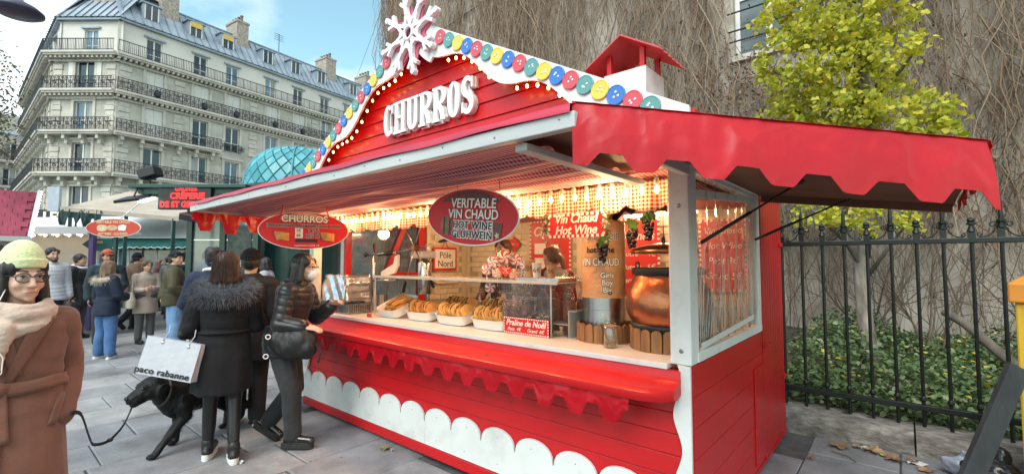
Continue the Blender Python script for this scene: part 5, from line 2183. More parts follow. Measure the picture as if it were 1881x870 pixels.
# price boards on the back wall
S4 = checked_board('price_board', -2.92, -2.27, 1.36, 2.13, YB - .10, 'tall red churros price board on the back wall behind the hooded seller', m_signred2, border=.026)
text('Churros', .17, m_wh, (0, -.005, .62), (1, 0, 0), (0, 0, 1), S4, shear=.25, bold=.003, sx=.9)
for i, t_ in enumerate(('6', '12')):
  text(t_, .13, m_wh, (.12, -.005, .40 - i * .19), (1, 0, 0), (0, 0, 1), S4, bold=.003)
  MB().prism([(-.24, .33 - i * .19), (-.06, .33 - i * .19), (-.06, .47 - i * .19), (-.24, .47 - i * .19)], (0, -.0025, 0), (1, 0, 0), (0, 0, 1), .003).build('price_card', m_wh, S4)
S5 = checked_board('price_board', -1.66, -1.13, 1.18, 2.08, YB - .10, 'red beignets price board on the back wall behind the copper pot', m_signred2, border=.026)
text('Beignets', .14, m_wh, (0, -.005, .70), (1, 0, 0), (0, 0, 1), S5, shear=.25, bold=.002, sx=.85)
for i, (a, b) in enumerate((('Sucre', '4\u20ac'), ('Nutella', '5\u20ac'), ('Tartine', '7\u20ac'))):
  text(a, .085, m_wh, (-.08, -.005, .50 - i * .15), (1, 0, 0), (0, 0, 1), S5, shear=.25)
  text(b, .085, m_wh, (.17, -.005, .50 - i * .15), (1, 0, 0), (0, 0, 1), S5)
S6 = checked_board('price_board', -.72, -.26, 1.30, 2.02, YB - .10, 'red mulled wine price board seen through the wrinkled end window film', m_signred2, border=.024)
for i, t_ in enumerate(('Vin Chaud', 'Hot Wine', 'Petit 3\u20ac', 'Grand 5\u20ac')):
  text(t_, .095, m_wh, (0, -.005, .60 - i * .15), (1, 0, 0), (0, 0, 1), S6, shear=.25, sx=.9)

# little wall signs
S7 = empty('framed_wall_sign', (XL + .09, 1.94, 1.47))
tag(S7, 'white hand lettered card in a red frame on the cream panelling', 'sign')
wy, wz = (0, 1, 0), (0, 0, 1)
MB().prism([(-.22, 0), (.22, 0), (.22, .325), (-.22, .325)], (0, 0, 0), wy, wz, .012).build('frame', m_signred2, S7)
MB().prism([(-.19, .03), (.19, .03), (.19, .295), (-.19, .295)], (.0125, 0, 0), wy, wz, .002).build('card', m_wh, S7)
text('P\u00f4le', .13, m_bk, (.016, 0, .21), wy, wz, S7)
text('Nord', .13, m_bk, (.016, 0, .09), wy, wz, S7)
MB().tube([(.006, -.06, .32), (.01, 0, .42), (.006, .06, .32)], .006, 5).build('ribbon', m_signred2, S7)
S8 = empty('arrow_sign', (-3.28, YB - .10, 1.74))
tag(S8, 'small red arrow sign on the back wall beside the oval sign', 'sign')
MB().prism([(-.20, .02), (.07, .02), (.07, -.03), (.20, .09), (.07, .21), (.07, .16), (-.20, .16)], (0, 0, 0), (1, 0, 0), wz, .012).build('board', m_signred2, S8)
text('Rue Du P\u00e8re No\u00ebl', .046, m_wh, (-.03, -.0145, .09), (1, 0, 0), wz, S8, sx=.8)
S9 = empty('arrow_sign', (XL + .09, 1.95, 1.28))
tag(S9, 'small cream arrow board below the framed card on the panelling', 'sign')
MB().prism([(-.23, .05), (-.16, .0), (.23, .0), (.23, .1), (-.16, .1)], (0, 0, 0), wy, wz, .012).build('board', m_creamb, S9)
text('Atelier des Elfes', .05, m_bk, (.0145, .02, .05), wy, wz, S9, sx=.85)

# ------------------------------------------------------------------ counter goods
m_tray = mat('tray_white', (.78, .78, .77), .3, .03, 6, coat=.2)
Zc = CZ + .001

def tray_mesh(w, d, h, wall=.006):
  mb = MB()
  n = 28
  def rr(a, sx_, sy_):
    c, s = math.cos(a), math.sin(a)
    p = .42
    return sx_ * math.copysign(abs(c) ** p, c), sy_ * math.copysign(abs(s) ** p, s)
  rings = [(w * .42, d * .42, 0), (w * .46, d * .46, .006), (w * .5, d * .5, h), (w * .515, d * .515, h + .004), (w * .5 - wall, d * .5 - wall, h), (w * .45 - wall, d * .45 - wall, .012)]
  vs, fs = [], []
  for (a, b, z) in rings:
    for k in range(n):
      x_, y_ = rr(2 * PI * k / n, a, b)
      vs.append((x_, y_, z))
  for i in range(len(rings) - 1):
    for k in range(n):
      p, q = i * n + k, i * n + (k + 1) % n
      fs.append((p, q, q + n, p + n))
  fs.append(tuple(range(n))[::-1])
  fs.append(tuple(range((len(rings) - 1) * n, len(rings) * n)))
  return mb.add(vs, fs)

tray_specs = [  # x, y, z, w, d, rx, ry, kind, label
  (-2.98, .33, 0, .34, .34, R(22), 0, 'stick', 'tilted square white tray of plain stick churros at the far end'),
  (-2.56, .33, 0, .36, .26, R(12), R(0), 'choc', 'white tray of chocolate drizzled churros next to the stick churros'),
  (-2.13, .33, 0, .38, .26, R(12), 0, 'fill', 'white tray of filled churros, middle one of the front row'),
  (-1.68, .33, 0, .38, .26, R(12), 0, 'fill2', 'white tray of filled churros beside the praline bags'),
  (-2.36, .64, .03, .38, .26, R(12), 0, 'choc2', 'white tray of dark chocolate churros in the back row'),
  (-1.88, .64, .03, .42, .26, R(12), 0, 'fill3', 'white tray of chocolate filled churros in the back row by the lollipops'),
]
m_choc = mat('chocolate', (.055, .018, .008), .35, .2, 20)
m_cust = mat('waffle_gold', (.70, .42, .13), .6, .2, 20, .3, 60)
stick_me, slice_me = [], []
for k in range(4):                       # ribbed stick
  mb = MB()
  rgk = random.Random(k)
  n, sgm = 10, 9
  L_ = .20
  bend = rgk.uniform(-.02, .02)
  vs, fs = [], []
  for i in range(sgm + 1):
    t = i / sgm
    rad = .0155 * (1 if 0 < i < sgm else .72)
    for q in range(n):
      a = 2 * PI * q / n + t * .4
      r_ = rad * (1.0 if q % 2 else .80)
      vs.append((L_ * (t - .5), bend * math.sin(PI * t) + r_ * math.cos(a), r_ * math.sin(a) + rgk.uniform(-.001, .001)))
  for i in range(sgm):
    for q in range(n):
      a, b = i * n + q, i * n + (q + 1) % n
      fs.append((a, b, b + n, a + n))
  fs += [tuple(range(n))[::-1], tuple(range(sgm * n, (sgm + 1) * n))]
  mb.add(vs, fs)
  me = bpy.data.meshes.new('churro')
  me.from_pydata(mb.v, [], mb.f)
  me.materials.append(m_churro)
  stick_me.append(me)

def slice_mesh(mc, seed):
  """folded round fritter: a fat half-moon seen edge-on"""
  rgk = random.Random(seed)
  mb = MB()
  n = 14
  for q, (off, th) in enumerate(((-.0075, .0065), (.0075, .0065))):
    vs = []
    for sgn, rr_ in ((-1, .92), (-.6, 1.0), (.6, 1.0), (1, .92)):
      for k in range(n):
        a = 2 * PI * k / n
        vs.append((off + sgn * th * .9 + rgk.uniform(-.0015, .0015), .074 * rr_ * math.cos(a), .058 + .068 * rr_ * math.sin(a) + off * .15))
    fs = []
    for i in range(3):
      for k in range(n):
        a, b = i * n + k, i * n + (k + 1) % n
        fs.append((a, b, b + n, a + n))
    fs += [tuple(range(n))[::-1], tuple(range(3 * n, 4 * n))]
    mb.add(vs, fs)
  me = bpy.data.meshes.new('churro')
  me.from_pydata(mb.v, [], mb.f)
  me.materials.append(mc)
  return me

sl_gold = slice_mesh(m_cust, 1)
sl_brown = slice_mesh(m_churro, 2)
ch_me = MB()
ch_me.tube([(-.006, -.068, .06), (0, -.052, .108), (.0, 0, .128), (.0, .05, .106), (0, .066, .07)], [.003, .007, .009, .007, .003], 8)
chm = bpy.data.meshes.new('chocolate_filling')
chm.from_pydata(ch_me.v, [], ch_me.f)
chm.materials.append(m_choc)
tnames = {'stick': 'plain ribbed churro stick in the tilted square tray', 'choc': 'drizzled fritter in the tray beside the sticks', 'fill': 'golden fritter in the middle front tray', 'fill2': 'golden fritter in the tray beside the pralines', 'choc2': 'dark chocolate fritter in the back row tray', 'fill3': 'filled fritter in the back tray by the lollipops'}
for (x_, y_, z_, w, d, rx, ry, kind, lab) in tray_specs:
  h = .085 if kind != 'stick' else .09
  T = tray_mesh(w, d, h).build('serving_tray', m_tray, smooth=True, auto=50, loc=(x_, y_, Zc + z_ + .5 * d * math.sin(rx) * .84), rot=(rx, ry, 0))
  tag(T, lab, 'tray', 'white serving trays on the counter')
  MW = Matrix.LocRotScale(T.location, T.rotation_euler, None)
  if kind == 'stick':
    k = 0
    for layer in range(4):
      for q in range(8 - layer):
        yy = 0
        p = Vector((-.118 + q * .034 + layer * .017 + rnd.uniform(-.004, .004), rnd.uniform(-.018, .018), .040 + layer * .024))
        o = bpy.data.objects.new('churro', stick_me[k % 4])
        COL.objects.link(o)
        o.matrix_world = MW @ Matrix.Translation(p) @ Euler((rnd.uniform(-.1, .1), rnd.uniform(-.25, .12), PI / 2 + rnd.uniform(-.22, .22))).to_matrix().to_4x4()
        o.scale *= 1.0
        tag(o, tnames[kind], 'churro', 'stick churros in the tilted tray')
        k += 1
  else:
    n = {'choc': 11, 'fill': 12, 'fill2': 13, 'choc2': 12, 'fill3': 13}[kind]
    for q in range(n):
      p = Vector((-w * .40 + w * .80 * (q + .5) / n + rnd.uniform(-.004, .004), rnd.uniform(-.008, .008), .035))
      o = bpy.data.objects.new('churro', sl_brown if 'choc' in kind else (sl_gold if q % 3 else sl_brown))
      COL.objects.link(o)
      o.matrix_world = MW @ Matrix.Translation(p + Vector((0, 0, rnd.uniform(-.006, .01)))) @ Euler((rnd.uniform(-.35, .35), -.34 + rnd.uniform(-.22, .16), rnd.uniform(-.3, .3))).to_matrix().to_4x4() @ Matrix.Scale(rnd.uniform(.86, 1.08), 4)
      tag(o, ('first', 'second', 'third', 'fourth', 'fifth', 'sixth', 'seventh', 'eighth', 'ninth', 'tenth', 'eleventh', 'twelfth', 'thirteenth')[q] + ' ' + tnames[kind].replace(' in ', ', counted from the far end, in ', 1), 'churro', 'fritters in the ' + {'choc': 'second', 'fill': 'middle', 'fill2': 'right', 'choc2': 'back left', 'fill3': 'back right'}[kind] + ' tray')
      f = bpy.data.objects.new('chocolate_filling', chm)
      COL.objects.link(f)
      f.parent = o
# small red price tag
o = MB().box(-.028, .028, -.012, .012, 0, .035).build('price_tag', m_signred2, loc=(-3.15, .09, Zc), bevel=.004)
tag(o, 'tiny red price block in front of the tilted churro tray', 'price tag')

# clear acrylic display with shelf
DC = empty('acrylic_display_case', (-2.2, .5, Zc))
tag(DC, 'clear acrylic shelf case standing over the trays and praline bags', 'display case')
m_acr = glass_mat('acrylic', (.95, .97, .96), .22, .03)
m_acre = mat('acrylic_edge', (.55, .60, .60), .1, .05, alpha=.75)
sh = MB()
sh.box(-1.12, 1.18, -.26, .22, .385, .395)
sh.build('shelf', mat('frosted_shelf', (.66, .68, .67), .15, .05, alpha=.8), DC, bevel=.002)
MB().box(-1.125, 1.185, -.268, -.258, .378, .402).build('shelf_edge', m_acre, DC, bevel=.002)
for xx in (1.12,):
  MB().box(xx - .004, xx + .004, -.26, .22, 0, .384).build('side_sheet', m_acr, DC)
MB().box(.66, 1.116, -.262, -.256, 0, .376).build('front_sheet', m_acr, DC)
for xx in (-1.10, 1.12):
  MB().tube([(xx, -.25, 0), (xx, -.25, .38)], .007, 8).build('post', m_acre, DC, smooth=True)
st = MB()
st.box(1.06, 1.24, -.20, .16, .09, .095)
st.box(1.235, 1.24, -.20, .16, .0, .19)
st.box(1.235, 1.30, -.20, .16, .19, .195)
st.build('step_riser', m_acre, DC)
o = MB().box(-.2, .2, -.12, .12, 0, .03).build('steel_riser', m_steel, loc=(-1.215, .37, Zc + .396), bevel=.004)
tag(o, 'flat white metal stand under the three priced paper cups', 'stand')

# paper cups with hand-written prices
def cup(x_, y_, z_, r, h, m_, txt, lab, grp='sample cups with prices'):
  c = empty('paper_cup', (x_, y_, z_))
  tag(c, lab, 'cup', grp)
  MB().lathe([(r * .74, 0), (r * .76, .004), (r, h), (r * 1.06, h + .002), (r * 1.06, h + .007), (r * .97, h + .007), (r * .72, .01)], (0, 0, 0), 20).build('cup_wall', m_, c, smooth=True, auto=50)
  if txt:
    dirv = Vector((.853 - x_, -2.473 - y_, 0)).normalized()
    exv = Vector((0, 0, 1)).cross(dirv)
    text(txt, h * .52, mat('pen_ink', (.12, .06, .04), .6, 0), dirv * (r * .93) + Vector((0, 0, h * .52)), exv, (0, 0, 1), c)
  return c

m_kraft = mat('kraft_cup', (.52, .33, .17), .7, .08, 8)
m_pcup = mat('white_cup', (.74, .73, .70), .6, .05, 8)
cup(-1.335, .33, Zc + .427, .042, .125, m_kraft, '8\u20ac', 'tallest brown paper cup of the three on the metal stand')
cup(-1.245, .30, Zc + .427, .037, .10, m_pcup, '6\u20ac', 'white paper cup between two brown cups on the metal stand')
cup(-1.135, .33, Zc + .427, .035, .085, m_kraft, '5\u20ac', 'shortest brown paper cup at the end of the metal stand')
for k in range(9):
  cc = cup(-1.02 + .003 * math.sin(k * 2), .78, Zc + .02 + k * .024, .04, .10, m_pcup, None, 'white cup in the stacked sleeve of cups beside the printed drum', 'stacked white cups')
cup(-1.10, .85, Zc + .25, .045, .14, m_kraft, None, 'brown cup upside behind the acrylic case', None)

# praline bags
m_film = glass_mat('cello_bag', (.96, .95, .94), .42, .10, .9, 40)
m_nut = mat('praline', (.26, .085, .05), .4, .4, 60, .3, 60)
bag_specs = [(-1.55, .31, .20), (-1.45, .31, .20), (-1.35, .32, .22), (-1.29, .27, .11), (-1.21, .27, .11), (-1.14, .28, .12), (-1.44, .44, .23), (-1.30, .45, .26), (-1.18, .42, .26), (-1.05, .44, .24), (-1.0, .56, .26), (-1.14, .58, .27)]
nut = MB().ball((0, 0, 0), .0085, .0085, .0085, 6, 4)
bag_pos = ['front row bag of pralines nearest the filled fritters', 'second praline bag in the front row', 'third praline bag in the front row, a little taller', 'short praline bag beside the sign edge, first of the small three', 'short praline bag, middle of the small three', 'short praline bag against the acrylic side', 'second row praline bag behind the front ones', 'tall crinkled praline bag in the second row', 'tall crinkled praline bag near the acrylic side', 'praline bag outside the acrylic side sheet', 'praline bag close to the stacked white cups', 'rear praline bag behind the acrylic side']
for i, (x_, y_, h) in enumerate(bag_specs):
  B = empty('praline_bag', (x_, y_, Zc + (.02 if y_ > .4 else 0)))
  tag(B, bag_pos[i], 'praline bag', 'cellophane bags of pralines')
  rgk = random.Random(i + 40)
  r_ = .038
  B.scale = (1.22, 1.22, 1.28)
  mb = MB()
  nh = int(h * .75 / .0125)
  for zi in range(nh):
    m_ = 10
    for q in range(m_):
      a = 2 * PI * q / m_ + zi * .6 + rgk.uniform(-.15, .15)
      rr_ = r_ * rgk.uniform(.80, .94)
      mb.ball((rr_ * math.cos(a), rr_ * math.sin(a), .009 + zi * .0125 + rgk.uniform(-.003, .003)), .0085, n=6, m=4)
  mb.cyl((0, 0, .004), (0, 0, nh * .0125), r_ * .78, 10)
  tag(mb.build('pralines', m_nut, B, smooth=True), kind='stuff')
  fb = MB()
  prof = [(r_ * .9, 0), (r_ * 1.0, .01), (r_ * 1.0, h * .74), (r_ * .7, h * .84), (.010, h * .92), (.012, h * .94)]
  n = 18
  vs, fs = [], []
  rings = prof + [(.032, h * 1.12), (.045, h * 1.22)]
  for ri, (rr_, z_) in enumerate(rings):
    for q in range(n):
      a = 2 * PI * q / n
      w = 1 + (.07 if ri < 4 else .35) * math.sin(a * 5 + i + ri) * (1 if ri > 0 else 0)
      vs.append((rr_ * w * math.cos(a), rr_ * w * math.sin(a), z_ + (rgk.uniform(-.012, .012) if ri > 5 else 0)))
  for ri in range(len(rings) - 1):
    for q in range(n):
      a, b = ri * n + q, ri * n + (q + 1) % n
      fs.append((a, b, b + n, a + n))
  fb.add(vs, fs).build('cellophane', m_film, B, smooth=True)
  MB().torus((0, 0, h * .93), .012, .003, (0, 0, 1), 10, 5).build('tie', mat('tie_gold', (.6, .5, .3), .4, 0, metal=.5), B)
gs = MB().box(-.30, .16, 0, .006, 0, .06).build('gingham_strip', gingham_mat('gingham_strip', (.8, .76, .7), (.5, .02, .02), .008, axes=(0, 2), transl=0), loc=(-1.36, .50, Zc + .20))
tag(gs, 'red gingham strip standing behind the praline bags', 'ribbon')

S10 = checked_board('praline_sign', -1.5, -1.075, 1.055, 1.175, .215, 'red praline price sign with dotted border on the acrylic front', m_signred, border=.010)
text('Praline de No\u00ebl', .062, m_wh, (0, -.004, .080), (1, 0, 0), wz, S10, shear=.25, bold=.001, sx=.95)
text('Petit  4\u20ac      Grand  6\u20ac', .036, m_wh, (0, -.004, .032), (1, 0, 0), wz, S10, shear=.25)

# lollipops in a fan with a heart card
m_lol = []
for i, (a, b) in enumerate((((.80, .74, .70), (.60, .05, .06)), ((.80, .72, .72), (.50, .12, .35)), ((.78, .74, .72), (.25, .30, .55)), ((.82, .74, .68), (.72, .30, .18)))):
  m = bpy.data.materials.new('lollipop_swirl_%d' % i)
  m.use_nodes = True
  t = m.node_tree
  b_ = t.nodes['Principled BSDF']
  b_.inputs['Roughness'].default_value = .2
  b_.inputs['Coat Weight'].default_value = .5
  tc = t.nodes.new('ShaderNodeTexCoord')
  sp = t.nodes.new('ShaderNodeSeparateXYZ')
  t.links.new(tc.outputs['Object'], sp.inputs[0])
  at = t.nodes.new('ShaderNodeMath'); at.operation = 'ARCTAN2'
  t.links.new(sp.outputs[2], at.inputs[0]); t.links.new(sp.outputs[0], at.inputs[1])
  ln_ = t.nodes.new('ShaderNodeVectorMath'); ln_.operation = 'LENGTH'
  t.links.new(tc.outputs['Object'], ln_.inputs[0])
  m1 = t.nodes.new('ShaderNodeMath'); m1.operation = 'MULTIPLY_ADD'; m1.inputs[1].default_value = 90.0
  t.links.new(ln_.outputs['Value'], m1.inputs[0])
  m0 = t.nodes.new('ShaderNodeMath'); m0.operation = 'MULTIPLY'; m0.inputs[1].default_value = 5.0
  t.links.new(at.outputs[0], m0.inputs[0]); t.links.new(m0.outputs[0], m1.inputs[2])
  sn = t.nodes.new('ShaderNodeMath'); sn.operation = 'SINE'
  t.links.new(m1.outputs[0], sn.inputs[0])
  gt = t.nodes.new('ShaderNodeMath'); gt.operation = 'GREATER_THAN'; gt.inputs[1].default_value = .1
  t.links.new(sn.outputs[0], gt.inputs[0])
  mx = t.nodes.new('ShaderNodeMix'); mx.data_type = 'RGBA'
  mx.inputs[6].default_value = a + (1,); mx.inputs[7].default_value = b + (1,)
  t.links.new(gt.outputs[0], mx.inputs[0]); t.links.new(mx.outputs[2], b_.inputs['Base Color'])
  m_lol.append(m)
lol = [(0, .16, .060, 0, 'largest red swirl lollipop at the top of the bunch'), (-.10, .12, .048, 1, 'pink swirl lollipop at the upper edge of the bunch'), (-.15, .06, .045, 1, 'purple pink lollipop low on the far side of the bunch'), (.10, .14, .050, 0, 'red swirl lollipop right of the largest one'), (.17, .10, .045, 2, 'blue white lollipop at the end of the bunch'), (.15, .03, .045, 2, 'blue swirl lollipop just above the acrylic shelf'), (-.06, .03, .042, 3, 'orange swirl lollipop below the heart card'), (.08, .02, .046, 3, 'peach swirl lollipop beside the heart card'), (-.02, .09, .05, 0, 'red swirl lollipop half behind the heart card'), (.21, .02, .042, 0, 'small red lollipop near the brown cup'), (-.12, -.09, .045, 0, 'red lollipop hanging under the acrylic shelf'), (.10, -.08, .042, 3, 'peach lollipop under the acrylic shelf')]
LB = Vector((-1.70, .45, 1.47))
vd = Vector((.853 + 1.70, -2.473 - .45, 0)).normalized()
vr = Vector((0, 0, 1)).cross(vd)
for i, (a, b, r_, mi, lab) in enumerate(lol):
  p = LB + vr * a + Vector((0, 0, b)) + vd * (.02 * math.sin(i * 2.1))
  o = empty('lollipop', tuple(p), math.atan2(vd.y, vd.x) + PI / 2 + rnd.uniform(-.3, .3))
  tag(o, lab, 'lollipop', 'swirl lollipops on the shelf')
  MB().lathe([(r_ * .75, -.008), (r_, -.004), (r_, .004), (r_ * .75, .008), (.001, .0095)], (0, 0, 0), 20, axis=(0, -1, 0)).build('candy', m_lol[mi], o, smooth=True)
  MB().tube([(0, 0, -r_), (0, 0.01, -r_ - .07)], .003, 6).build('stick', m_wh, o)
  wr = MB()
  n = 16
  wr.lathe([(r_ * 1.08, -.012), (r_ * 1.12, 0), (r_ * 1.05, .012), (r_ * .6, .015)], (0, 0, 0), 12, axis=(0, -1, 0))
  wr.build('wrapper', m_film, o, smooth=True)
HC = empty('heart_card', tuple(LB + vr * .01 + vd * .05 + Vector((0, 0, .045))))
tag(HC, 'small red heart shaped price card in front of the lollipops', 'card')
hp = []
for i in range(40):
  t_ = 2 * PI * i / 40
  hp.append((.0032 * 16 * math.sin(t_) ** 3, .0032 * (13 * math.cos(t_) - 5 * math.cos(2 * t_) - 2 * math.cos(3 * t_) - math.cos(4 * t_))))
MB().prism(hp[::-1], (0, 0, 0), vr, (0, 0, 1), .004).build('card', m_signred2, HC)
text('Sucette\n3\u20ac\n2 / 5\u20ac', .020, m_wh, vd * .006 + Vector((0, 0, .006)), vr, (0, 0, 1), HC, line=.9)

# printed drum of mulled wine on a plank-edged stand
DR = empty('mulled_wine_drum', (-.775, .47, Zc))
tag(DR, 'tall printed mulled wine drum with steel foot on the counter', 'drink dispenser')
rD = .152
m_drum = mat('hammered_print', (.64, .35, .17), .40, .22, 14, 1.0, 36, dirt=(.45, .20, .08), dscale=7, dlo=.45, dhi=.75)
MB().lathe([(.13, .02), (.135, .10), (rD, .12), (rD, .125)], (0, 0, 0), 36).build('steel_foot', m_steel, DR, smooth=True, auto=40)
MB().lathe([(rD - .004, .0), (rD - .002, .12), (rD, .22)], (0, 0, 0), 36).build('steel_band', m_steel, DR, smooth=True, auto=40)
MB().lathe([(rD + .002, .20), (rD + .002, .725), (rD - .01, .735), (.001, .74)], (0, 0, 0), 40).build('printed_wrap', m_drum, DR, smooth=True, auto=40)
dvec = Vector((.853 + .775, -2.473 - .47, 0)).normalized()

def wrap_text(body, size, m_, z_, a0, r_, parent, edge=None, sx=1.0, bold=0.0, name='lettering'):
  """lettering bent round the drum; a0 = angle of its middle relative to the view side"""
  base = math.atan2(dvec.y, dvec.x) + a0
  for k, (mm, bb, rr_) in enumerate(([(edge, bold + .0035, r_)] if edge else []) + [(m_, bold, r_ + .0022)]):
    cu = bpy.data.curves.new(name, 'FONT')
    cu.body, cu.size, cu.align_x, cu.align_y, cu.extrude, cu.offset, cu.resolution_u = body, size, 'CENTER', 'CENTER', .0006, bb, 3
    me = bake(bpy.data.objects.new(name, cu))
    bm_ = bmesh.new()
    bm_.from_mesh(me)
    bmesh.ops.triangulate(bm_, faces=bm_.faces)
    bmesh.ops.subdivide_edges(bm_, edges=[e for e in bm_.edges if abs(e.verts[0].co.x - e.verts[1].co.x) * sx > .02], cuts=2)
    bm_.to_mesh(me)
    bm_.free()
    for v in me.vertices:
      a = base + v.co.x * sx / rr_
      q = rr_ + v.co.z
      v.co = (q * math.cos(a), q * math.sin(a), z_ + v.co.y)
    link_mesh(name if mm is m_ else name + '_edge', me, mm, parent)

wrap_text('Gl\u00fchwein', .10, mat('print_grey', (.25, .25, .26), .4, .1), .63, -.1, rD + .0035, DR, m_wh, .72, .001)
wrap_text('hot wine', .060, m_bk, .53, -.15, rD + .0035, DR, None, .95, .001)
wrap_text('VIN CHAUD', .075, m_wh, .445, -.2, rD + .0035, DR, m_bk, .72, .0015)
for i, t_ in enumerate(('Girls', 'Boy', 'Big')):
  wrap_text(t_, .052, m_wh, .355 - i * .05, .16, rD + .0035, DR, m_bk, .95, .001)
MB().lathe([(.02, 0), (.055, .06), (.05, .10), (.02, .12)], (.05, -.03, .735), 10).build('ladle_handle', mat('ladle_orange', (.60, .28, .03), .5, .1), DR, smooth=True)
MB().tube([(.09, 0, .74), (.12, .02, .83), (.17, .05, .85), (.22, .06, .80)], [.02, .045, .05, .03], 10).build('tap_cover', m_black, DR, smooth=True)

m_wood = mat('planter_wood', (.30, .145, .06), .7, .35, 9, .3, 40, stretch=(1, 1, .18), dirt=(.16, .07, .03), dscale=8)

def wood_ring(name, x_, y_, r_, h, n, lab):
  P = empty(name, (x_, y_, Zc))
  tag(P, lab, 'planter', 'wooden edged stands on the counter')
  wdt = 2 * PI * r_ / n
  for k in range(n):
    a = 2 * PI * k / n
    mb = MB()
    hw = wdt * .47
    poly = [(-hw, 0), (hw, 0), (hw, h - hw * .9)] + [(hw * math.cos(t_), h - hw * .9 + hw * .9 * math.sin(t_)) for t_ in np.linspace(.2, PI - .2, 7)] + [(-hw, h - hw * .9)]
    rad = Vector((math.cos(a), math.sin(a), 0))
    tan = Vector((-math.sin(a), math.cos(a), 0))
    mb.prism(poly, rad * r_, tan, (0, 0, 1), .016)
    mb.build('plank', m_wood, P)
  MB().cyl((0, 0, 0), (0, 0, h * .75), r_ - .004, 24).build('core', m_black, P)
  return P

wood_ring('wooden_stand', -.745, .44, .185, .125, 19, 'round stand of upright wooden planks under the printed drum')
DR.location.z = Zc + .095
wood_ring('wooden_stand', -.285, .42, .225, .135, 21, 'round stand of upright wooden planks under the copper pot')

# copper pot
PT_ = empty('copper_pot', (-.285, .42, Zc + .10))
tag(PT_, 'big hammered copper cauldron with black rim on a plank stand', 'pot')
m_cop = mat('hammered_copper', (.42, .16, .08), .30, .15, 12, .32, 34, metal=1.0, dirt=(.30, .11, .055), dscale=4, dlo=.45, dhi=.85, rvar=.06)
MB().lathe([(.13, .0), (.215, .04), (.258, .12), (.266, .18), (.252, .26), (.222, .33), (.205, .355), (.205, .37)], (0, 0, 0), 48).build('kettle', m_cop, PT_, smooth=True)
MB().lathe([(.205, .36), (.22, .362), (.225, .37), (.225, .40), (.215, .408), (.19, .408), (.19, .36)], (0, 0, 0), 40).build('rim', m_black, PT_, smooth=True, auto=40)
MB().torus((-.15, -.12, .42), .022, .006, (.6, .8, 0), 14, 6).build('lug', m_black, PT_)
MB().lathe([(.22, .01), (.235, .045), (.225, .065)], (0, 0, 0), 30).build('burner_collar', m_black, PT_, smooth=True)
# lid hanging above
LD = empty('hanging_copper_cover', (-.31, .42, 1.66))
tag(LD, 'domed copper lid hung over the copper pot', 'lid')
MB().lathe([(.205, -.012), (.21, 0), (.20, .012), (.15, .035), (.06, .052), (.001, .056)], (0, 0, 0), 40).build('lid_dome', mat('lid_bronze', (.22, .11, .06), .28, .15, 8, metal=1.0), LD, smooth=True)
MB().torus((0, 0, .07), .025, .006, (.8, .6, 0), 14, 6).build('knob', m_black, LD)
MB().tube([(0, 0, .09), (0, 0, .40)], .003, 5).build('chain', m_black, LD)

def grapes(x_, y_, z_, h, lab):
  G_ = empty('grape_bunch', (x_, y_, z_))
  tag(G_, lab, 'grapes', 'hanging bunches of plastic grapes')
  rgk = random.Random(int(z_ * 1000 + x_ * 100))
  mb = MB()
  for k in range(46):
    t_ = rgk.random()
    rr_ = .034 * (1 - .65 * t_)
    a = rgk.uniform(0, 6.28)
    mb.ball((rr_ * math.cos(a), rr_ * math.sin(a), -.02 - h * t_), .0125, n=8, m=6)
  mb.build('berries', mat('black_grape', (.012, .008, .016), .18, .3, 30, coat=.4), G_, smooth=True)
  mb = MB()
  for k in range(5):
    a = rgk.uniform(0, 6.28)
    c = Vector((.025 * math.cos(a), .025 * math.sin(a), .012 * (k - 1)))
    lp = [(.034 * math.cos(b) * (1 + .25 * math.cos(5 * b)), .034 * math.sin(b) * (1 + .25 * math.cos(5 * b))) for b in np.linspace(0, 2 * PI, 20, endpoint=False)]
    e1 = Vector((math.cos(a + 1.3), math.sin(a + 1.3), .2)).normalized()
    e2 = Vector((rgk.gauss(0, .3), rgk.gauss(0, .3), 1)).normalized()
    mb.prism(lp, c, e1, e2, .001)
  mb.build('vine_leaf', mat('vine_leaf', (.08, .20, .04), .4, .3, 40), G_)
  MB().tube([(0, 0, .0), (0, 0, .18)], .002, 5).build('cord', m_black, G_)

grapes(-.49, .34, 1.815, .11, 'black plastic grapes hanging at the near edge of the copper lid')
grapes(-.36, .30, 1.875, .12, 'highest bunch of black plastic grapes above the copper lid')
grapes(-.675, .28, 1.735, .12, 'black plastic grapes hanging against the printed drum')

# clip-top jar
J = empty('clip_top_jar', (-.575, .19, Zc))
tag(J, 'clip top glass jar with a few nuts between the two plank stands', 'jar')
MB().lathe([(.040, 0), (.045, .006), (.045, .10), (.036, .122), (.036, .135), (.034, .135), (.034, .12), (.042, .098), (.042, .008)], (0, 0, 0), 26).build('glass', glass_mat('jar_glass', (.93, .95, .94), .3, .02), J, smooth=True)
MB().lathe([(.038, .137), (.040, .14), (.040, .147), (.03, .155), (.001, .156)], (0, 0, 0), 26).build('lid', glass_mat('jar_glass', (.93, .95, .94), .3, .02), J, smooth=True)
MB().torus((0, 0, .137), .038, .003, (0, 0, 1), 24, 6).build('seal', mat('orange_seal', (.6, .25, .08), .5, .05), J)
MB().torus((0, 0, .128), .039, .0018, (0, 0, 1), 24, 6).build('wire', m_steel, J)
mb = MB()
for k in range(60):
  a, rr_ = rnd.uniform(0, 6.28), .036 * rnd.random() ** .5
  mb.ball((rr_ * math.cos(a), rr_ * math.sin(a), .012 + rnd.uniform(0, .03)), .010, .006, .005, 6, 4, rot=(rnd.uniform(0, 3), rnd.uniform(0, 3), 0))
tag(mb.build('nuts', mat('almond', (.36, .20, .10), .6, .3, 30), J, smooth=True), kind='stuff')

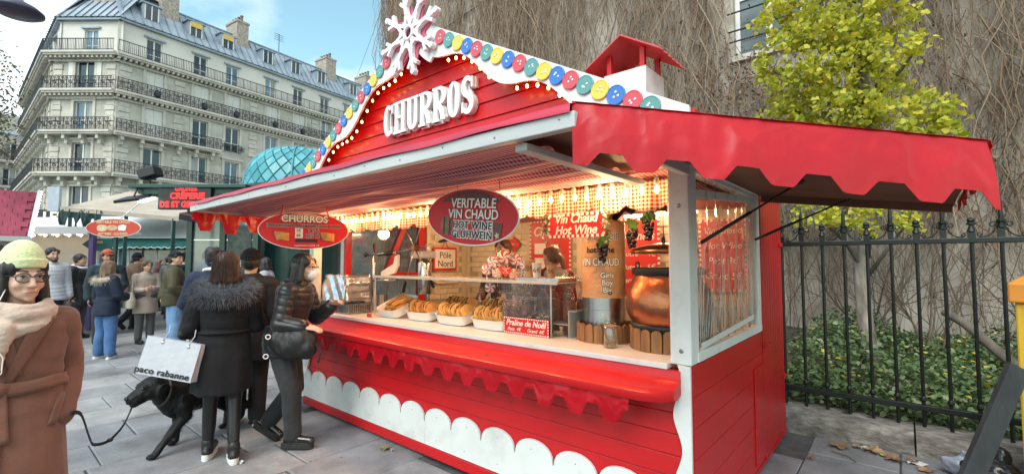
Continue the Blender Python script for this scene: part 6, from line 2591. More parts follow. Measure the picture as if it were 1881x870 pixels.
# fryer guard with foil
FG = empty('fryer_splash_guard', (-3.80, .18, Zc))
tag(FG, 'foil wrapped splash guard over a perforated steel basket on the counter', 'fryer')
m_foil = mat('foil', (.62, .66, .70), .22, .15, 10, .9, 12, metal=.85)
gr = []
for i in range(16):
  x_ = -.30 + .5 * i / 15
  gr.append([(x_, -.10 + .012 * math.sin(i * 1.1 + j * .8) + .004 * j, .10 + .30 * j / 11 + .006 * math.sin(i * 2.3)) for j in range(12)])
ob = MB().sheet(gr).build('foil_sheet', m_foil, FG, smooth=True)
sdm = ob.modifiers.new('t', 'SOLIDIFY'); sdm.thickness = .004
gr = [[(.2 + .012 * math.sin(j * 1.3), -.09 + .30 * i / 9, .10 + .30 * j / 9) for j in range(10)] for i in range(10)]
ob = MB().sheet(gr).build('foil_sheet', m_foil, FG, smooth=True)
sdm = ob.modifiers.new('t', 'SOLIDIFY'); sdm.thickness = .004
bk = MB()
for i in range(24):
  x_ = -.30 + .62 * i / 23
  bk.box(x_ - .002, x_ + .002, -.128, -.124, 0, .10)
for j in range(8):
  bk.box(-.30, .32, -.1285, -.1235, .002 + j * .0138, .006 + j * .0138)
  bk.box(.318, .322, -.124, .16, .002 + j * .0138, .006 + j * .0138)
for i in range(12):
  bk.box(.317, .323, -.12 + i * .025, -.116 + i * .025, 0, .10)
bk.build('basket_mesh', m_steel, FG)
MB().box(-.29, .31, -.115, .15, .004, .09).build('basket_core', mat('dark_steel', (.06, .06, .065), .4, .2, metal=.6), FG)
MB().tube([(.22, -.11, .0), (.22, -.11, .36)], .008, 8).build('upright', m_steel, FG, smooth=True)

# churro press with a star wheel
CPm = empty('churro_press', (-3.16, .78, Zc))
tag(CPm, 'steel churro press with a spoked star wheel behind the trays', 'churro press')
MB().cyl((-.06, .10, 0), (-.06, .10, .70), .02, 12).build('column', m_steel, CPm, smooth=True, auto=40)
MB().lathe([(.075, .18), (.08, .20), (.08, .52), (.075, .54), (.05, .57), (.05, .62)], (-.10, .08, 0), 24).build('barrel', m_steel, CPm, smooth=True, auto=40)
MB().box(-.20, .02, -.05, .16, .58, .66).build('gear_housing', mat('press_white', (.62, .63, .63), .35, .06), CPm, bevel=.02, seg=3)
hubp = Vector((0, -.14, .69))
MB().lathe([(.032, -.03), (.036, -.02), (.036, .02), (.028, .03), (.001, .032)], hubp, 18, axis=(0, -1, 0)).build('hub', mat('bronze_hub', (.30, .16, .09), .4, .1, metal=.6), CPm, smooth=True, auto=40)
MB().cyl(hubp, hubp + Vector((0, .15, 0)), .014, 10).build('axle', m_steel, CPm)
for k, a in enumerate((8, 68, 128, 188, 248, 308)):
  d_ = Vector((math.cos(R(a)), 0, math.sin(R(a))))
  sp_ = MB().tube([hubp + d_ * .02, hubp + d_ * .42], .0065, 8).build('spoke', m_steel, CPm, smooth=True)
  MB().tube([hubp + d_ * .40, hubp + d_ * .43, hubp + d_ * .52, hubp + d_ * .53], [.010, .016, .018, .010], 10).build('grip', m_black, sp_, smooth=True)
FRM = empty('steel_stand_frame', (-3.55, .45, Zc))
tag(FRM, 'steel tube stand with black clamp knobs left of the churro press', 'stand')
MB().tube([(-.09, 0, 0), (-.09, 0, .74)], .015, 10).build('upright', m_steel, FRM, smooth=True)
for zz in (.33, .62):
  MB().tube([(-.18, -.02, zz), (.32, .0, zz + .02)], .011, 8).build('crossbar', m_steel, FRM, smooth=True)
  kn = MB().ball((-.21, -.03, zz), .03, .02, .03, 10, 8)
  kn.tube([(-.2, -.03, zz), (-.12, -.01, zz)], .013, 8)
  kn.build('clamp_knob', m_black, FRM, smooth=True)
MB().tube([(.0, 0, .62), (.28, .0, .64)], .02, 10).build('grip_sleeve', m_black, FRM, smooth=True)
mb = MB()
mb.prism([(.05, .35), (.30, .42), (.36, .50), (.36, .62), (.30, .60), (.28, .52), (.05, .43)], (-.05, .06, 0), (1, 0, 0), (0, 0, 1), .03)
mb.build('arm_casting', MATS['press_white'], FRM, bevel=.006)
# back-counter clutter: pans, jugs
for i, (x_, y_, r_, h, lab) in enumerate(((-2.75, 1.02, .09, .11, 'low steel bowl behind the chocolate fritters'), (-2.2, 1.05, .08, .13, 'steel pot behind the back row of trays'), (-3.75, .62, .06, .16, 'tall steel beaker beside the fryer basket'), (-2.5, 1.0, .06, .07, 'small gold rimmed dish behind the trays'))):
  o = MB().lathe([(r_ * .8, 0), (r_, .01), (r_, h), (r_ * 1.05, h + .004), (r_ * .93, h), (r_ * .9, .015)], (0, 0, 0), 20).build('steel_pot', m_steel, smooth=True, auto=40, loc=(x_, y_, Zc if y_ < .7 else .98))
  tag(o, lab, 'pot', 'steel pots in the stall')
o = MB().box(-3.9, -.5, .95, 1.25, .12, .975).build('back_worktop', m_steel, bevel=.01)
tag(o, 'low steel worktop inside the stall behind the trays', 'worktop')
# ------------------------------------------------------------------ people
SKIN = {
  'fair': mat('skin_fair', (.60, .37, .28), .5, .10, 18, .06, 120, sss=.12),
  'warm': mat('skin_warm', (.50, .29, .19), .5, .10, 18, .06, 120, sss=.10),
  'tan': mat('skin_tan', (.40, .21, .13), .5, .10, 18, .06, 120, sss=.08)}
m_eye = mat('eye_white', (.72, .70, .68), .15, 0)
m_iris = mat('iris', (.06, .035, .02), .1, 0)
m_lip = mat('lip', (.42, .16, .14), .4, .05)

def hair_mat(name, c):
  return mat(name, c, .42, .35, 30, .8, 55, stretch=(1, 1, .12), sheen=.1)

HAIR = {'black': hair_mat('hair_black', (.014, .011, .011)), 'dark': hair_mat('hair_dark_brown', (.03, .018, .013)), 'auburn': hair_mat('hair_auburn', (.055, .022, .016)), 'brown': hair_mat('hair_brown', (.10, .055, .032)), 'light': hair_mat('hair_light_brown', (.17, .10, .06))}

def cloth(name, c, rough=.85, var=.18, bump=.25, bs=160, sheen=.25, vs=4):
  return mat(name, c, rough, var, vs, bump, bs, sheen=sheen * min(1.0, 6 * sum(c) / 3), spec=.5 if sum(c) > .15 else .25)

DEF = dict(head=(0, .015, 1.562), neck=(0, -.01, 1.40), chest=(0, -.01, 1.24), waist=(0, 0, 1.05), pelvis=(0, 0, .92),
     shR=(.168, -.015, 1.355), shL=(-.168, -.015, 1.355), elR=(.215, -.03, 1.08), elL=(-.215, -.03, 1.08),
     wrR=(.225, .04, .86), wrL=(-.225, .04, .86), hipR=(.088, 0, .89), hipL=(-.088, 0, .89),
     knR=(.095, .015, .48), knL=(-.095, .015, .48), anR=(.10, -.02, .085), anL=(-.10, -.02, .085))

class Person:
  def __init__(self, label, loc, heading, height, J=None, yaw=0, pitch=0, roll=0, skin='fair', vox=.006, group=None, girth=1.0, foot=(0, 0), palm=None, curl=.55, fingers=True, toe=None):
    self.toe_pitch = toe or {}
    s = height / 1.68
    self.s = s
    self.J = {k: Vector(v) * s for k, v in {**DEF, **(J or {})}.items()}
    self.vox = vox
    self.g = girth
    self.hm = Euler((R(pitch), R(roll), R(yaw))).to_matrix()
    self.foot_yaw = foot
    self.near = vox <= .0065
    J = self.J
    mb = MB()
    self.head_prims(mb)
    self.torso(mb, 0)
    mb.cap(J['neck'] - Vector((0, 0, .04)) * s, J['head'] + self.hm @ Vector((0, -.015, -.05)) * s, .056 * s, .052 * s)
    for q in 'LR':
      mb.cap(J['sh' + q], J['el' + q], .044 * s, .036 * s)
      mb.cap(J['el' + q], J['wr' + q], .036 * s, .025 * s)
      mb.cap(J['hip' + q], J['kn' + q], .072 * s, .05 * s)
      mb.cap(J['kn' + q], J['an' + q], .05 * s, .034 * s)
      pt_ = self.toe_pitch.get(q, 0)
      fd_, fu_ = self.fdir(q) * math.cos(pt_) - Vector((0, 0, math.sin(pt_))), Vector((0, 0, math.cos(pt_))) + self.fdir(q) * math.sin(pt_)
      mb.cap(J['an' + q], J['an' + q] + (fd_ * .11 - fu_ * .040) * s, .030 * s, .026 * s)
      if fingers:
        pn = (palm or {}).get(q)
        self.hand(mb, q, pn, curl if not isinstance(curl, dict) else curl.get(q, .5))
    me = remesh(mb, .0078 if self.near else max(vox, .014), 3)
    self.o = link_mesh('person', me, SKIN[skin], None, True, loc=(loc[0], loc[1], 0), rot=(0, 0, R(heading) - PI / 2))
    tag(self.o, label, 'person', group)

  def fdir(self, q):
    a = R(self.foot_yaw[0 if q == 'L' else 1])
    return Vector((math.sin(a), math.cos(a), 0))

  def H(self, x, y, z):
    return self.J['head'] + self.hm @ Vector((x, y, z)) * self.s

  def head_prims(self, mb):
    s = self.s
    e = self.hm.to_euler()
    def b(c, rx, ry, rz): mb.ball(self.H(*c), rx * s, ry * s, rz * s, 16, 10, rot=e)
    b((0, -.012, .030), .074, .092, .088)
    b((0, .020, -.018), .063, .072, .088)
    b((0, .036, -.066), .047, .050, .044)
    b((0, .070, -.096), .019, .019, .017)
    for q in (-1, 1):
      b((q * .036, .058, -.028), .026, .026, .024)
      b((q * .074, -.008, -.005), .010, .018, .030)
      mb.cap(self.H(q * .046, .074, .028), self.H(q * .015, .086, .027), .0095 * s, .010 * s)
      mb.cap(self.H(q * .042, .078, -.002), self.H(q * .02, .084, -.004), .0065 * s, .006 * s)
      b((q * .011, .100, -.034), .009, .009, .008)
    mb.cap(self.H(0, .088, .022), self.H(0, .111, -.030), .0075 * s, .0115 * s)
    mb.cap(self.H(-.019, .087, -.060), self.H(.019, .087, -.060), .0075 * s)
    mb.cap(self.H(-.016, .085, -.070), self.H(.016, .085, -.070), .008 * s)

  def face(self, brow='dark', mask=False, beard=None):
    s, o = self.s, self.o
    for q in (-1, 1):
      e = MB().ball(self.H(q * .031, .0745, .012), .0128 * s, n=10, m=8).build('eye', m_eye, o, smooth=True)
      MB().ball(self.H(q * .031, .0825, .012), .0066 * s, n=8, m=6).build('iris', m_iris, e, smooth=True)
      MB().tube([self.H(q * .050, .076, .038), self.H(q * .034, .088, .043), self.H(q * .015, .091, .038)], [.0022 * s, .0042 * s, .0032 * s], 6).build('eyebrow', HAIR[brow], o, smooth=True)
      MB().tube([self.H(q * .047, .082, .014), self.H(q * .032, .0915, .0205), self.H(q * .018, .0875, .014)], .0022 * s, 5).build('eyelash', HAIR['black'], o, smooth=True)
    if not mask:
      MB().tube([self.H(-.023, .0865, -.067), self.H(-.010, .0945, -.061), self.H(0, .0945, -.063), self.H(.010, .0945, -.061), self.H(.023, .0865, -.067)], [.002 * s, .0055 * s, .005 * s, .0055 * s, .002 * s], 7).build('lips', m_lip, o, smooth=True)
    if beard:
      mb = MB()
      mb.cap(self.H(-.05, .03, -.06), self.H(-.02, .075, -.094), .022 * s, .02 * s)
      mb.cap(self.H(.05, .03, -.06), self.H(.02, .075, -.094), .022 * s, .02 * s)
      mb.cap(self.H(-.03, .084, -.048), self.H(.03, .084, -.048), .008 * s)
      mb.cap(self.H(-.02, .075, -.098), self.H(.02, .075, -.098), .022 * s)
      link_mesh('beard', remesh(mb, .006, 3), HAIR[beard], o, True)

  def torso(self, mb, grow, lo=-.10, fat=1.0):
    """stack of sections from the hips to the shoulders, following the spine"""
    J, s, g_ = self.J, self.s, self.g
    def P(a, b, t): return J[a].lerp(J[b], t)
    secs = [(J['pelvis'] + Vector((0, 0, lo * s)), .155, .112), (J['pelvis'], .168, .122), (P('pelvis', 'waist', .5), .155, .112), (J['waist'], .136, .100), (P('waist', 'chest', .5), .142, .105), (J['chest'], .158, .113), (P('chest', 'neck', .5), .168, .105), (P('chest', 'neck', .78), .150, .085), (J['neck'], .075, .062)]
    mb.loft([(c, (rx * g_ * s + grow) * fat, (ry * g_ * s + grow) * fat) for c, rx, ry in secs], 22)
    for q in 'LR':
      mb.cap(J['chest'].lerp(J['neck'], .62), J['sh' + q], .055 * s + grow, .05 * s + grow)

  def hand(self, mb, q, pn, curl):
    s = self.s
    w, e = self.J['wr' + q], self.J['el' + q]
    d = (w - e).normalized()
    sg = 1 if q == 'R' else -1
    n = Vector(pn) if pn is not None else Vector((-sg, 0, 0))       # palm faces the thigh by default
    n = (n - d * n.dot(d)).normalized()
    t = d.cross(n).normalized() * sg                                  # thumb side
    t = -t if t.dot(Vector((0, 1, 0))) < -.2 and pn is None else t
    for k in range(4):
      a = t * (.027 - k * .018) * s
      mb.cap(w + a * .75 + d * .01 * s, w + a + d * .082 * s, .0135 * s, .0115 * s, 8)
    for k, ln in enumerate((.072, .080, .074, .058)):
      p = w + t * (.028 - k * .019) * s + d * .085 * s
      dd = d.copy()
      for j, (fr, r_) in enumerate(((.45, .0095), (.32, .0085), (.23, .0075))):
        ang = curl * (.55 + .35 * j) * (1 + .08 * k)
        dd = (dd * math.cos(ang) + n * math.sin(ang)).normalized()
        n2 = (n - dd * n.dot(dd)).normalized()
        p2 = p + dd * ln * fr * s
        mb.cap(p, p2, r_ * s, (r_ - .0008) * s, 8)
        p = p2
    b = w + t * .024 * s + d * .022 * s
    m_ = b + (t * .75 + d * .65 + n * .15).normalized() * .042 * s
    mb.cap(b, m_, .0125 * s, .0105 * s, 8)
    mb.cap(m_, m_ + (d * .9 + t * .25 + n * .35).normalized() * .032 * s, .0100 * s, .0085 * s, 8)

  # ---- clothing
  def fit(self, name, mb, m_, it=5, fold=.006, freq=9, stretch=(1, 1, .6), seed=None, vox=None, parent=None, puff=None):
    me = remesh(mb, vox or max(self.vox, .0085 if self.near else .0135), it if self.near else it - 1)
    if fold:
      displace(me, fold, freq, seed if seed is not None else sum(map(ord, name)) % 50 + self.J['head'].x, stretch)
      if self.near:
        displace(me, fold * .35, freq * 3.1, (seed or 1) + 5, stretch)
    if puff:
      n = len(me.vertices)
      co = np.empty(n * 3); no = np.empty(n * 3)
      me.vertices.foreach_get('co', co); me.vertices.foreach_get('normal', no)
      co, no = co.reshape(-1, 3), no.reshape(-1, 3)
      w = puff(co)
      co += no * w[:, None]
      me.vertices.foreach_set('co', co.ravel())
      me.update()
    return link_mesh(name, me, m_, parent or self.o, True)

  def sleeves(self, mb, grow, cuff=.0, end=1.0, which='LR'):
    J, s = self.J, self.s
    for q in which:
      mb.cap(J['sh' + q], J['el' + q], .052 * s + grow, .044 * s + grow)
      mb.cap(J['el' + q], J['el' + q].lerp(J['wr' + q], end), .044 * s + grow, .034 * s + grow + cuff)

  def coat(self, name, m_, grow=.022, hem=.55, flare=1.15, fold=.007, sleeve=True, collar=True, puff=None, cuff=.006, front=0.0, seed=3, lo=-.1, ry=None, end=.97):
    J, s = self.J, self.s
    mb = MB()
    self.torso(mb, grow, lo)
    if sleeve and self.vox > .0076:
      self.sleeves(mb, grow, cuff, end)
    elif sleeve:
      for q in 'LR':
        m2 = MB()
        self.sleeves(m2, grow * .8, cuff, end, q)
        self.fit('sleeve', m2, m_, 5, fold, 14, (1, 1, 1.4), seed + 3, puff=puff)
    hz = hem * s
    pz = J['pelvis'].z
    if hz < pz - .1 * s:
      kn = (J['knL'] + J['knR']) / 2
      an = (J['anL'] + J['anR']) / 2
      rings = []
      n = 7
      spread = (J['knL'] - J['knR']).xy.length
      for i in range(n + 1):
        t = i / n
        z = J['waist'].z + (hz - J['waist'].z) * t
        zz = max(0, min(1, (J['pelvis'].z - z) / max(.05, (J['pelvis'].z - kn.z))))
        c = J['pelvis'].lerp(kn, zz * .8)
        f = 1 + (flare - 1) * max(0, t - .25) / .75
        rx = (.150 + .022 * min(1, t * 2.2)) * s * self.g + grow
        ry_ = (.110 + .020 * min(1, t * 2.2)) * s * self.g + grow + spread * .10 * zz
        rings.append((Vector((c.x, c.y, z)), rx * f, ry_ * f * (1 if ry is None else ry)))
      mb.loft(rings[::-1], 24)
    if collar:
      mb.loft([(J['neck'] + Vector((0, 0, -.05 * s)), .105 * s + grow * .5, .085 * s + grow * .5), (J['neck'] + Vector((0, -.004, .03 * s)), .082 * s + grow * .4, .078 * s + grow * .4), (J['neck'] + Vector((0, -.004, .06 * s)), .078 * s + grow * .3, .074 * s + grow * .3)], 18)
    ob = self.fit(name, mb, m_, 5, fold, 8, (1, 1, .55), seed, puff=puff)
    if puff is None:                                   # drape: long upright folds below the waist, short cross creases above
      me = ob.data
      n = len(me.vertices)
      co = np.empty(n * 3)
      no = np.empty(n * 3)
      me.vertices.foreach_get('co', co)
      me.vertices.foreach_get('normal', no)
      co, no = co.reshape(-1, 3), no.reshape(-1, 3)
      low = np.clip((J['waist'].z - co[:, 2]) / .35, 0, 1)
      near_w = np.exp(-((co[:, 2] - J['waist'].z) / .10) ** 2)
      d = low * .009 * vnoise(co * np.array((26, 26, 2.2)), seed + 2) + near_w * .006 * vnoise(co * np.array((10, 10, 55)), seed + 4) + (1 - low) * .0035 * vnoise(co * np.array((16, 16, 30)) + co[:, [2, 0, 1]] * 18, seed + 6)
      co += no * d[:, None]
      me.vertices.foreach_set('co', co.ravel())
      me.update()
    return ob

  def trousers(self, m_, grow=.014, end=.93, fold=.005, rt=.082, rk=.058, ra=.05, name='trousers', seed=6):
    J, s = self.J, self.s
    mb = MB()
    mb.loft([(J['pelvis'] + Vector((0, 0, -.09 * s)), .162 * s + grow, .118 * s + grow), (J['pelvis'] + Vector((0, 0, .03 * s)), .168 * s + grow, .12 * s + grow), (J['pelvis'] + Vector((0, 0, .10 * s)), .145 * s + grow, .105 * s + grow)], 20)
    for q in 'LR':
      mb.cap(J['hip' + q], J['kn' + q], rt * s + grow, rk * s + grow)
      mb.cap(J['kn' + q], J['kn' + q].lerp(J['an' + q], end), rk * s + grow, ra * s + grow)
    return self.fit(name, mb, m_, 5, fold, 13, (1, 1, .8), seed)

  def shoes(self, m_, m_sole, ln=.262, h=.075, boot=.0, sole=.022, wid=.05, name='shoe', heel=.0, chunky=0.0, which='LR'):
    J, s = self.J, self.s
    for q in which:
      a = J['an' + q].copy()
      d = self.fdir(q)
      r = Vector((d.y, -d.x, 0))
      base = Vector((a.x, a.y, a.z - .085 * s))
      pit = self.toe_pitch.get(q, 0.0)       # heel lifted when > 0
      up = Vector((0, 0, 1))
      fd = (d * math.cos(pit) - up * math.sin(pit)).normalized()
      fu = r.cross(fd).normalized()
      def P(y, x, z): return a - fu * .085 * s + fd * y * s + r * x * s + fu * z * s
      mb = MB()
      mb.ball(P(-.035, 0, .048 + sole * .4), .036 * s, .046 * s, .042 * s, 12, 8)
      mb.cap(P(-.02, 0, .052 + sole * .5), P(.06, 0, .048 + sole * .5), .040 * s, .042 * s)
      mb.cap(P(.06, 0, .045 + sole * .5), P(ln - .105, .004, .035 + sole * .6), .042 * s, .036 * s)
      mb.cap(P(.10, -.016, .034 + sole * .5), P(ln - .115, -.012, .032 + sole * .5), .030 * s, .028 * s)
      mb.cap(P(-.005, 0, .06), P(-.005, 0, .10 + boot), .045 * s, (.047 + chunky * .01) * s)
      sh_ = link_mesh(name, remesh(mb, .0065 if self.near else .010, 3), m_, self.o, True)
      so = MB()
      out = []
      for k in range(26):
        t = 2 * PI * k / 26
        y = math.cos(t)
        yy = .5 * (ln - .0) * y + ln * .5 - .082
        wv = wid * (.80 + .26 * max(0, y) - .1 * max(0, y - .75) * 4) * math.copysign(abs(math.sin(t)) ** .7, math.sin(t))
        out.append((yy, wv))
      for z0, z1, kk in ((0.0, sole, 1.0), (sole, sole + .012, .93)):
        n = len(out)
        vs = [P(y * (1 if z0 == 0 else .985), x * kk, z0) for y, x in out] + [P(y * (1 if z0 == 0 else .985), x * kk, z1) for y, x in out]
        so.add(vs, [tuple(range(n)), tuple(range(n, 2 * n))[::-1]] + [(i, i + n, (i + 1) % n + n, (i + 1) % n) for i in range(n)])
      if heel:
        for z0 in (0.0,):
          so.obox(P(-.045, 0, sole * .5 + .004), fd, r, fu, .075 * s, .085 * s, heel)
      so.build('sole', m_sole, sh_, bevel=.004)

  def hair(self, m_, style='short', len_=.15, name='hair', fold=.004, part=0, vol=1.0):
    s = self.s
    mb = MB()
    e = self.hm.to_euler()
    def b(c, rx, ry, rz): mb.ball(self.H(*c), rx * s * vol, ry * s * vol, rz * s * vol, 16, 10, rot=e)
    b((0, -.024, .046), .083, .092, .086)
    b((0, -.045, .010), .078, .072, .085)
    for q in (-1, 1):
      b((q * .058, .012, .058), .030, .056, .046)
      b((q * .070, -.030, .0), .018, .036, .048)
    if style in ('bob', 'long'):
      zb = -len_
      for q in (-1, 1):
        mb.cap(self.H(q * .070, .005, .03), self.H(q * .083, .005, max(zb, -.10)), .026 * s, .030 * s)
        mb.cap(self.H(q * .065, -.045, .02), self.H(q * .075, -.055, zb), .04 * s, .034 * s)
        mb.cap(self.H(q * .03, -.07, .02), self.H(q * .035, -.085, zb), .045 * s, .036 * s)
        if style == 'long':
          mb.cap(self.H(q * .02, -.07, .02), self.H(q * .03, -.10, zb - .08), .045 * s, .030 * s)
    elif style == 'tie':
      mb.cap(self.H(0, -.10, .0), self.H(0, -.14, -.03), .045 * s, .035 * s)
      mb.cap(self.H(0, -.14, -.03), self.H(.01, -.16, -len_), .035 * s, .02 * s)
    me = remesh(mb, .0065 if self.near else .010, 4)
    displace(me, fold, 40, 3, (1, 1, .18))
    displace(me, fold * .6, 95, 7, (1, 1, .15))
    ho = link_mesh(name, me, m_, self.o, True)
    # loose strands so that the outline is not a shell
    n = 620 if self.near else 80
    g_ = np.random.RandomState(int(abs(self.J['head'].x + len_) * 997) % 999 + n)
    top = np.array(self.H(0, -.02, .05))
    paths = np.zeros((n, 6, 3))
    hmn = np.array(self.hm)
    for i in range(n):
      a = g_.uniform(0, 2 * PI)
      el = g_.uniform(-.2, 1.3)
      v = np.array([math.cos(el) * math.cos(a), math.cos(el) * math.sin(a), math.sin(el)])
      if v[1] > .35 and v[2] < .75:
        v[1] *= -1
      base = np.array([.085 * v[0], .094 * v[1] - .024, .088 * v[2] + .046]) * vol
      ln = (len_ + .06) if style in ('bob', 'long', 'tie') and v[1] < .3 else .045
      for k in range(6):
        t = k / 5
        q = base + np.array([v[0] * .02 * t + g_.normal() * .002, v[1] * .02 * t + g_.normal() * .002, -ln * t * (1 if v[2] < .8 else .4)])
        paths[i, k] = np.array(self.J['head']) + hmn @ (q * s)
    vv, ff = strands(paths, np.full(n, .0011), 3)
    np_mesh('hair_strand', vv, ff, m_, ho)
    return ho

  def beanie(self, m_, up=.03, name='beanie', cuffm=None):
    s = self.s
    e = self.hm.to_euler()
    mb = MB()
    mb.ball(self.H(0, -.016, .050 + up * .3), .088 * s, .103 * s, (.088 + up) * s, 20, 12, rot=e)
    # keep only the part above the brow: cut by intersecting with the rim plane
    me = remesh(mb, .008, 2)
    bm_ = bmesh.new()
    bm_.from_mesh(me)
    nrm = self.hm @ Vector((0, -.16, 1)).normalized()
    bmesh.ops.bisect_plane(bm_, geom=bm_.verts[:] + bm_.edges[:] + bm_.faces[:], plane_co=self.H(0, 0, .046), plane_no=nrm, clear_inner=True)
    bm_.to_mesh(me)
    bm_.free()
    n_ = len(me.vertices)                                # knitted ribs
    co = np.empty(n_ * 3)
    me.vertices.foreach_get('co', co)
    co = co.reshape(-1, 3)
    hc = np.array(self.H(0, -.016, 0))
    loc_ = (co - hc) @ np.array(self.hm)
    co += ((loc_ * np.array((1, 1, 0))) * (.018 * np.sin(34 * np.arctan2(loc_[:, 1], loc_[:, 0])))[:, None]) @ np.array(self.hm).T
    me.vertices.foreach_set('co', co.ravel())
    me.update()
    bo = link_mesh(name, me, m_, self.o, True)
    rim = MB()
    pts, n = [], 28
    for k in range(n + 1):
      a = 2 * PI * k / n
      p = Vector((.084 * math.cos(a), .099 * math.sin(a) - .016, .050 + .16 * (.103 * math.sin(a) - .016)))
      pts.append(self.J['head'] + self.hm @ p * s)
    for lift in (0, .011, .022, .033):
      rim.tube([p + self.hm @ Vector((0, 0, lift)) * s for p in pts], .0100 * s, 8, caps=False)
    link_mesh('cuff', remesh(rim, .007, 2), cuffm or m_, bo, True)
    return bo

  def glasses(self, m_, r=.023):
    s = self.s
    mb = MB()
    for q in (-1, 1):
      pts = []
      for k in range(17):
        a = 2 * PI * k / 16
        pts.append(self.H(q * .033 + 1.15 * r * math.cos(a), .1005 - .10 * abs(math.cos(a) * r * 1.15 + (q * q) * .0) - .004, .008 + r * .92 * math.sin(a)))
      mb.tube(pts, .0022 * s, 6, caps=False)
      mb.tube([self.H(q * .060, .094, .014), self.H(q * .078, .07, .016), self.H(q * .080, -.005, .012)], .0022 * s, 6)
    mb.tube([self.H(-.008, .1, .012), self.H(0, .104, .015), self.H(.008, .1, .012)], .0022 * s, 6)
    gl = mb.build('glasses', m_, self.o, smooth=True)
    for q in (-1, 1):
      lp = MB()
      lp.prism([(r * 1.12 * math.cos(a), r * .9 * math.sin(a)) for a in np.linspace(0, 2 * PI, 16, endpoint=False)], self.H(q * .033, .0955, .008), self.hm @ Vector((1, 0, 0)), self.hm @ Vector((0, 0, 1)), -.001)
      lp.build('lens', glass_mat('spectacle_lens', (.92, .93, .95), .3, .02), gl)
    return gl

def fur_ring(P, c, rx, ry, tube, n, ln, m_, tiltq=None, name='fur_trim', base=None, droop=.25, seed=2, arc=(0, 2 * PI)):
  """soft ring with many thin hairs"""
  g_ = np.random.RandomState(seed)
  mb = MB()
  pts = []
  for k in range(25):
    a = arc[0] + (arc[1] - arc[0]) * k / 24
    pts.append(Vector((rx * math.cos(a), ry * math.sin(a), 0)))
  q = tiltq or Matrix.Identity(3)
  pts = [Vector(c) + q @ p for p in pts]
  mb.tube(pts, tube * .8, 10, caps=True)
  o = link_mesh(name, remesh(mb, .008, 4), base or m_, P.o, True)
  paths = np.zeros((n, 5, 3))
  qn = np.array(q)
  for i in range(n):
    a = g_.uniform(*arc)
    b = g_.uniform(0, 2 * PI)
    ctr = np.array([rx * math.cos(a), ry * math.sin(a), 0])
    rad = np.array([math.cos(a), math.sin(a), 0])
    d = rad * math.cos(b) + np.array([0, 0, 1]) * math.sin(b)
    d = d + g_.normal(size=3) * .45
    d /= np.linalg.norm(d)
    l = ln * g_.uniform(.6, 1.25)
    for k in range(5):
      t = k / 4
      p = ctr + (rad * math.cos(b) + np.array([0, 0, 1]) * math.sin(b)) * tube * .7 + d * l * t
      p = qn @ p
      p[2] -= droop * l * t * t
      paths[i, k] = np.array(c) + p
  vv, ff = strands(paths, np.full(n, .0013), 3)
  np_mesh('fur_hair', vv, ff, m_, o)
  return o

def lv(*a):
  return Vector(a)

m_sole_w = mat('sole_white', (.72, .72, .70), .6, .08, 10)
m_sole_b = mat('sole_black', (.02, .02, .02), .6, .1, 10)
m_shoe_b = mat('shoe_black', (.015, .015, .016), .45, .2, 12)
m_boot_gl = mat('boot_patent', (.008, .008, .009), .10, .2, 10, .25, 25, coat=.6)
m_denim = cloth('denim_blue', (.055, .13, .30), .85, .35, .3, 220, .1, 5)
m_denim_l = cloth('denim_light', (.13, .24, .42), .85, .35, .3, 220, .1, 5)
m_blackcl = cloth('black_wool', (.020, .020, .023), .9, .25)
m_navycl = cloth('navy_wool', (.020, .027, .055), .9, .25)
m_greytr = cloth('charcoal_jean', (.030, .031, .034), .85, .25)
m_dkgrey = cloth('grey_trousers', (.10, .095, .10), .85, .2)

# ---------- woman in the brown coat
p = Person('woman in a long brown wrap coat, pale green beanie, scarf and glasses', (-2.425, -2.30), -2, 1.63,
     J=dict(shL=(-.150, -.015, 1.345), shR=(.150, -.015, 1.345), elL=(-.188, -.06, 1.08), wrL=(-.150, .02, .885), elR=(.195, -.04, 1.09), wrR=(.150, .04, .90), knL=(-.09, .05, .48), anL=(-.09, .0, .085), knR=(.09, .0, .48), anR=(.10, -.08, .085)),
     yaw=20, pitch=-2, vox=.006, palm=dict(L=(1, 0, 0), R=(-1, .2, 0)), curl=.8)
m_brown_coat = cloth('camel_brown_wool', (.160, .068, .046), .95, .14, .25, 140, .4, 5)
p.coat('coat', m_brown_coat, grow=.028, hem=.24, flare=1.10, fold=.006, collar=False, cuff=.016, seed=11, end=1.12)
J, s = p.J, p.s
from mathutils.bvhtree import BVHTree
_c = [o for o in p.o.children if o.name.startswith('coat')][0]
bvh = BVHTree.FromPolygons([v.co.copy() for v in _c.data.vertices], [tuple(q.vertices) for q in _c.data.polygons])

def on_front(x, z, lift):
  """point on the coat's front at (x, z)"""
  h = bvh.ray_cast(Vector((x, .6, z)), Vector((0, -1, 0)))[0]
  return (h if h is not None else Vector((x, .13, z))) + Vector((0, lift, 0))

def ribbon(name, pts, widths, m_, lift=.007, thick=.010, n=5):
  gr = []
  for i, (x, z) in enumerate(pts):
    a_, b_ = pts[max(0, i - 1)], pts[min(len(pts) - 1, i + 1)]
    dx, dz = b_[0] - a_[0], b_[1] - a_[1]
    l_ = math.hypot(dx, dz)
    nx, nz = -dz / l_, dx / l_
    gr.append([on_front(x + nx * widths[i] * (k / (n - 1) - .5), z + nz * widths[i] * (k / (n - 1) - .5), lift) for k in range(n)])
  ob = MB().sheet(gr).build(name, m_, p.o, smooth=True)
  sd_ = ob.modifiers.new('t', 'SOLIDIFY'); sd_.thickness = thick; sd_.offset = 0
  return ob

def lin(a, b, n=14):
  return [(a[0] + (b[0] - a[0]) * i / (n - 1), a[1] + (b[1] - a[1]) * i / (n - 1)) for i in range(n)]

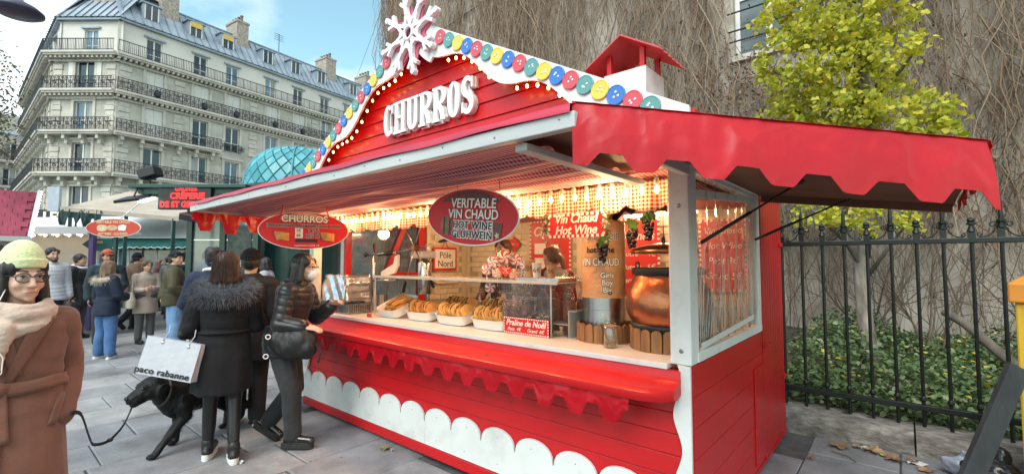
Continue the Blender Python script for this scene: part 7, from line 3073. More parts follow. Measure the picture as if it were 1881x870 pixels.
ribbon('lapel', lin((-.085, 1.385 * s), (.035, 1.07 * s)), [.075 - .045 * i / 13 for i in range(14)], m_brown_coat, .008)
ribbon('lapel', lin((.085, 1.385 * s), (.0, 1.10 * s)), [.075 - .045 * i / 13 for i in range(14)], m_brown_coat, .005)
ribbon('coat_edge', lin((.04, 1.02 * s), (.075, .30 * s), 20), [.020] * 20, m_brown_coat, .004, .012)
ribbon('pocket_welt', lin((-.155, .98 * s), (-.120, .84 * s), 8), [.026] * 8, m_brown_coat, .004, .010)
ribbon('belt_tail', lin((.055, 1.03 * s), (.040, .80 * s), 10), [.046] * 10, m_brown_coat, .012, .008)
ribbon('belt_tail', lin((.075, 1.03 * s), (.115, .86 * s), 10), [.044] * 10, m_brown_coat, .014, .008)
gr = []
for i in range(49):
  a_ = 2 * PI * i / 48
  d_ = Vector((math.cos(a_), math.sin(a_), 0))
  row_ = []
  for k in range(4):
    z_ = 1.045 * s + (k / 3 - .5) * .052 + .006 * math.sin(3 * a_)
    h = bvh.ray_cast(Vector((0, 0, z_)) + d_ * .6, -d_)[0]
    row_.append((h if h is not None else d_ * .19 + Vector((0, 0, z_))) + d_ * (.006 + .003 * math.sin(9 * a_ + k)))
  gr.append(row_)
ob = MB().sheet(gr).build('belt', m_brown_coat, p.o, smooth=True)
sd_ = ob.modifiers.new('t', 'SOLIDIFY'); sd_.thickness = .008
kp = on_front(.062, 1.045 * s, .012)
mb = MB(); mb.ball(kp, .040, .020, .032, rot=(0, .3, 0)); mb.cap(kp + Vector((.01, .008, .008)), kp + Vector((.065, -.004, -.004)), .016, .026)
p.fit('belt_knot', mb, m_brown_coat, 2, .003, 30, seed=2)
m_scarf = cloth('scarf_beige', (.50, .385, .32), .9, .10, .4, 110, .3, 9)
mb = MB()
for k, (rx, ry, z, tb, tl) in enumerate(((.104, .100, 1.422, .026, .018), (.114, .110, 1.396, .027, -.012), (.110, .118, 1.368, .027, .025), (.090, .112, 1.342, .025, .045), (.094, .092, 1.448, .020, -.01))):
  mb.tube([(rx * math.cos(a) * s, (ry * math.sin(a) + .015) * s, (z + tl * math.cos(a + k) - .022 * math.sin(a)) * s) for a in np.linspace(0, 2 * PI, 30)], tb * s, 8, caps=False)
mb.cap((.05, .135, 1.33 * s), (.075, .150, 1.12 * s), .035, .022)
p.fit('scarf', mb, m_scarf, 2, .006, 30, (1, 1, 2.2), seed=8)
p.hair(HAIR['black'], 'bob', .115, vol=1.03)
p.face('dark')
p.glasses(mat('spectacle_black', (.01, .01, .01), .25, 0), .025)
p.beanie(cloth('beanie_lime', (.60, .66, .36), .9, .10, .6, 90, .5, 3), up=.045)
for q in (0, ):
  MB().tube([p.H(.070, .03, -.05), (.085, .13, 1.42 * s), (.095, .170, 1.34 * s), (.075, .178, 1.25 * s), (.05, .180, 1.20 * s), (.052, .172, 1.13 * s), (.085, .16, 1.08 * s)], .0024, 6).build('earphone_cord', m_wh, p.o, smooth=True)
p.trousers(m_blackcl)
p.shoes(m_shoe_b, m_sole_b, boot=.05)
BROWN = p

# ---------- woman in the black coat with a fur hood, seen from behind
p = Person('woman from behind in a knee length black coat with grey fur collar and leather leggings', (-3.42, -1.09), 158, 1.66,
     J=dict(elL=(-.235, -.02, 1.09), wrL=(-.17, .20, 1.02), elR=(.22, .02, 1.08), wrR=(.14, .22, 1.04), knL=(-.085, .05, .48), anL=(-.095, .06, .085), knR=(.085, .0, .48), anR=(.10, -.13, .085), hipL=(-.08, 0, .89), hipR=(.08, 0, .89)),
     yaw=-8, vox=.006, skin='warm', palm=dict(L=(.3, 0, -1), R=(-.3, 0, -1)), curl=.8, foot=(8, -6))
m_blk_coat = cloth('black_coat_cloth', (.013, .0125, .015), .88, .25, .3, 150, .3)
p.coat('coat', m_blk_coat, grow=.038, hem=.55, flare=1.08, fold=.008, seed=17, collar=False)
J, s = p.J, p.s
mb = MB()
mb.tube([(.184 * math.cos(a), .158 * math.sin(a), 1.04 * s) for a in np.linspace(0, 2 * PI, 30)], .014, 6, caps=False)
p.fit('waist_seam', mb, m_blk_coat, 2, .002, 20)
mb = MB()
mb.ball((0, -.11, 1.34 * s), .15, .075, .09)
mb.ball((0, -.13, 1.26 * s), .10, .05, .08)
p.fit('hood', mb, m_blk_coat, 3, .006, 14)
m_fur = leaf_mat('grey_fur', [(.045, .05, .065), (.10, .11, .135), (.20, .215, .25), (.07, .075, .095)], 0, .7)
fur_ring(p, (0, -.045, 1.385 * s), .172, .135, .066, 4200, .062, m_fur, Euler((R(18), 0, 0)).to_matrix(), base=mat('fur_under', (.05, .055, .07), .9, .3, 20))
p.hair(HAIR['auburn'], 'bob', .105, vol=1.10)
p.trousers(mat('leather_legging', (.012, .012, .013), .32, .2, 8, .3, 18), grow=.004, end=.97, rt=.080, rk=.054, ra=.038, fold=.003, name='leggings')
p.shoes(m_shoe_b, m_sole_w, sole=.038, boot=.03, ln=.275, wid=.052)
BLACKW = p

# her handbag (hangs from the shoulder by a chain strap)
hd = R(158) - PI / 2

def wp(P, x, y, z):
  """local point of a person -> world"""
  return P.o.matrix_basis @ Vector((x, y, z))

m_quilt = mat('quilted_leather', (.012, .012, .013), .3, .2, 6, .6, 40, coat=.2)
hb = empty('shoulder_bag', tuple(wp(p, -.21, .24, .95)), hd + .35)
tag(hb, 'small black quilted bag on a chain strap at the fur collar woman\'s side', 'handbag')
mb = MB()
mb.loft([((0, 0, 0), .13, .045, .6), ((0, 0, .03), .145, .055, .6), ((0, 0, .13), .135, .045, .6), ((0, 0, .16), .125, .025, .6)], 24)
link_mesh('bag_body', remesh(mb, .006, 3), m_quilt, hb, True)
ch = MB()
ch.tube([(-.11, 0, .15), (-.06, -.10, .36), (.0, -.17, .46), (.07, -.10, .36), (.11, 0, .15)], .007, 6)
ch.build('chain_strap', m_steel, hb, smooth=True)

# white carrier bag
CB = empty('carrier_bag', (-3.45, -1.44, .66))
tag(CB, 'white paper carrier bag with black lettering held above the dog', 'shopping bag')
c00, c10, c11, c01 = Vector((-3.63, -1.614, .748)), Vector((-3.309, -1.338, .672)), Vector((-3.276, -1.261, .93)), Vector((-3.566, -1.513, 1.018))
off = Vector((-3.45, -1.44, .66))
bex = (c10 - c00).normalized()
bey = ((c01 - c00) - bex * (c01 - c00).dot(bex)).normalized()
bnz = bex.cross(bey)
w_, h_ = .42, .285
th_ = .11
mb = MB()
base = c00 - off
gr = []
def BP(a, b, d): return base + bex * a + bey * b + bnz * d
front = [[BP(w_ * i / 8, h_ * j / 6, .002 * math.sin(i * 1.7 + j)) for i in range(9)] for j in range(7)]
mb.sheet(front)
backs = [[BP(w_ * i / 8, h_ * j / 6, -th_ * (1 - .55 * j / 6)) for i in range(8, -1, -1)] for j in range(7)]
mb.sheet(backs)
for a in (0, w_):
  mb.sheet([[BP(a, h_ * j / 6, 0 + .001 * math.sin(j)), BP(a + (.012 if a == 0 else -.012) * (j / 6), h_ * j / 6, -th_ * .5 * (1 - .55 * j / 6)), BP(a, h_ * j / 6, -th_ * (1 - .55 * j / 6))] for j in range(7)])
mb.add([BP(0, 0, 0), BP(w_, 0, 0), BP(w_, 0, -th_), BP(0, 0, -th_)], [(0, 1, 2, 3)])
m_bag = mat('carrier_paper', (.46, .47, .53), .38, .05, 4, .15, 6, coat=.2)
bo = mb.build('bag_panel', m_bag, CB)
sm = bo.modifiers.new('t', 'SOLIDIFY'); sm.thickness = .0025
text('paco rabanne', .066, m_bk, BP(w_ * .46, .033, .0065), bex, bey, CB, bold=.001, sx=1.12, space=1.05)
for a in (.30, .78):
  MB().tube([BP(w_ * a, h_ - .02, .006), BP(w_ * a + .02, h_ + .05, -.01), BP(w_ * (a + .02), h_ + .10, -.02)], .004, 6).build('handle', m_bag, CB)
  MB().lathe([(.012, 0), (.012, .002), (.004, .003)], BP(w_ * a, h_ - .03, .003), 10, axis=bnz).build('grommet', m_steel, CB)
# second small printed bag tucked under the arm
b2 = empty('paper_bag', tuple(wp(BLACKW, -.20, .34, .92)), hd + .5)
tag(b2, 'crumpled printed bag hanging under the quilted shoulder bag', 'shopping bag')
mb = MB().loft([((0, 0, 0), .10, .04, .4), ((0, 0, .15), .10, .03, .4)], 16)
mb.build('bag_panel', mat('printed_bag', (.55, .55, .57), .5, .3, 25, dirt=(.03, .03, .03), dscale=14, dlo=.5, dhi=.54), b2)

# ---------- companion in black behind her
p = Person('person in black coat and trousers with white soled shoes behind the fur collar woman', (-4.08, -.66), 150, 1.70,
     J=dict(elL=(-.23, .03, 1.08), wrL=(-.14, .16, .98), knR=(.09, .02, .48), anR=(.10, -.06, .085), knL=(-.09, .06, .48), anL=(-.1, .05, .085)), vox=.0075, skin='warm')
p.coat('coat', m_blackcl, grow=.034, hem=.62, flare=1.08, seed=23)
p.hair(HAIR['black'], 'short')
p.beanie(cloth('black_knit', (.012, .012, .014), .9, .2, .5, 90), up=.01)
p.trousers(m_blackcl, grow=.025, ra=.058)
p.shoes(m_shoe_b, m_sole_w, sole=.03)

# ---------- woman in the short black puffer, leaning to the counter
p = Person('woman in a black puffer jacket and white mask leaning towards the counter', (-3.30, -.62), 40, 1.66,
     J=dict(head=(.0, .135, 1.555), neck=(0, .075, 1.405), chest=(0, .045, 1.235), waist=(0, .0, 1.05), pelvis=(0, -.04, .91),
         shR=(.160, .065, 1.35), shL=(-.160, .075, 1.35), elR=(.225, .03, 1.085), wrR=(.215, .235, 1.06), elL=(-.20, .16, 1.09), wrL=(-.08, .36, 1.22),
         hipR=(.085, -.04, .88), hipL=(-.085, -.04, .88), knR=(.09, .08, .49), anR=(.09, .10, .095), knL=(-.085, .03, .48), anL=(-.09, -.22, .16)),
     yaw=-4, pitch=-4, vox=.006, skin='fair', palm=dict(R=(-.3, .2, -1), L=(.6, .4, -.6)), curl=dict(R=.35, L=.95), toe={'L': .55})
m_puff = mat('puffer_nylon', (.015, .015, .018), .36, .15, 6, .2, 30, sheen=.1)

def quilt(co):
  return .008 * (np.abs(np.sin((co[:, 2] + .25 * co[:, 1]) * PI / .062)) ** .5 - .6)

p.coat('puffer_jacket', m_puff, grow=.034, hem=.80, flare=1.0, fold=.004, puff=quilt, lo=-.12, cuff=.004, seed=31, end=.86)
J, s = p.J, p.s
mb = MB()
mb.ball((0, -.03, 1.34 * s), .13, .075, .085)
mb.cap((-.08, .0, 1.41 * s), (.08, .0, 1.41 * s), .045)
mb.ball((0, -.06, 1.29 * s), .10, .055, .09)
p.fit('hood', mb, m_puff, 3, .006, 16)
p.hair(HAIR['black'], 'long', .13, vol=1.06)
p.face('black', mask=True)
p.glasses(mat('spectacle_brown', (.06, .02, .015), .3, 0), .022)
mb = MB()
e = p.hm.to_euler()
mb.ball(p.H(0, .075, -.045), .055 * s, .052 * s, .058 * s, rot=e)
mb.ball(p.H(0, .105, -.030), .028 * s, .034 * s, .04 * s, rot=e)
mk = p.fit('face_mask', mb, mat('mask_white', (.74, .74, .73), .8, .05, 12, .15, 80), 3, 0, vox=.006)
for q in (-1, 1):
  for zz in (-.015, -.07):
    MB().tube([p.H(q * .048, .07, zz), p.H(q * .076, .0, zz * .5 + .0)], .0018, 5).build('ear_loop', m_wh, mk)
p.trousers(cloth('faded_black_jean', (.034, .035, .038), .85, .3), grow=.016, end=.92, rt=.088, rk=.066, ra=.058, fold=.006)
p.shoes(m_boot_gl, m_sole_b, sole=.042, boot=.07, ln=.265, wid=.054, chunky=1.0, heel=.05, name='boot')
PUFF = p
DB = empty('duffel_bag', tuple(wp(p, .235, .15, .84)), R(40) - PI / 2)
tag(DB, 'soft black duffel bag hanging at the puffer jacket woman\'s hip', 'bag')
mb = MB()
mb.ball((-.02, 0, .08), .10, .20, .135, 20, 14)
mb.ball((-.02, .11, .04), .09, .10, .10)
mb.ball((-.02, -.12, .10), .09, .09, .11)
me = remesh(mb, .007, 4)
displace(me, .009, 16, 4)
displace(me, .004, 45, 9)
link_mesh('bag_body', me, mat('black_nylon', (.012, .012, .013), .5, .2, 8, .3, 90), DB, True)
MB().tube([(-.05, -.17, .15), (-.08, -.16, .36), (-.12, -.06, .54)], .016, 8).build('strap', m_blackcl, DB)
MB().tube([(-.02, .17, .10), (.02, .24, .0), (.01, .22, -.08)], .007, 6).build('strap', m_blackcl, DB)
for (a, b, c) in ((.07, -.17, .14), (.06, -.19, -.02)):
  MB().torus((a, b, c), .018, .005, (1, .3, 0), 12, 6).build('buckle', mat('buckle_white', (.65, .65, .63), .35, .05), DB)

# ---------- the group in the street
p = Person('woman from behind with cream fur hood, navy parka, blue jeans and white soled trainers', (-9.20, -.97), 112, 1.60, vox=.0085, foot=(-10, -35),
     J=dict(elR=(.24, .03, 1.1), wrR=(.12, .20, 1.05), elL=(-.24, 0, 1.08), wrL=(-.14, .18, 1.0), knL=(-.11, .01, .48), anL=(-.13, -.02, .085), anR=(.13, .0, .085)), yaw=10)
p.coat('parka', cloth('navy_parka', (.012, .018, .040), .6, .2, .2, 100), grow=.040, hem=.74, flare=1.04, seed=2, fold=.010)
m_cfur = leaf_mat('cream_fur', [(.42, .36, .28), (.58, .51, .41), (.34, .28, .21)], 0, .8)
fur_ring(p, (0, -.04, 1.375 * p.s), .165, .115, .055, 1500, .05, m_cfur, Euler((R(16), 0, 0)).to_matrix(), base=mat('cream_fur_under', (.44, .38, .30), .9, .2, 20))
p.hair(HAIR['light'], 'long', .10, vol=1.05)
p.trousers(m_denim, grow=.022, rk=.066, ra=.062, fold=.008)
p.shoes(mat('trainer_grey', (.10, .12, .11), .6, .2), m_sole_w, sole=.032, name='trainer')

p = Person('bearded man in an orange cap and dark hooded jacket behind the fur hood woman', (-10.45, -.80), -8, 1.80, vox=.0085, skin='tan', yaw=12,
     J=dict(elL=(-.24, .0, 1.08), wrL=(-.16, .16, 1.0), elR=(.23, 0, 1.08)))
p.coat('jacket', cloth('dark_teal_jacket', (.020, .035, .045), .7, .2), grow=.030, hem=.78, flare=1.03, seed=3)
mb = MB(); mb.ball((0, -.07, 1.40 * p.s), .13, .09, .07)
p.fit('hood', mb, cloth('dark_teal_jacket', (.020, .035, .045)), 3, .005, 14)
p.face('dark', beard='dark'); p.hair(HAIR['dark'], 'short')
p.trousers(m_greytr, grow=.02); p.shoes(mat('tan_boot', (.36, .20, .08), .7, .2), m_sole_b, boot=.05, name='boot')
capm = cloth('orange_cap', (.42, .075, .03), .8, .1)
p.beanie(capm, up=.005, name='cap')
mb = MB(); mb.ball(p.H(0, .135, .048), .075 * p.s, .062 * p.s, .010 * p.s, rot=p.hm.to_euler())
p.fit('cap_peak', mb, capm, 1, 0)
bp = empty('backpack', tuple(wp(p, .0, -.16, 1.05)), R(-8) - PI / 2)
tag(bp, 'bright blue backpack showing beside the orange cap man\'s shoulder', 'backpack')
mb = MB(); mb.ball((.10, -.08, .26), .17, .11, .24); me = remesh(mb, .01, 3); displace(me, .01, 12)
link_mesh('bag_body', me, cloth('blue_nylon', (.02, .16, .28), .5, .2), bp, True)

p = Person('woman in a beige knee length coat and grey trousers carrying a cream bag', (-10.50, -.20), 5, 1.60, vox=.0085, skin='warm', yaw=12,
     J=dict(elR=(.22, .02, 1.08), wrR=(.10, .22, 1.10), elL=(-.22, .04, 1.08), wrL=(-.04, .24, 1.12)), foot=(10, -10))
p.coat('coat', cloth('beige_coat', (.40, .32, .27), .9, .1), grow=.024, hem=.62, flare=1.14, seed=4)
p.face('dark'); p.hair(HAIR['brown'], 'short', vol=1.05)
p.trousers(m_dkgrey, grow=.02); p.shoes(m_shoe_b, m_sole_b, boot=.04)
tb = empty('tote_bag', tuple(wp(p, .27, .04, .70)), R(5) - PI / 2)
tag(tb, 'soft cream tote bag on the beige coat woman\'s arm', 'bag')
mb = MB(); mb.loft([((0, 0, 0), .07, .18, .6), ((0, 0, .15), .075, .20, .6), ((0, 0, .30), .03, .17, .6)], 20)
me = remesh(mb, .01, 3); displace(me, .008, 14); link_mesh('bag_body', me, cloth('cream_canvas', (.50, .44, .36)), tb, True)
MB().tube([(0, -.13, .28), (-.06, -.03, .62), (0, .13, .28)], .010, 6).build('strap', cloth('cream_canvas', (.50, .44, .36)), tb)

p = Person('man from behind in olive wax jacket, navy beanie and light blue jeans', (-8.80, -.15), 78, 1.76, vox=.0085, skin='warm', yaw=-42,
     J=dict(elR=(.26, -.02, 1.10), wrR=(.20, .20, .98), elL=(-.27, -.10, 1.10), wrL=(-.15, -.15, .93), knL=(-.12, .02, .48), anL=(-.14, 0, .085), anR=(.14, .04, .085)), palm=dict(L=(.2, 1, 0)), curl=.7)
p.coat('jacket', cloth('olive_wax', (.055, .048, .026), .6, .3, .3, 60), grow=.036, hem=.80, flare=1.05, seed=5, fold=.010)
p.face('dark'); p.hair(HAIR['dark'], 'short'); p.beanie(cloth('navy_knit', (.012, .018, .035), .9, .2, .5, 90), up=.0)
p.trousers(m_denim_l, grow=.03, rk=.070, ra=.062, fold=.010); p.shoes(m_shoe_b, m_sole_b)

p = Person('person in a brown fur coat and navy beanie walking away beyond the beige coat woman', (-13.0, .12), 95, 1.78, vox=.010, J=dict(knR=(.1, -.06, .5), anR=(.1, -.30, .2)), toe={'R': .8})
p.coat('fur_coat', cloth('brown_fur', (.13, .075, .05), .95, .4, .8, 40), grow=.07, hem=.62, flare=1.08, seed=6)
p.hair(HAIR['dark'], 'short'); p.beanie(cloth('navy_knit', (.012, .018, .035)), up=.01)
p.trousers(m_blackcl); p.shoes(m_shoe_b, m_sole_b, boot=.06)

p = Person('person in a black hooded jacket half hidden behind the olive jacket man', (-10.45, .42), 60, 1.76, vox=.010)
p.coat('jacket', m_navycl, grow=.05, hem=.72, seed=7)
p.hair(HAIR['black'], 'short'); p.beanie(MATS['black_knit'], up=.005); p.face('dark')
p.trousers(m_greytr, grow=.02); p.shoes(m_shoe_b, m_sole_b)

p = Person('man in a navy coat with white collar half hidden by the fur collar woman', (-5.05, -.68), 150, 1.74, vox=.0085, skin='warm', yaw=-20,
     J=dict(elL=(-.26, .02, 1.08), wrL=(-.2, .15, .95)))
p.coat('coat', m_navycl, grow=.034, hem=.55, flare=1.08, seed=8)
p.hair(HAIR['black'], 'short', fold=.008, vol=1.1)
mb = MB(); mb.tube([(.10 * math.cos(a), .09 * math.sin(a), (1.44 - .02 * math.sin(a)) * p.s) for a in np.linspace(0, 2 * PI, 24)], .022, 8, caps=False)
p.fit('collar', mb, mat('white_fleece', (.66, .66, .67), .9, .1), 2, .003, 20)
mb = MB(); mb.tube([p.H(.082 * math.cos(a), .098 * math.sin(a) - .01, -.035) for a in np.linspace(0, 2 * PI, 24)], .012, 8, caps=False)
p.fit('blue_band', mb, mat('blue_strap', (.03, .12, .45), .6, .1), 1, 0)
p.trousers(m_greytr); p.shoes(m_shoe_b, m_sole_b)

p = Person('young woman with black hair in a pale grey coat beside the green kiosk', (-8.05, 1.05), 235, 1.66, vox=.0085, skin='fair', yaw=-28, pitch=-6)
p.coat('coat', cloth('pale_grey_coat', (.33, .34, .38), .85, .1), grow=.045, hem=.66, seed=9)
p.face('black'); p.hair(HAIR['black'], 'bob', .10)
p.trousers(m_denim_l, grow=.02); p.shoes(m_shoe_b, m_sole_w)

p = Person('person in a dark leather jacket with white collar beside the white puffer man', (-12.2, -.98), 48, 1.74, vox=.010, skin='warm')
p.coat('jacket', mat('dark_leather', (.02, .021, .026), .45, .2, 8), grow=.05, hem=.66, seed=12)
p.hair(HAIR['dark'], 'short', vol=1.06); p.face('dark')
mb = MB(); mb.tube([(.105 * math.cos(a), .10 * math.sin(a), (1.43 - .03 * math.sin(a)) * p.s) for a in np.linspace(0, 2 * PI, 24)], .032, 8, caps=False)
p.fit('collar', mb, MATS['white_fleece'], 2, .004, 20)
p.trousers(m_dkgrey); p.shoes(m_shoe_b, m_sole_b)

p = Person('man in a white puffer jacket with cross strap behind the green beanie', (-11.3, -1.47), 10, 1.84, vox=.010, skin='warm', yaw=10)
p.coat('puffer_jacket', mat('white_nylon', (.50, .51, .56), .6, .05, 6), grow=.036, hem=.80, puff=quilt, seed=13)
p.face('dark', beard='dark'); p.hair(HAIR['black'], 'short', vol=1.05)
p.trousers(m_greytr); p.shoes(m_shoe_b, m_sole_b)

p = Person('dark haired person at the picture edge behind the brown coat woman', (-4.28, -2.36), 20, 1.74, vox=.008, skin='tan')
p.coat('jacket', m_blackcl, grow=.045, hem=.78, seed=14)
p.hair(HAIR['dark'], 'short', vol=1.08); p.face('dark')
p.trousers(m_greytr); p.shoes(m_shoe_b, m_sole_b)

far = [((-16.1, 1.45), 120, 1.74, 'far stroller in a dark coat below the green awning', (.03, .03, .035), 'dark'), ((-17.6, 1.55), 60, 1.66, 'far stroller in a maroon coat below the green awning', (.10, .03, .03), 'brown'), ((-14.9, 1.25), 140, 1.72, 'far stroller in a grey coat between beanie man and kiosk', (.12, .12, .13), 'black'), ((-15.6, .55), 20, 1.70, 'far stroller in a tan coat behind the orange cap man', (.20, .14, .09), 'dark')]
for i, (l, h, ht, lab, c, hr) in enumerate(far):
  p = Person(lab, l, h, ht, vox=.012, fingers=False, group='far strollers in the market lane')
  p.coat('coat', cloth('stroller_coat_%d' % i, c), grow=.045, hem=.6, seed=40 + i)
  p.hair(HAIR[hr], 'bob' if i % 2 else 'short')
  p.trousers(m_greytr); p.shoes(m_shoe_b, m_sole_b)

# ---------- sellers
def plaid(name, base, c1, c2, sz):
  m = bpy.data.materials.new(name); m.use_nodes = True
  t = m.node_tree; b = t.nodes['Principled BSDF']; b.inputs['Roughness'].default_value = .9
  tc = t.nodes.new('ShaderNodeTexCoord'); sp = t.nodes.new('ShaderNodeSeparateXYZ'); t.links.new(tc.outputs['Object'], sp.inputs[0])
  prev = None
  for ax, col, k in ((2, c1, 1.0), (0, c1, 1.0), (1, c1, 1.0), (2, c2, 2.3), (0, c2, 2.3)):
    mu = t.nodes.new('ShaderNodeMath'); mu.operation = 'MULTIPLY'; mu.inputs[1].default_value = k / sz; t.links.new(sp.outputs[ax], mu.inputs[0])
    fr = t.nodes.new('ShaderNodeMath'); fr.operation = 'FRACT'; t.links.new(mu.outputs[0], fr.inputs[0])
    gt = t.nodes.new('ShaderNodeMath'); gt.operation = 'GREATER_THAN'; gt.inputs[1].default_value = .55 if col is c1 else .88; t.links.new(fr.outputs[0], gt.inputs[0])
    hf = t.nodes.new('ShaderNodeMath'); hf.operation = 'MULTIPLY'; hf.inputs[1].default_value = .5; t.links.new(gt.outputs[0], hf.inputs[0])
    mx = t.nodes.new('ShaderNodeMix'); mx.data_type = 'RGBA'; mx.inputs[7].default_value = col + (1,)
    if prev is None: mx.inputs[6].default_value = base + (1,)
    else: t.links.new(prev, mx.inputs[6])
    t.links.new(hf.outputs[0], mx.inputs[0]); prev = mx.outputs[2]
  t.links.new(prev, b.inputs['Base Color'])
  return m

p = Person('seller in a plaid shirt standing behind the lollipops', (-2.68, 1.55), -70, 1.74, vox=.0075, skin='fair', yaw=-15,
     J=dict(elR=(.24, .0, 1.10), wrR=(.18, .22, 1.05), elL=(-.24, 0, 1.1), wrL=(-.14, .24, 1.06)))
p.o.location.z = .10
p.coat('plaid_shirt', plaid('plaid_grey', (.10, .06, .06), (.02, .02, .025), (.40, .34, .32), .06), grow=.02, hem=.80, seed=51)
p.face('brown'); p.hair(HAIR['brown'], 'short'); p.trousers(m_greytr); p.shoes(m_shoe_b, m_sole_b)
p = Person('seller with tied hair and grey hood over red plaid beside the drum', (-1.95, 1.50), 150, 1.66, vox=.0075, skin='fair', yaw=25,
     J=dict(elR=(.24, .05, 1.10), wrR=(.16, .26, 1.1), elL=(-.24, .05, 1.1), wrL=(-.10, .28, 1.1)))
p.o.location.z = .10
p.coat('plaid_shirt', plaid('plaid_red', (.22, .03, .03), (.015, .015, .02), (.30, .06, .05), .07), grow=.03, hem=.80, seed=52)
mb = MB(); mb.ball((0, -.09, 1.38 * p.s), .14, .085, .075); mb.ball((0, -.12, 1.33 * p.s), .10, .06, .06)
p.fit('hood', mb, cloth('grey_fleece', (.34, .33, .29), .95, .15), 3, .006, 14)
p.hair(HAIR['light'], 'tie', .12); p.face('brown'); p.trousers(m_greytr); p.shoes(m_shoe_b, m_sole_b)

# ------------------------------------------------------------------ dog
m_dog = mat('black_dog_fur', (.005, .005, .0055), .5, .3, 20, .4, 140, spec=.3)
mb = MB()
def c(a, b, r1, r2): mb.cap(a, b, r1, r2, 14)
# trunk: deep chest narrowing to the belly
mb.ball((0, .19, .41), .128, .17, .165, 18, 12)
mb.ball((0, .04, .425), .122, .19, .140, 18, 12)
mb.ball((0, -.14, .44), .110, .17, .118, 18, 12)
mb.ball((0, -.26, .435), .112, .13, .122, 18, 12)
c((0, 0.240, .46), (0, 0.370, .51), .115, .092)            # neck, carried low
c((0, 0.240, .36), (0, 0.320, .43), .105, .080)
mb.ball((0, 0.425, .535), .088, .098, .082, 16, 10, rot=(R(-15), 0, 0))
mb.ball((0, 0.450, .500), .074, .085, .060, 16, 10)
c((0, 0.480, .512), (0, 0.570, .475), .056, .043)            # muzzle
c((0, 0.480, .475), (0, 0.550, .440), .042, .032)
mb.ball((0, 0.590, .485), .026, .020, .020, 10, 8)
for q in (-1, 1):
  c((q * .020, 0.510, .488), (q * .022, 0.565, .458), .032, .027)
  mb.ball((q * .036, 0.498, .560), .022, .022, .016, 10, 8)
  mb.ball((q * .093, 0.395, .505), .018, .052, .068, 12, 8, rot=(R(12), R(q * 10), 0))      # hanging ear
# left fore leg reaching forward, right one under the chest
c((-.075, .22, .36), (-.080, .20, .27), 0.066, 0.055); c((-.080, .20, .27), (-.075, .33, .13), 0.046, 0.031); c((-.075, .33, .13), (-.072, .42, .035), 0.028, 0.028); mb.ball((-.072, .445, .022), .030, .042, .022)
c((.075, .22, .36), (.078, .15, .27), 0.066, 0.053); c((.078, .15, .27), (.076, .155, .13), 0.043, 0.031); c((.076, .155, .13), (.076, .165, .035), 0.028, 0.028); mb.ball((.076, .195, .022), .030, .042, .022)
# hind legs: knee forward at the belly, hock backward
c((.075, -.27, .40), (.085, -.19, .28), 0.089, 0.060); c((.085, -.19, .28), (.085, -.33, .17), 0.051, 0.034); c((.085, -.33, .17), (.085, -.31, .04), 0.028, 0.026); mb.ball((.085, -.285, .022), .028, .042, .021)
c((-.075, -.27, .40), (-.085, -.24, .27), 0.089, 0.060); c((-.085, -.24, .27), (-.085, -.43, .20), 0.051, 0.034); c((-.085, -.43, .20), (-.085, -.47, .075), 0.028, 0.026); mb.ball((-.085, -.45, .05), .028, .040, .021, rot=(R(-30), 0, 0))
# tail
mb.tube([(0, -.36, .46), (0, -.47, .45), (0, -.58, .40), (0, -.66, .38)], [.042, .034, .026, .012], 10)
me = remesh(mb, .0065, 4)
displace(me, .0025, 60, 3)
DH = -76.0
dog = link_mesh('dog', me, m_dog, None, True, loc=(-4.0, -1.07, 0), rot=(0, 0, R(DH) - PI / 2))
dog.scale = (1.2, .94, 1.05)
tag(dog, 'black labrador type dog on a leash walking beside the carrier bag', 'dog')
g_ = np.random.RandomState(77)
nv = len(me.vertices)
co = np.empty(nv * 3); no = np.empty(nv * 3)
me.vertices.foreach_get('co', co); me.vertices.foreach_get('normal', no)
co, no = co.reshape(-1, 3), no.reshape(-1, 3)
idx = g_.choice(nv, 7000)
keep = (co[idx, 2] > .10) & (co[idx, 1] < .45)
idx = idx[keep]
flow = np.array([0, -1.0, -.45])
paths = np.zeros((len(idx), 4, 3))
ll = g_.uniform(.006, .016, len(idx)) * np.where(co[idx, 2] < .34, 1.3, 1.0)
for k in range(4):
  t = k / 3
  paths[:, k] = co[idx] + (no[idx] * .35 * t + (flow + g_.normal(size=(len(idx), 3)) * .15) * t * .9) * ll[:, None]
vv, ff = strands(paths, np.full(len(idx), .0011), 3)
np_mesh('fur_coat', vv, ff, m_dog, dog)
for q in (-1, 1):
  MB().ball((q * .040, .516, .548), .0105, n=8, m=6).build('eye', mat('dog_eye', (.03, .016, .008), .06, 0, coat=.6), dog, smooth=True)
MB().ball((0, .610, .486), .020, .012, .015, 10, 8).build('nose', mat('dog_nose', (.01, .01, .011), .25, .1, 20), dog, smooth=True)
MB().tube([(-.026, .54, .432), (0, .578, .424), (.026, .54, .432)], .006, 6).build('mouth', mat('dog_lip', (.12, .05, .05), .4, .1), dog, smooth=True)
MB().torus((0, .345, .487), .108, .009, (0, .9, .25), 24, 6).build('collar', mat('dog_collar', (.05, .04, .035), .5, .2), dog)

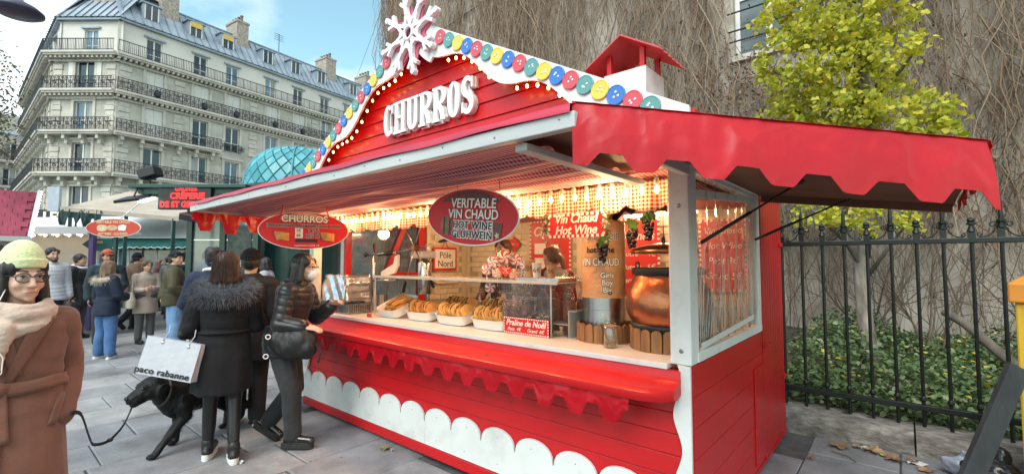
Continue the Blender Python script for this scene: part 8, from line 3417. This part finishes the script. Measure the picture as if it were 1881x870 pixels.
# leash
lpts = [wp(BROWN, -.185, .165, .86), Vector((-2.44, -2.06, .80)), Vector((-2.75, -1.98, .58)), Vector((-3.15, -1.90, .42)), Vector((-3.45, -1.78, .34)), Vector((-3.70, -1.66, .36)), dog.matrix_basis @ Vector((0, .56, .43))]
def crom(P, n=6):
  out = []
  for i in range(len(P) - 1):
    p0, p1, p2, p3 = P[max(0, i - 1)], P[i], P[i + 1], P[min(len(P) - 1, i + 2)]
    for k in range(n):
      t = k / n
      out.append(.5 * ((2 * p1) + (p2 - p0) * t + (2 * p0 - 5 * p1 + 4 * p2 - p3) * t * t + (3 * p1 - p0 - 3 * p2 + p3) * t ** 3))
  return out + [P[-1]]
lc = crom(lpts)
mb = MB()
gr = []
for i, q in enumerate(lc):
  gr.append([q + Vector((0, 0, .010)), q + Vector((0, 0, -.010))])
mb.sheet(gr)
lo = mb.build('leash', mat('leash_webbing', (.012, .012, .014), .6, .2, 30))
sm = lo.modifiers.new('t', 'SOLIDIFY'); sm.thickness = .004
tag(lo, 'flat black leash sagging from the brown coat woman to the dog', 'leash')
MB().ball(lc[24], .02, .02, .014, 8, 6).build('knot', MATS['leash_webbing'], lo)
MB().tube([lc[-1], lc[-4]], .006, 6).build('clip', m_steel, lo)
# ------------------------------------------------------------------ kiosks, awnings and signs down the street
VR = R(40.2)
m_green = mat('kiosk_green', (.010, .045, .040), .4, .15, 4, coat=.2)
m_green2 = mat('awning_green', (.012, .11, .10), .7, .12, 4)
m_led = mat('led_red', (.6, .02, .02), .4, 0, emit=(1.0, .010, .012), estr=1.3)
m_wtent = mat('tent_white', (.62, .64, .66), .7, .06, 2)
m_beige = mat('cafe_canvas', (.40, .345, .28), .85, .12, 2, .1, 20)
m_kglass = mat('kiosk_glass', (.17, .20, .22), .06, .5, 1.2, spec=.8)

K = empty('green_kiosk', (-9.52, .55, 0), VR)
tag(K, 'dark green glazed street kiosk with flat roof behind the crowd', 'kiosk')
MB().box(-1.17, 1.02, -.55, 1.25, 2.96, 3.03).build('roof', m_green, K, bevel=.01)
MB().box(-1.05, .95, -.45, 1.15, 2.86, 2.96).build('roof_beam', m_green, K)
for (a, b) in ((-.35, 0), (.30, 0), (.95, 0), (-.35, 1.05), (.95, 1.05)):
  MB().box(a - .055, a + .055, b - .05, b + .05, 0, 2.9).build('post', m_green, K, bevel=.006)
for a, b in ((-.29, .24), (.36, .89)):
  pn = MB().box(a, b, .0, .012, .55, 2.75).build('pane', m_kglass, K)
  MB().box(a, b, -.02, .03, .05, .55).build('base_panel', m_green, K, bevel=.006)
  for zz in (1.35, 2.0):
    MB().box(a, b, -.015, .028, zz, zz + .025).build('glazing_bar', m_steel, pn)
MB().box(.40, .86, -.03, -.015, 1.15, 2.3).build('menu_poster', mat('dark_poster', (.04, .05, .045), .5, .6, 9), K)
text('6\u20ac', .16, m_wh, (.63, -.033, 1.55), (1, 0, 0), (0, 0, 1), K)
MB().box(-.30, .94, .95, 1.0, .05, 2.85).build('back_panel', m_green, K)
# red LED sign
LED = empty('led_sign', (-9.52, .55, 2.56), VR)
tag(LED, 'black panel with glowing red dotted letters under the kiosk roof', 'sign')
MB().box(-.62, .36, -.52, -.42, 0, .40).build('sign_case', m_black, LED, bevel=.008)
text('CR\u00caPERIE', .155, m_led, (-.07, -.524, .245), (1, 0, 0), (0, 0, 1), LED, bold=.004)
text('DE ST GERMAIN', .150, m_led, (-.58, -.524, .085), (1, 0, 0), (0, 0, 1), LED, bold=.004, align='LEFT', sx=.93)
text('GAUFRES', .10, m_led, (-.10, -.524, .375), (1, 0, 0), (0, 0, 1), LED, bold=.002)
# spot lamps on and below the kiosk roof
for (a, b, z_, lab) in ((-.92, -.35, 3.03, 'black spotlight standing on the kiosk roof edge'), (-1.02, -.6, 2.70, 'square black floodlight hanging below the kiosk roof'), (.10, -.62, 2.40, 'small black lamp hanging under the red lettered panel')):
  sp = empty('spotlight', tuple(K.matrix_basis @ Vector((a, b, z_))), VR)
  tag(sp, lab, 'spotlight', 'black spotlights on the kiosk')
  if z_ > 3:
    MB().tube([(0, 0, 0), (0, 0, .14)], .02, 8).build('bracket', m_black, sp)
    mb = MB(); mb.obox((0, 0, .24), (.9, .1, .3), (0, 1, 0), (-.3, 0, .9), .32, .24, .2)
    mb.build('lamp_housing', m_black, sp, bevel=.02)
    MB().obox((0, 0, .12), (1, 0, 0), (0, 1, 0), (0, 0, 1), .22, .03, .03).build('yoke', m_black, sp)
  elif z_ > 2.6:
    mb = MB(); mb.obox((0, 0, .05), (1, 0, .12), (0, 1, .4), (-.12, -.4, 1), .46, .30, .05)
    mb.build('lamp_housing', m_black, sp, bevel=.01)
    MB().tube([(0, 0, .05), (0, .1, .26)], .015, 6).build('bracket', m_black, sp)
    mb = MB(); mb.obox((.28, -.02, .02), (1, 0, .12), (0, 1, .4), (-.12, -.4, 1), .16, .22, .03)
    mb.build('lamp_glass', mat('lit_flood', (.8, .8, .85), .3, 0, emit=(.85, .85, 1.0), estr=2.5), sp)
  else:
    mb = MB(); mb.obox((0, 0, 0), (1, 0, -.2), (0, 1, .2), (.2, -.2, 1), .36, .2, .12)
    mb.build('lamp_housing', m_black, sp, bevel=.02)
    MB().tube([(0, 0, .05), (0, 0, .16)], .012, 6).build('bracket', m_black, sp)

# teal tiled dome of the pavilion behind the stall
DM = empty('domed_pavilion', (-9.72, 2.38, 0), VR)
tag(DM, 'round pavilion with a teal diamond tiled dome rising behind the stall awning', 'pavilion')
RD, HD = 1.12, .98
m_teal = [mat('teal_tile_%d' % i, c, .38, .12, 3, coat=.1) for i, c in enumerate(((.06, .28, .33), (.075, .31, .36), (.05, .25, .30), (.10, .34, .39)))]
MB().cyl((0, 0, 0), (0, 0, 3.12), .95, 24).build('drum_wall', m_green, DM)
MB().lathe([(RD + .03, 3.10), (RD + .06, 3.14), (RD + .06, 3.20), (RD, 3.24)], (0, 0, 0), 40).build('cornice', m_green, DM)

def dpt(a, t, r=1.0):
  """point on the dome: a around, t 0 at the rim .. 1 at the top"""
  th = t * PI / 2
  return Vector((RD * r * math.cos(th) ** .75 * math.cos(a), RD * r * math.cos(th) ** .75 * math.sin(a), 3.2 + HD * r * math.sin(th) if t < 1 else 3.2 + HD * r))

NA, NTt = 26, 9
MB().lathe([(RD * .985 * math.cos(t * PI / 2) ** .75 if t < 1 else .001, 3.2 + HD * .985 * math.sin(t * PI / 2)) for t in np.linspace(0, 1, 14)], (0, 0, 0), 40).build('dome_shell', mat('dome_joint', (.015, .10, .13), .6, .1), DM, smooth=True)
for j in range(NTt):
  for i in range(NA):
    a0 = 2 * PI * (i + .5 * (j % 2)) / NA
    mid = a0 + PI / NA
    if math.sin(mid) > .35:          # far side of the dome
      continue
    da = PI / NA * .975
    t0, t1 = (j - .93) / NTt, (j + .93) / NTt
    tc = j / NTt
    P4 = [dpt(mid, max(0, t0), 1.0), dpt(mid + da, tc, 1.0), dpt(mid, min(.985, t1), 1.0), dpt(mid - da, tc, 1.0)]
    ctr = sum(P4, Vector()) / 4
    up = (ctr - Vector((0, 0, 3.2))).normalized()
    vs = [q for q in P4] + [ctr + (q - ctr) * .9 + up * .022 for q in P4]
    mb = MB().add(vs, [(4, 5, 6, 7), (0, 1, 5, 4), (1, 2, 6, 5), (2, 3, 7, 6), (3, 0, 4, 7)])
    mb.build('dome_tile', m_teal[(i * 3 + j * 5 + (i * j) % 3) % 4], DM)
for a in (-2.35, -1.25, -.2, .6):
  MB().tube([dpt(a, t, 1.015) for t in np.linspace(0, .99, 14)], .022, 6).build('dome_rib', m_teal[2], DM, smooth=True)

# red oval sign on the market lane
OS = empty('oval_lane_sign', (-12.2, -.46, 2.11), VR)
tag(OS, 'red oval wine sign with barrel on a post above the crowd', 'sign')
fx, fz = (1, 0, 0), (0, 0, 1)
MB().prism(ellipse(.60, .205), (0, 0, .21), fx, fz, .02).build('sign_board', m_wh, OS)
MB().prism(ellipse(.585, .192), (0, -.021, .21), fx, fz, .003).build('sign_face', mat('lane_sign_red', (.52, .055, .03), .5, .06), OS)
text('VERITABLE VIN CHAUD', .088, m_gold, (0, -.026, .335), fx, fz, OS, bold=.002, sx=.80, arc=None)
text('HOT WINE - GL\u00dcHWEIN', .080, m_gold, (0, -.026, .075), fx, fz, OS, bold=.002, sx=.72)
MB().prism([(-.24 + .10 * math.copysign(abs(math.cos(a)) ** .5, math.cos(a)) * 1.1, .205 + .07 * math.sin(a)) for a in np.linspace(0, 2 * PI, 20, endpoint=False)], (0, -.025, 0), fx, fz, .003).build('barrel_print', m_gold, OS)
MB().prism([(-.02 + .12 * math.cos(a), .21 + .06 * math.sin(a)) for a in np.linspace(0, 2 * PI, 20, endpoint=False)], (0, -.025, 0), fx, fz, .003).build('barrel_print', mat('lane_sign_tan', (.55, .36, .22), .5, .2), OS)
MB().prism([(.12, .15), (.27, .15), (.29, .26), (.20, .28), (.11, .25)], (0, -.025, 0), fx, fz, .003).build('mug_print', m_wh, OS)
MB().tube([(.05, .05, .38), (.3, .35, .85)], .012, 6).build('stay_rod', m_steel, OS)
MB().box(-.03, .03, .03, .09, -2.11, .3).build('post', m_green, OS)
GSg = empty('green_arrow_sign', (-13.85, -.45, 1.9), VR)
tag(GSg, 'green arrow shaped street sign below the red oval sign', 'sign')
MB().prism([(-.42, .10), (-.22, .24), (.30, .24), (.30, -.06), (-.15, -.06)], (0, 0, 0), fx, fz, .02).build('board', m_green2, GSg)
text('PARIS', .085, m_gold, (-.02, -.023, .15), fx, fz, GSg, bold=.001)
MB().box(.10, .15, .0, .05, -1.9, .0).build('post', m_green, GSg)

# cafe awning with green drape
CA = empty('cafe_awning', (-21.4, 1.2, 0))
tag(CA, 'wide beige cafe awning with a dark green drape at its end', 'awning')
q4 = [Vector((-21.45, -.47, 3.42)), Vector((-24.7, 1.96, 4.62)), Vector((-21.8, 4.43, 4.16)), Vector((-18.3, 2.22, 3.06))]
o_ = Vector((-21.4, 1.2, 0))
gr = [[(q4[0].lerp(q4[3], i / 10)).lerp(q4[1].lerp(q4[2], i / 10), j / 8) - o_ + Vector((0, 0, -.12 * math.sin(PI * j / 8) * math.sin(PI * i / 10))) for j in range(9)] for i in range(11)]
ob = MB().sheet(gr).build('canvas', m_beige, CA, smooth=True)
sm = ob.modifiers.new('t', 'SOLIDIFY'); sm.thickness = .03
MB().bar(q4[0] - o_, q4[3] - o_, .10, .14).build('front_bar', mat('awning_bar', (.34, .29, .24), .6, .1), CA)
for t in (.08, .55, .95):
  pb = q4[0].lerp(q4[3], t) - o_
  MB().box(pb.x - .05, pb.x + .05, pb.y - .05, pb.y + .05, 0, pb.z).build('post', m_green, CA)
dr_ = toothed(q4[0] - o_ + Vector((0, -.05, 0)), (q4[3] - q4[0]).xy.to_3d(), 1.55, (3.45, 3.36), .62, 4, 0, 'drape', mat('green_drape', (.02, .045, .045), .85, .2, 5), CA, amp=.06, seed=3)
mb = MB(); mb.obox(q4[0] - o_ + Vector((-.25, -.15, .35)), (.764, .645, 0), (-.645, .763, 0), (0, 0, 1), .4, .1, .85)
mb.build('end_screen', mat('awning_screen', (.36, .40, .46), .4, .1), CA)

# white marquee with a green shopfront
MQ = empty('white_marquee', (-24.0, 1.5, 0), VR)
tag(MQ, 'low white roofed market pavilion at the end of the lane', 'pavilion')
mb = MB()
mb.add([(-6.5, -2.2, 2.48), (4.6, -2.2, 2.48), (4.6, 1.0, 3.55), (-6.5, 1.0, 3.55)], [(0, 1, 2, 3)])
ob = mb.build('roof', m_wtent, MQ)
sm = ob.modifiers.new('t', 'SOLIDIFY'); sm.thickness = .05
for x_ in (-6.0, -3.4, -.8, 1.8, 4.4):
  MB().box(x_ - .05, x_ + .05, -2.1, -2.0, 0, 2.5).build('post', m_wtent, MQ)
MB().box(-6.4, 4.5, .6, .8, 0, 3.3).build('back_wall', m_wtent, MQ)
MB().box(-6.3, -.9, -1.9, -1.82, 0, 2.35).build('side_sheet', m_wtent, MQ)
SF = empty('green_shopfront', (-20.6, 1.75, 0), VR)
tag(SF, 'green awning with white scalloped edge over dark shop windows', 'shopfront')
MB().box(-1.15, 3.2, 0, .1, 0, 2.5).build('wall', m_green, SF)
for i in range(4):
  pb = MB().box(-1.05 + i * 1.05, -.1 + i * 1.05, -.03, -.005, .7, 2.0).build('window', m_kglass, SF)
  MB().box(-.60 + i * 1.05, -.56 + i * 1.05, -.045, -.031, .7, 2.0).build('glazing_bar', m_wtent, pb)
mb = MB(); mb.add([(-1.2, 0, 2.42), (3.25, 0, 2.42), (3.25, -.7, 2.18), (-1.2, -.7, 2.18)], [(0, 1, 2, 3)])
ob = mb.build('awning', m_green2, SF); sm = ob.modifiers.new('t', 'SOLIDIFY'); sm.thickness = .02
toothed((-1.2, -.71, 0), (1, 0, 0), 4.45, (2.19, 2.19), .17, 18, 0, 'awning_valance', m_green2, SF, amp=.01, seed=5)
mb = MB(); mb.tube([(-1.2 + 4.45 * i / 144, -.73, 2.10 - .035 * abs(math.sin(PI * i / 8))) for i in range(145)], .014, 5)
mb.build('white_piping', m_wtent, SF)
# white display van panel beside the kiosk
WP = empty('white_glass_cabinet', (-13.2, 1.95, 0), VR)
tag(WP, 'white framed glass cabinet standing left of the green kiosk', 'cabinet')
for x_ in (-.55, .50):
  MB().box(x_, x_ + .07, 0, .5, 0, 2.45).build('frame', m_wtent, WP, bevel=.01)
for z_ in (.9, 1.75, 2.38):
  MB().box(-.48, .50, .0, .5, z_, z_ + .07).build('frame', m_wtent, WP, bevel=.01)
MB().box(-.48, .50, .05, .06, .97, 1.75).build('pane', m_kglass, WP)
MB().box(-.48, .50, .05, .06, 1.82, 2.38).build('pane', m_kglass, WP)
MB().box(-.48, .50, .03, .08, .05, .9).build('panel', m_wtent, WP)
LS = empty('shop_letters', (-27.3, -.2, 3.5), VR)
tag(LS, 'cream block letters on a dark shop fascia beyond the awning', 'sign')
MB().box(-1.6, .9, .05, .2, -.35, .35).build('fascia', m_black, LS)
text('LES', .62, mat('cream_letters', (.72, .66, .52), .5, 0), (0, .045, 0), fx, fz, LS, extrude=.03, bold=.02)
MB().box(-1.6, .9, .2, 2.2, -3.5, .35).build('shop_wall', m_stone, LS)

# canopy with bulbs and red roofed chalet at the left
CN = empty('bulb_canopy', (-15.0, -1.2, 0), VR)
tag(CN, 'flat stall canopy lined with glowing bulbs behind the green beanie', 'canopy')
MB().box(-3.2, 1.40, -.5, 1.0, 2.30, 2.36).build('canopy_board', m_wtent, CN)
MB().box(-3.2, 1.40, -.55, -.5, 2.22, 2.40).build('fascia', m_wbeam, CN)
MB().box(-3.2, .35, .9, .96, 0, 2.3).build('back_wall', m_wtent, CN)
for x_ in (1.4, -1.2):
  MB().box(x_ - .05, x_ + .05, -.45, -.35, 0, 2.3).build('post', mat('violet_post', (.10, .06, .20), .5, .1), CN)
cb0 = None
for i in range(13):
  for j in range(2):
    if cb0 is None:
      cb0 = MB().ball((0, 0, 0), .034, n=8, m=6).build('bulb', mat('lane_bulb', (1, .8, .5), .3, 0, emit=(1.0, .68, .34), estr=9.0), CN, smooth=True, loc=(-2.4, -.25, 2.25))
    else:
      inst('bulb', cb0, CN, (-2.4 + i * .3 + .15 * j, -.25 + j * .55, 2.25))
CHL = empty('red_roofed_chalet', (-12.55, -1.715, 0), R(86))
tag(CHL, 'wooden market chalet with a red shingle roof at the picture edge', 'market stall')
mb = MB()
mb.add([(-3, -.35, 2.08), (.0, -.35, 2.08), (.10, .45, 3.04), (-3, .45, 3.04)], [(0, 1, 2, 3)])
mb.add([(-3, .45, 3.04), (.10, .45, 3.04), (.0, 1.25, 2.08), (-3, 1.25, 2.08)], [(0, 1, 2, 3)])
m_rshing = mat('red_shingle', (.27, .040, .075), .6, .25, 5, world=True)
ob = mb.build('roof', m_rshing, CHL); sm = ob.modifiers.new('t', 'SOLIDIFY'); sm.thickness = .03
sl = Vector((.0, .80, .96)).normalized()
nn_ = Vector((0, -.77, .64)).normalized()
for r_ in range(10):
  for k in range(10):
    x_ = -.03 + .0095 * r_ - .172 * (k + .5) - (.086 if r_ % 2 else 0)
    c = Vector((x_, -.35, 2.08)) + sl * (.06 + r_ * .12) + nn_ * .02
    mb = MB().obox(c, (1, 0, 0), (sl + nn_ * .06).normalized(), (nn_ - sl * .06).normalized(), .166, .13, .014)
    mb.build('shingle', m_rshing, CHL)
MB().bar((.02, -.37, 2.06), (.12, .45, 3.06), .05, .10).build('bargeboard', m_white, CHL)
for k in range(16):
  t = k / 15
  MB().ball((.05 + .10 * t, -.42 + .82 * t, 2.08 + .98 * t), .016, n=6, m=5).build('bulb', mat('violet_bulb', (.7, .6, 1), .3, 0, emit=(.75, .62, 1.0), estr=6.0), CHL)
MB().box(-3, -.1, -.15, 1.1, 0, 2.05).build('wall', mat('chalet_wall', (.42, .36, .33), .7, .15), CHL)
MB().box(-3, .05, -.42, -.33, 1.98, 2.08).build('eaves_board', m_wbeam, CHL)
# street lamp head at the upper corner
SL = empty('street_lamp', (-9.0, -3.2, 0), VR)
tag(SL, 'dark street lamp head poking in at the top corner', 'street lamp')
MB().lathe([(.10, 0), (.09, .5), (.05, .9), (.045, 5.1)], (0, 0, 0), 12).build('pole', m_green, SL, smooth=True)
MB().tube([(0, 0, 5.05), (.5, .1, 5.25), (1.1, .2, 5.2), (1.30, .2, 5.08)], .03, 8).build('arm', m_green, SL, smooth=True)
MB().lathe([(.001, -.085), (.20, -.07), (.27, -.03), (.27, 0), (.20, .06), (.08, .12), (.03, .18)], (1.33, .2, 4.97), 24).build('lamp_shade', mat('lamp_bronze', (.05, .05, .09), .4, .1), SL, smooth=True)

# ------------------------------------------------------------------ things at the right edge
YB_ = empty('yellow_box', (1.66, 2.02, 0), R(-18))
tag(YB_, 'tall yellow street box with sloping orange cap at the picture edge', 'street box')
m_yel = mat('yellow_paint', (.62, .40, .03), .45, .12, 4, coat=.2, dirt=(.40, .24, .03), dscale=4)
MB().box(-.20, .30, -.20, .22, 0, 1.33).build('body', m_yel, YB_, bevel=.012)
mb = MB()
mb.add([(-.225, -.225, 1.332), (.325, -.225, 1.332), (.325, .245, 1.332), (-.225, .245, 1.332), (-.225, -.225, 1.46), (.325, -.225, 1.46), (.29, .20, 1.53), (-.19, .20, 1.53)], [(0, 3, 2, 1), (4, 5, 6, 7), (0, 1, 5, 4), (1, 2, 6, 5), (2, 3, 7, 6), (3, 0, 4, 7)])
mb.build('cap', mat('orange_paint', (.58, .23, .035), .5, .12, 4), YB_, bevel=.012)
MB().box(-.206, -.2005, -.14, .16, .55, 1.22).build('notice_panel', mat('notice_grey', (.45, .48, .46), .5, .1), YB_)
MB().box(-.15, .2, -.206, -.2005, .35, 1.2).build('notice_panel', mat('notice_grey', (.45, .48, .46), .5, .1), YB_)
PB = empty('leaning_board', (1.02, 1.33, 0))
tag(PB, 'dark weathered plank leaning against the yellow box', 'board')
a_, b_ = Vector((0, 0, .02)), Vector((.36, .33, .96))
d_ = (b_ - a_).normalized()
side = Vector((.70, .60, -.3)); side = (side - d_ * side.dot(d_)).normalized()
MB().obox((a_ + b_) / 2, d_, side, d_.cross(side), (b_ - a_).length, .13, .035).build('plank', mat('weathered_black', (.035, .038, .042), .75, .35, 6, .4, 40, dirt=(.20, .20, .20), dscale=9, dlo=.62, dhi=.72, stretch=(1, 1, .35)), PB, bevel=.004)

def trash(name, loc, rx, ry, rz, m_, lab, seed):
  g_ = random.Random(seed)
  mb = MB()
  mb.ball((0, 0, rz * .9), rx, ry, rz, 18, 12)
  for k in range(5):
    mb.ball((g_.uniform(-.6, .6) * rx, g_.uniform(-.6, .6) * ry, g_.uniform(.4, 1.3) * rz), rx * .45, ry * .45, rz * .45)
  mb.cap((0, 0, rz * 1.7), (rx * .2, 0, rz * 2.1), rx * .18, rx * .28)
  me = remesh(mb, .01, 2)
  displace(me, .018, 14, seed)
  displace(me, .010, 38, seed + 3)
  displace(me, .004, 90, seed + 7)
  for v in me.vertices:
    v.co.z = max(v.co.z, .002)
  o = link_mesh(name, me, m_, None, True, loc=loc)
  tag(o, lab, 'rubbish bag', 'rubbish bags by the kerb')
  return o

trash('rubbish_bag', (1.30, 2.12, 0), .17, .17, .13, mat('black_bin_bag', (.02, .02, .022), .18, .2, 8, .3, 30, coat=.3), 'black shiny rubbish bag behind the leaning plank', 3)
trash('rubbish_bag', (1.14, 2.38, 0), .11, .09, .08, mat('blue_clear_bag', (.34, .40, .50), .2, .15, 8, .5, 30, coat=.3), 'crumpled pale blue plastic bag beside the kerb', 5)

def plane_leaf(loc, size, rz, m_, lab, seed, group='dead leaves on the pavement'):
  g_ = random.Random(seed)
  n = 30
  pts, vs = [], []
  for k in range(n):
    a = 2 * PI * k / n
    r_ = size * (.55 + .45 * abs(math.cos(2.5 * a)) ** .8) * g_.uniform(.9, 1.08)
    vs.append((r_ * math.cos(a), r_ * math.sin(a), .012 + .35 * size * (math.sin(a * 2 + seed) * .5 + .5) * g_.uniform(.5, 1)))
  vs.append((0, 0, .008))
  mb = MB().add(vs, [(k, (k + 1) % n, n) for k in range(n)])
  mb.tube([(-size * .2, 0, .01), (-size * 1.3, .1 * size, .014)], size * .025, 4)
  o = mb.build('dead_leaf', m_, loc=loc, rot=(0, 0, rz))
  sm = o.modifiers.new('t', 'SOLIDIFY'); sm.thickness = .0015
  tag(o, lab, 'leaf', group)

m_dl = mat('dead_leaf_brown', (.26, .15, .08), .8, .3, 14)
m_dl2 = mat('dead_leaf_tan', (.36, .23, .13), .8, .3, 14)
m_dly = mat('leaf_yellow', (.52, .42, .08), .6, .2, 14)
for i, (x_, y_, s_, mm, lab) in enumerate(((.40, 2.44, .10, m_dl, 'large curled brown leaf nearest the stall end wall'), (.62, 2.50, .10, m_dl2, 'big tan leaf lying against the kerb'), (.76, 2.40, .085, m_dl, 'dark brown leaf next to the white paper scrap'), (.95, 2.30, .07, m_dl2, 'tan leaf near the blue plastic bag'), (.70, 2.44, .045, m_dly, 'small yellow leaf between the curled brown leaves'), (.25, 2.0, .04, m_dl, 'tiny brown leaf out on the bare paving'), (.52, 2.52, .05, m_dl2, 'small tan leaf in the kerb corner'), (.88, 2.46, .06, m_dl, 'brown leaf half under the white paper'), (-2.546, -.12, .06, mat('leaf_olive', (.22, .18, .05), .7, .3, 14), 'olive leaf on the ground in front of the stall'))):
  plane_leaf((x_, y_, 0.002), s_ * .8, i * 1.3, mm, lab, i + 1)
for (x_, y_, w, d, rz, lab) in ((.90, 2.42, .13, .07, .3, 'torn white paper scrap by the kerb'), (.56, 2.53, .05, .015, .8, 'narrow white slip of paper near the kerb'), (-2.48, -.10, .03, .02, .2, 'white crumb of paper beside the olive leaf'), (-3.20, -1.02, .06, .03, 1.0, 'pale flattened scrap on the paving by the trainers')):
  gr = [[(w * (i / 6 - .5), d * (j / 3 - .5), .006 + .012 * math.sin(i * 1.3 + j)) for j in range(4)] for i in range(7)]
  o = MB().sheet(gr).build('paper_scrap', mat('paper_white', (.66, .66, .66), .8, .06), loc=(x_, y_, .004), rot=(0, 0, rz))
  sm = o.modifiers.new('t', 'SOLIDIFY'); sm.thickness = .001
  tag(o, lab, 'paper', 'paper scraps on the ground')
# twig on the paving
o = MB().tube([(-.12, -.02, .008), (0, .01, .01), (.10, -.03, .008)], .004, 5).build('twig', m_twig, loc=(.47, 2.22, 0), rot=(0, 0, -.6))
tag(o, 'thin dry twig lying on the paving near the leaves', 'twig')
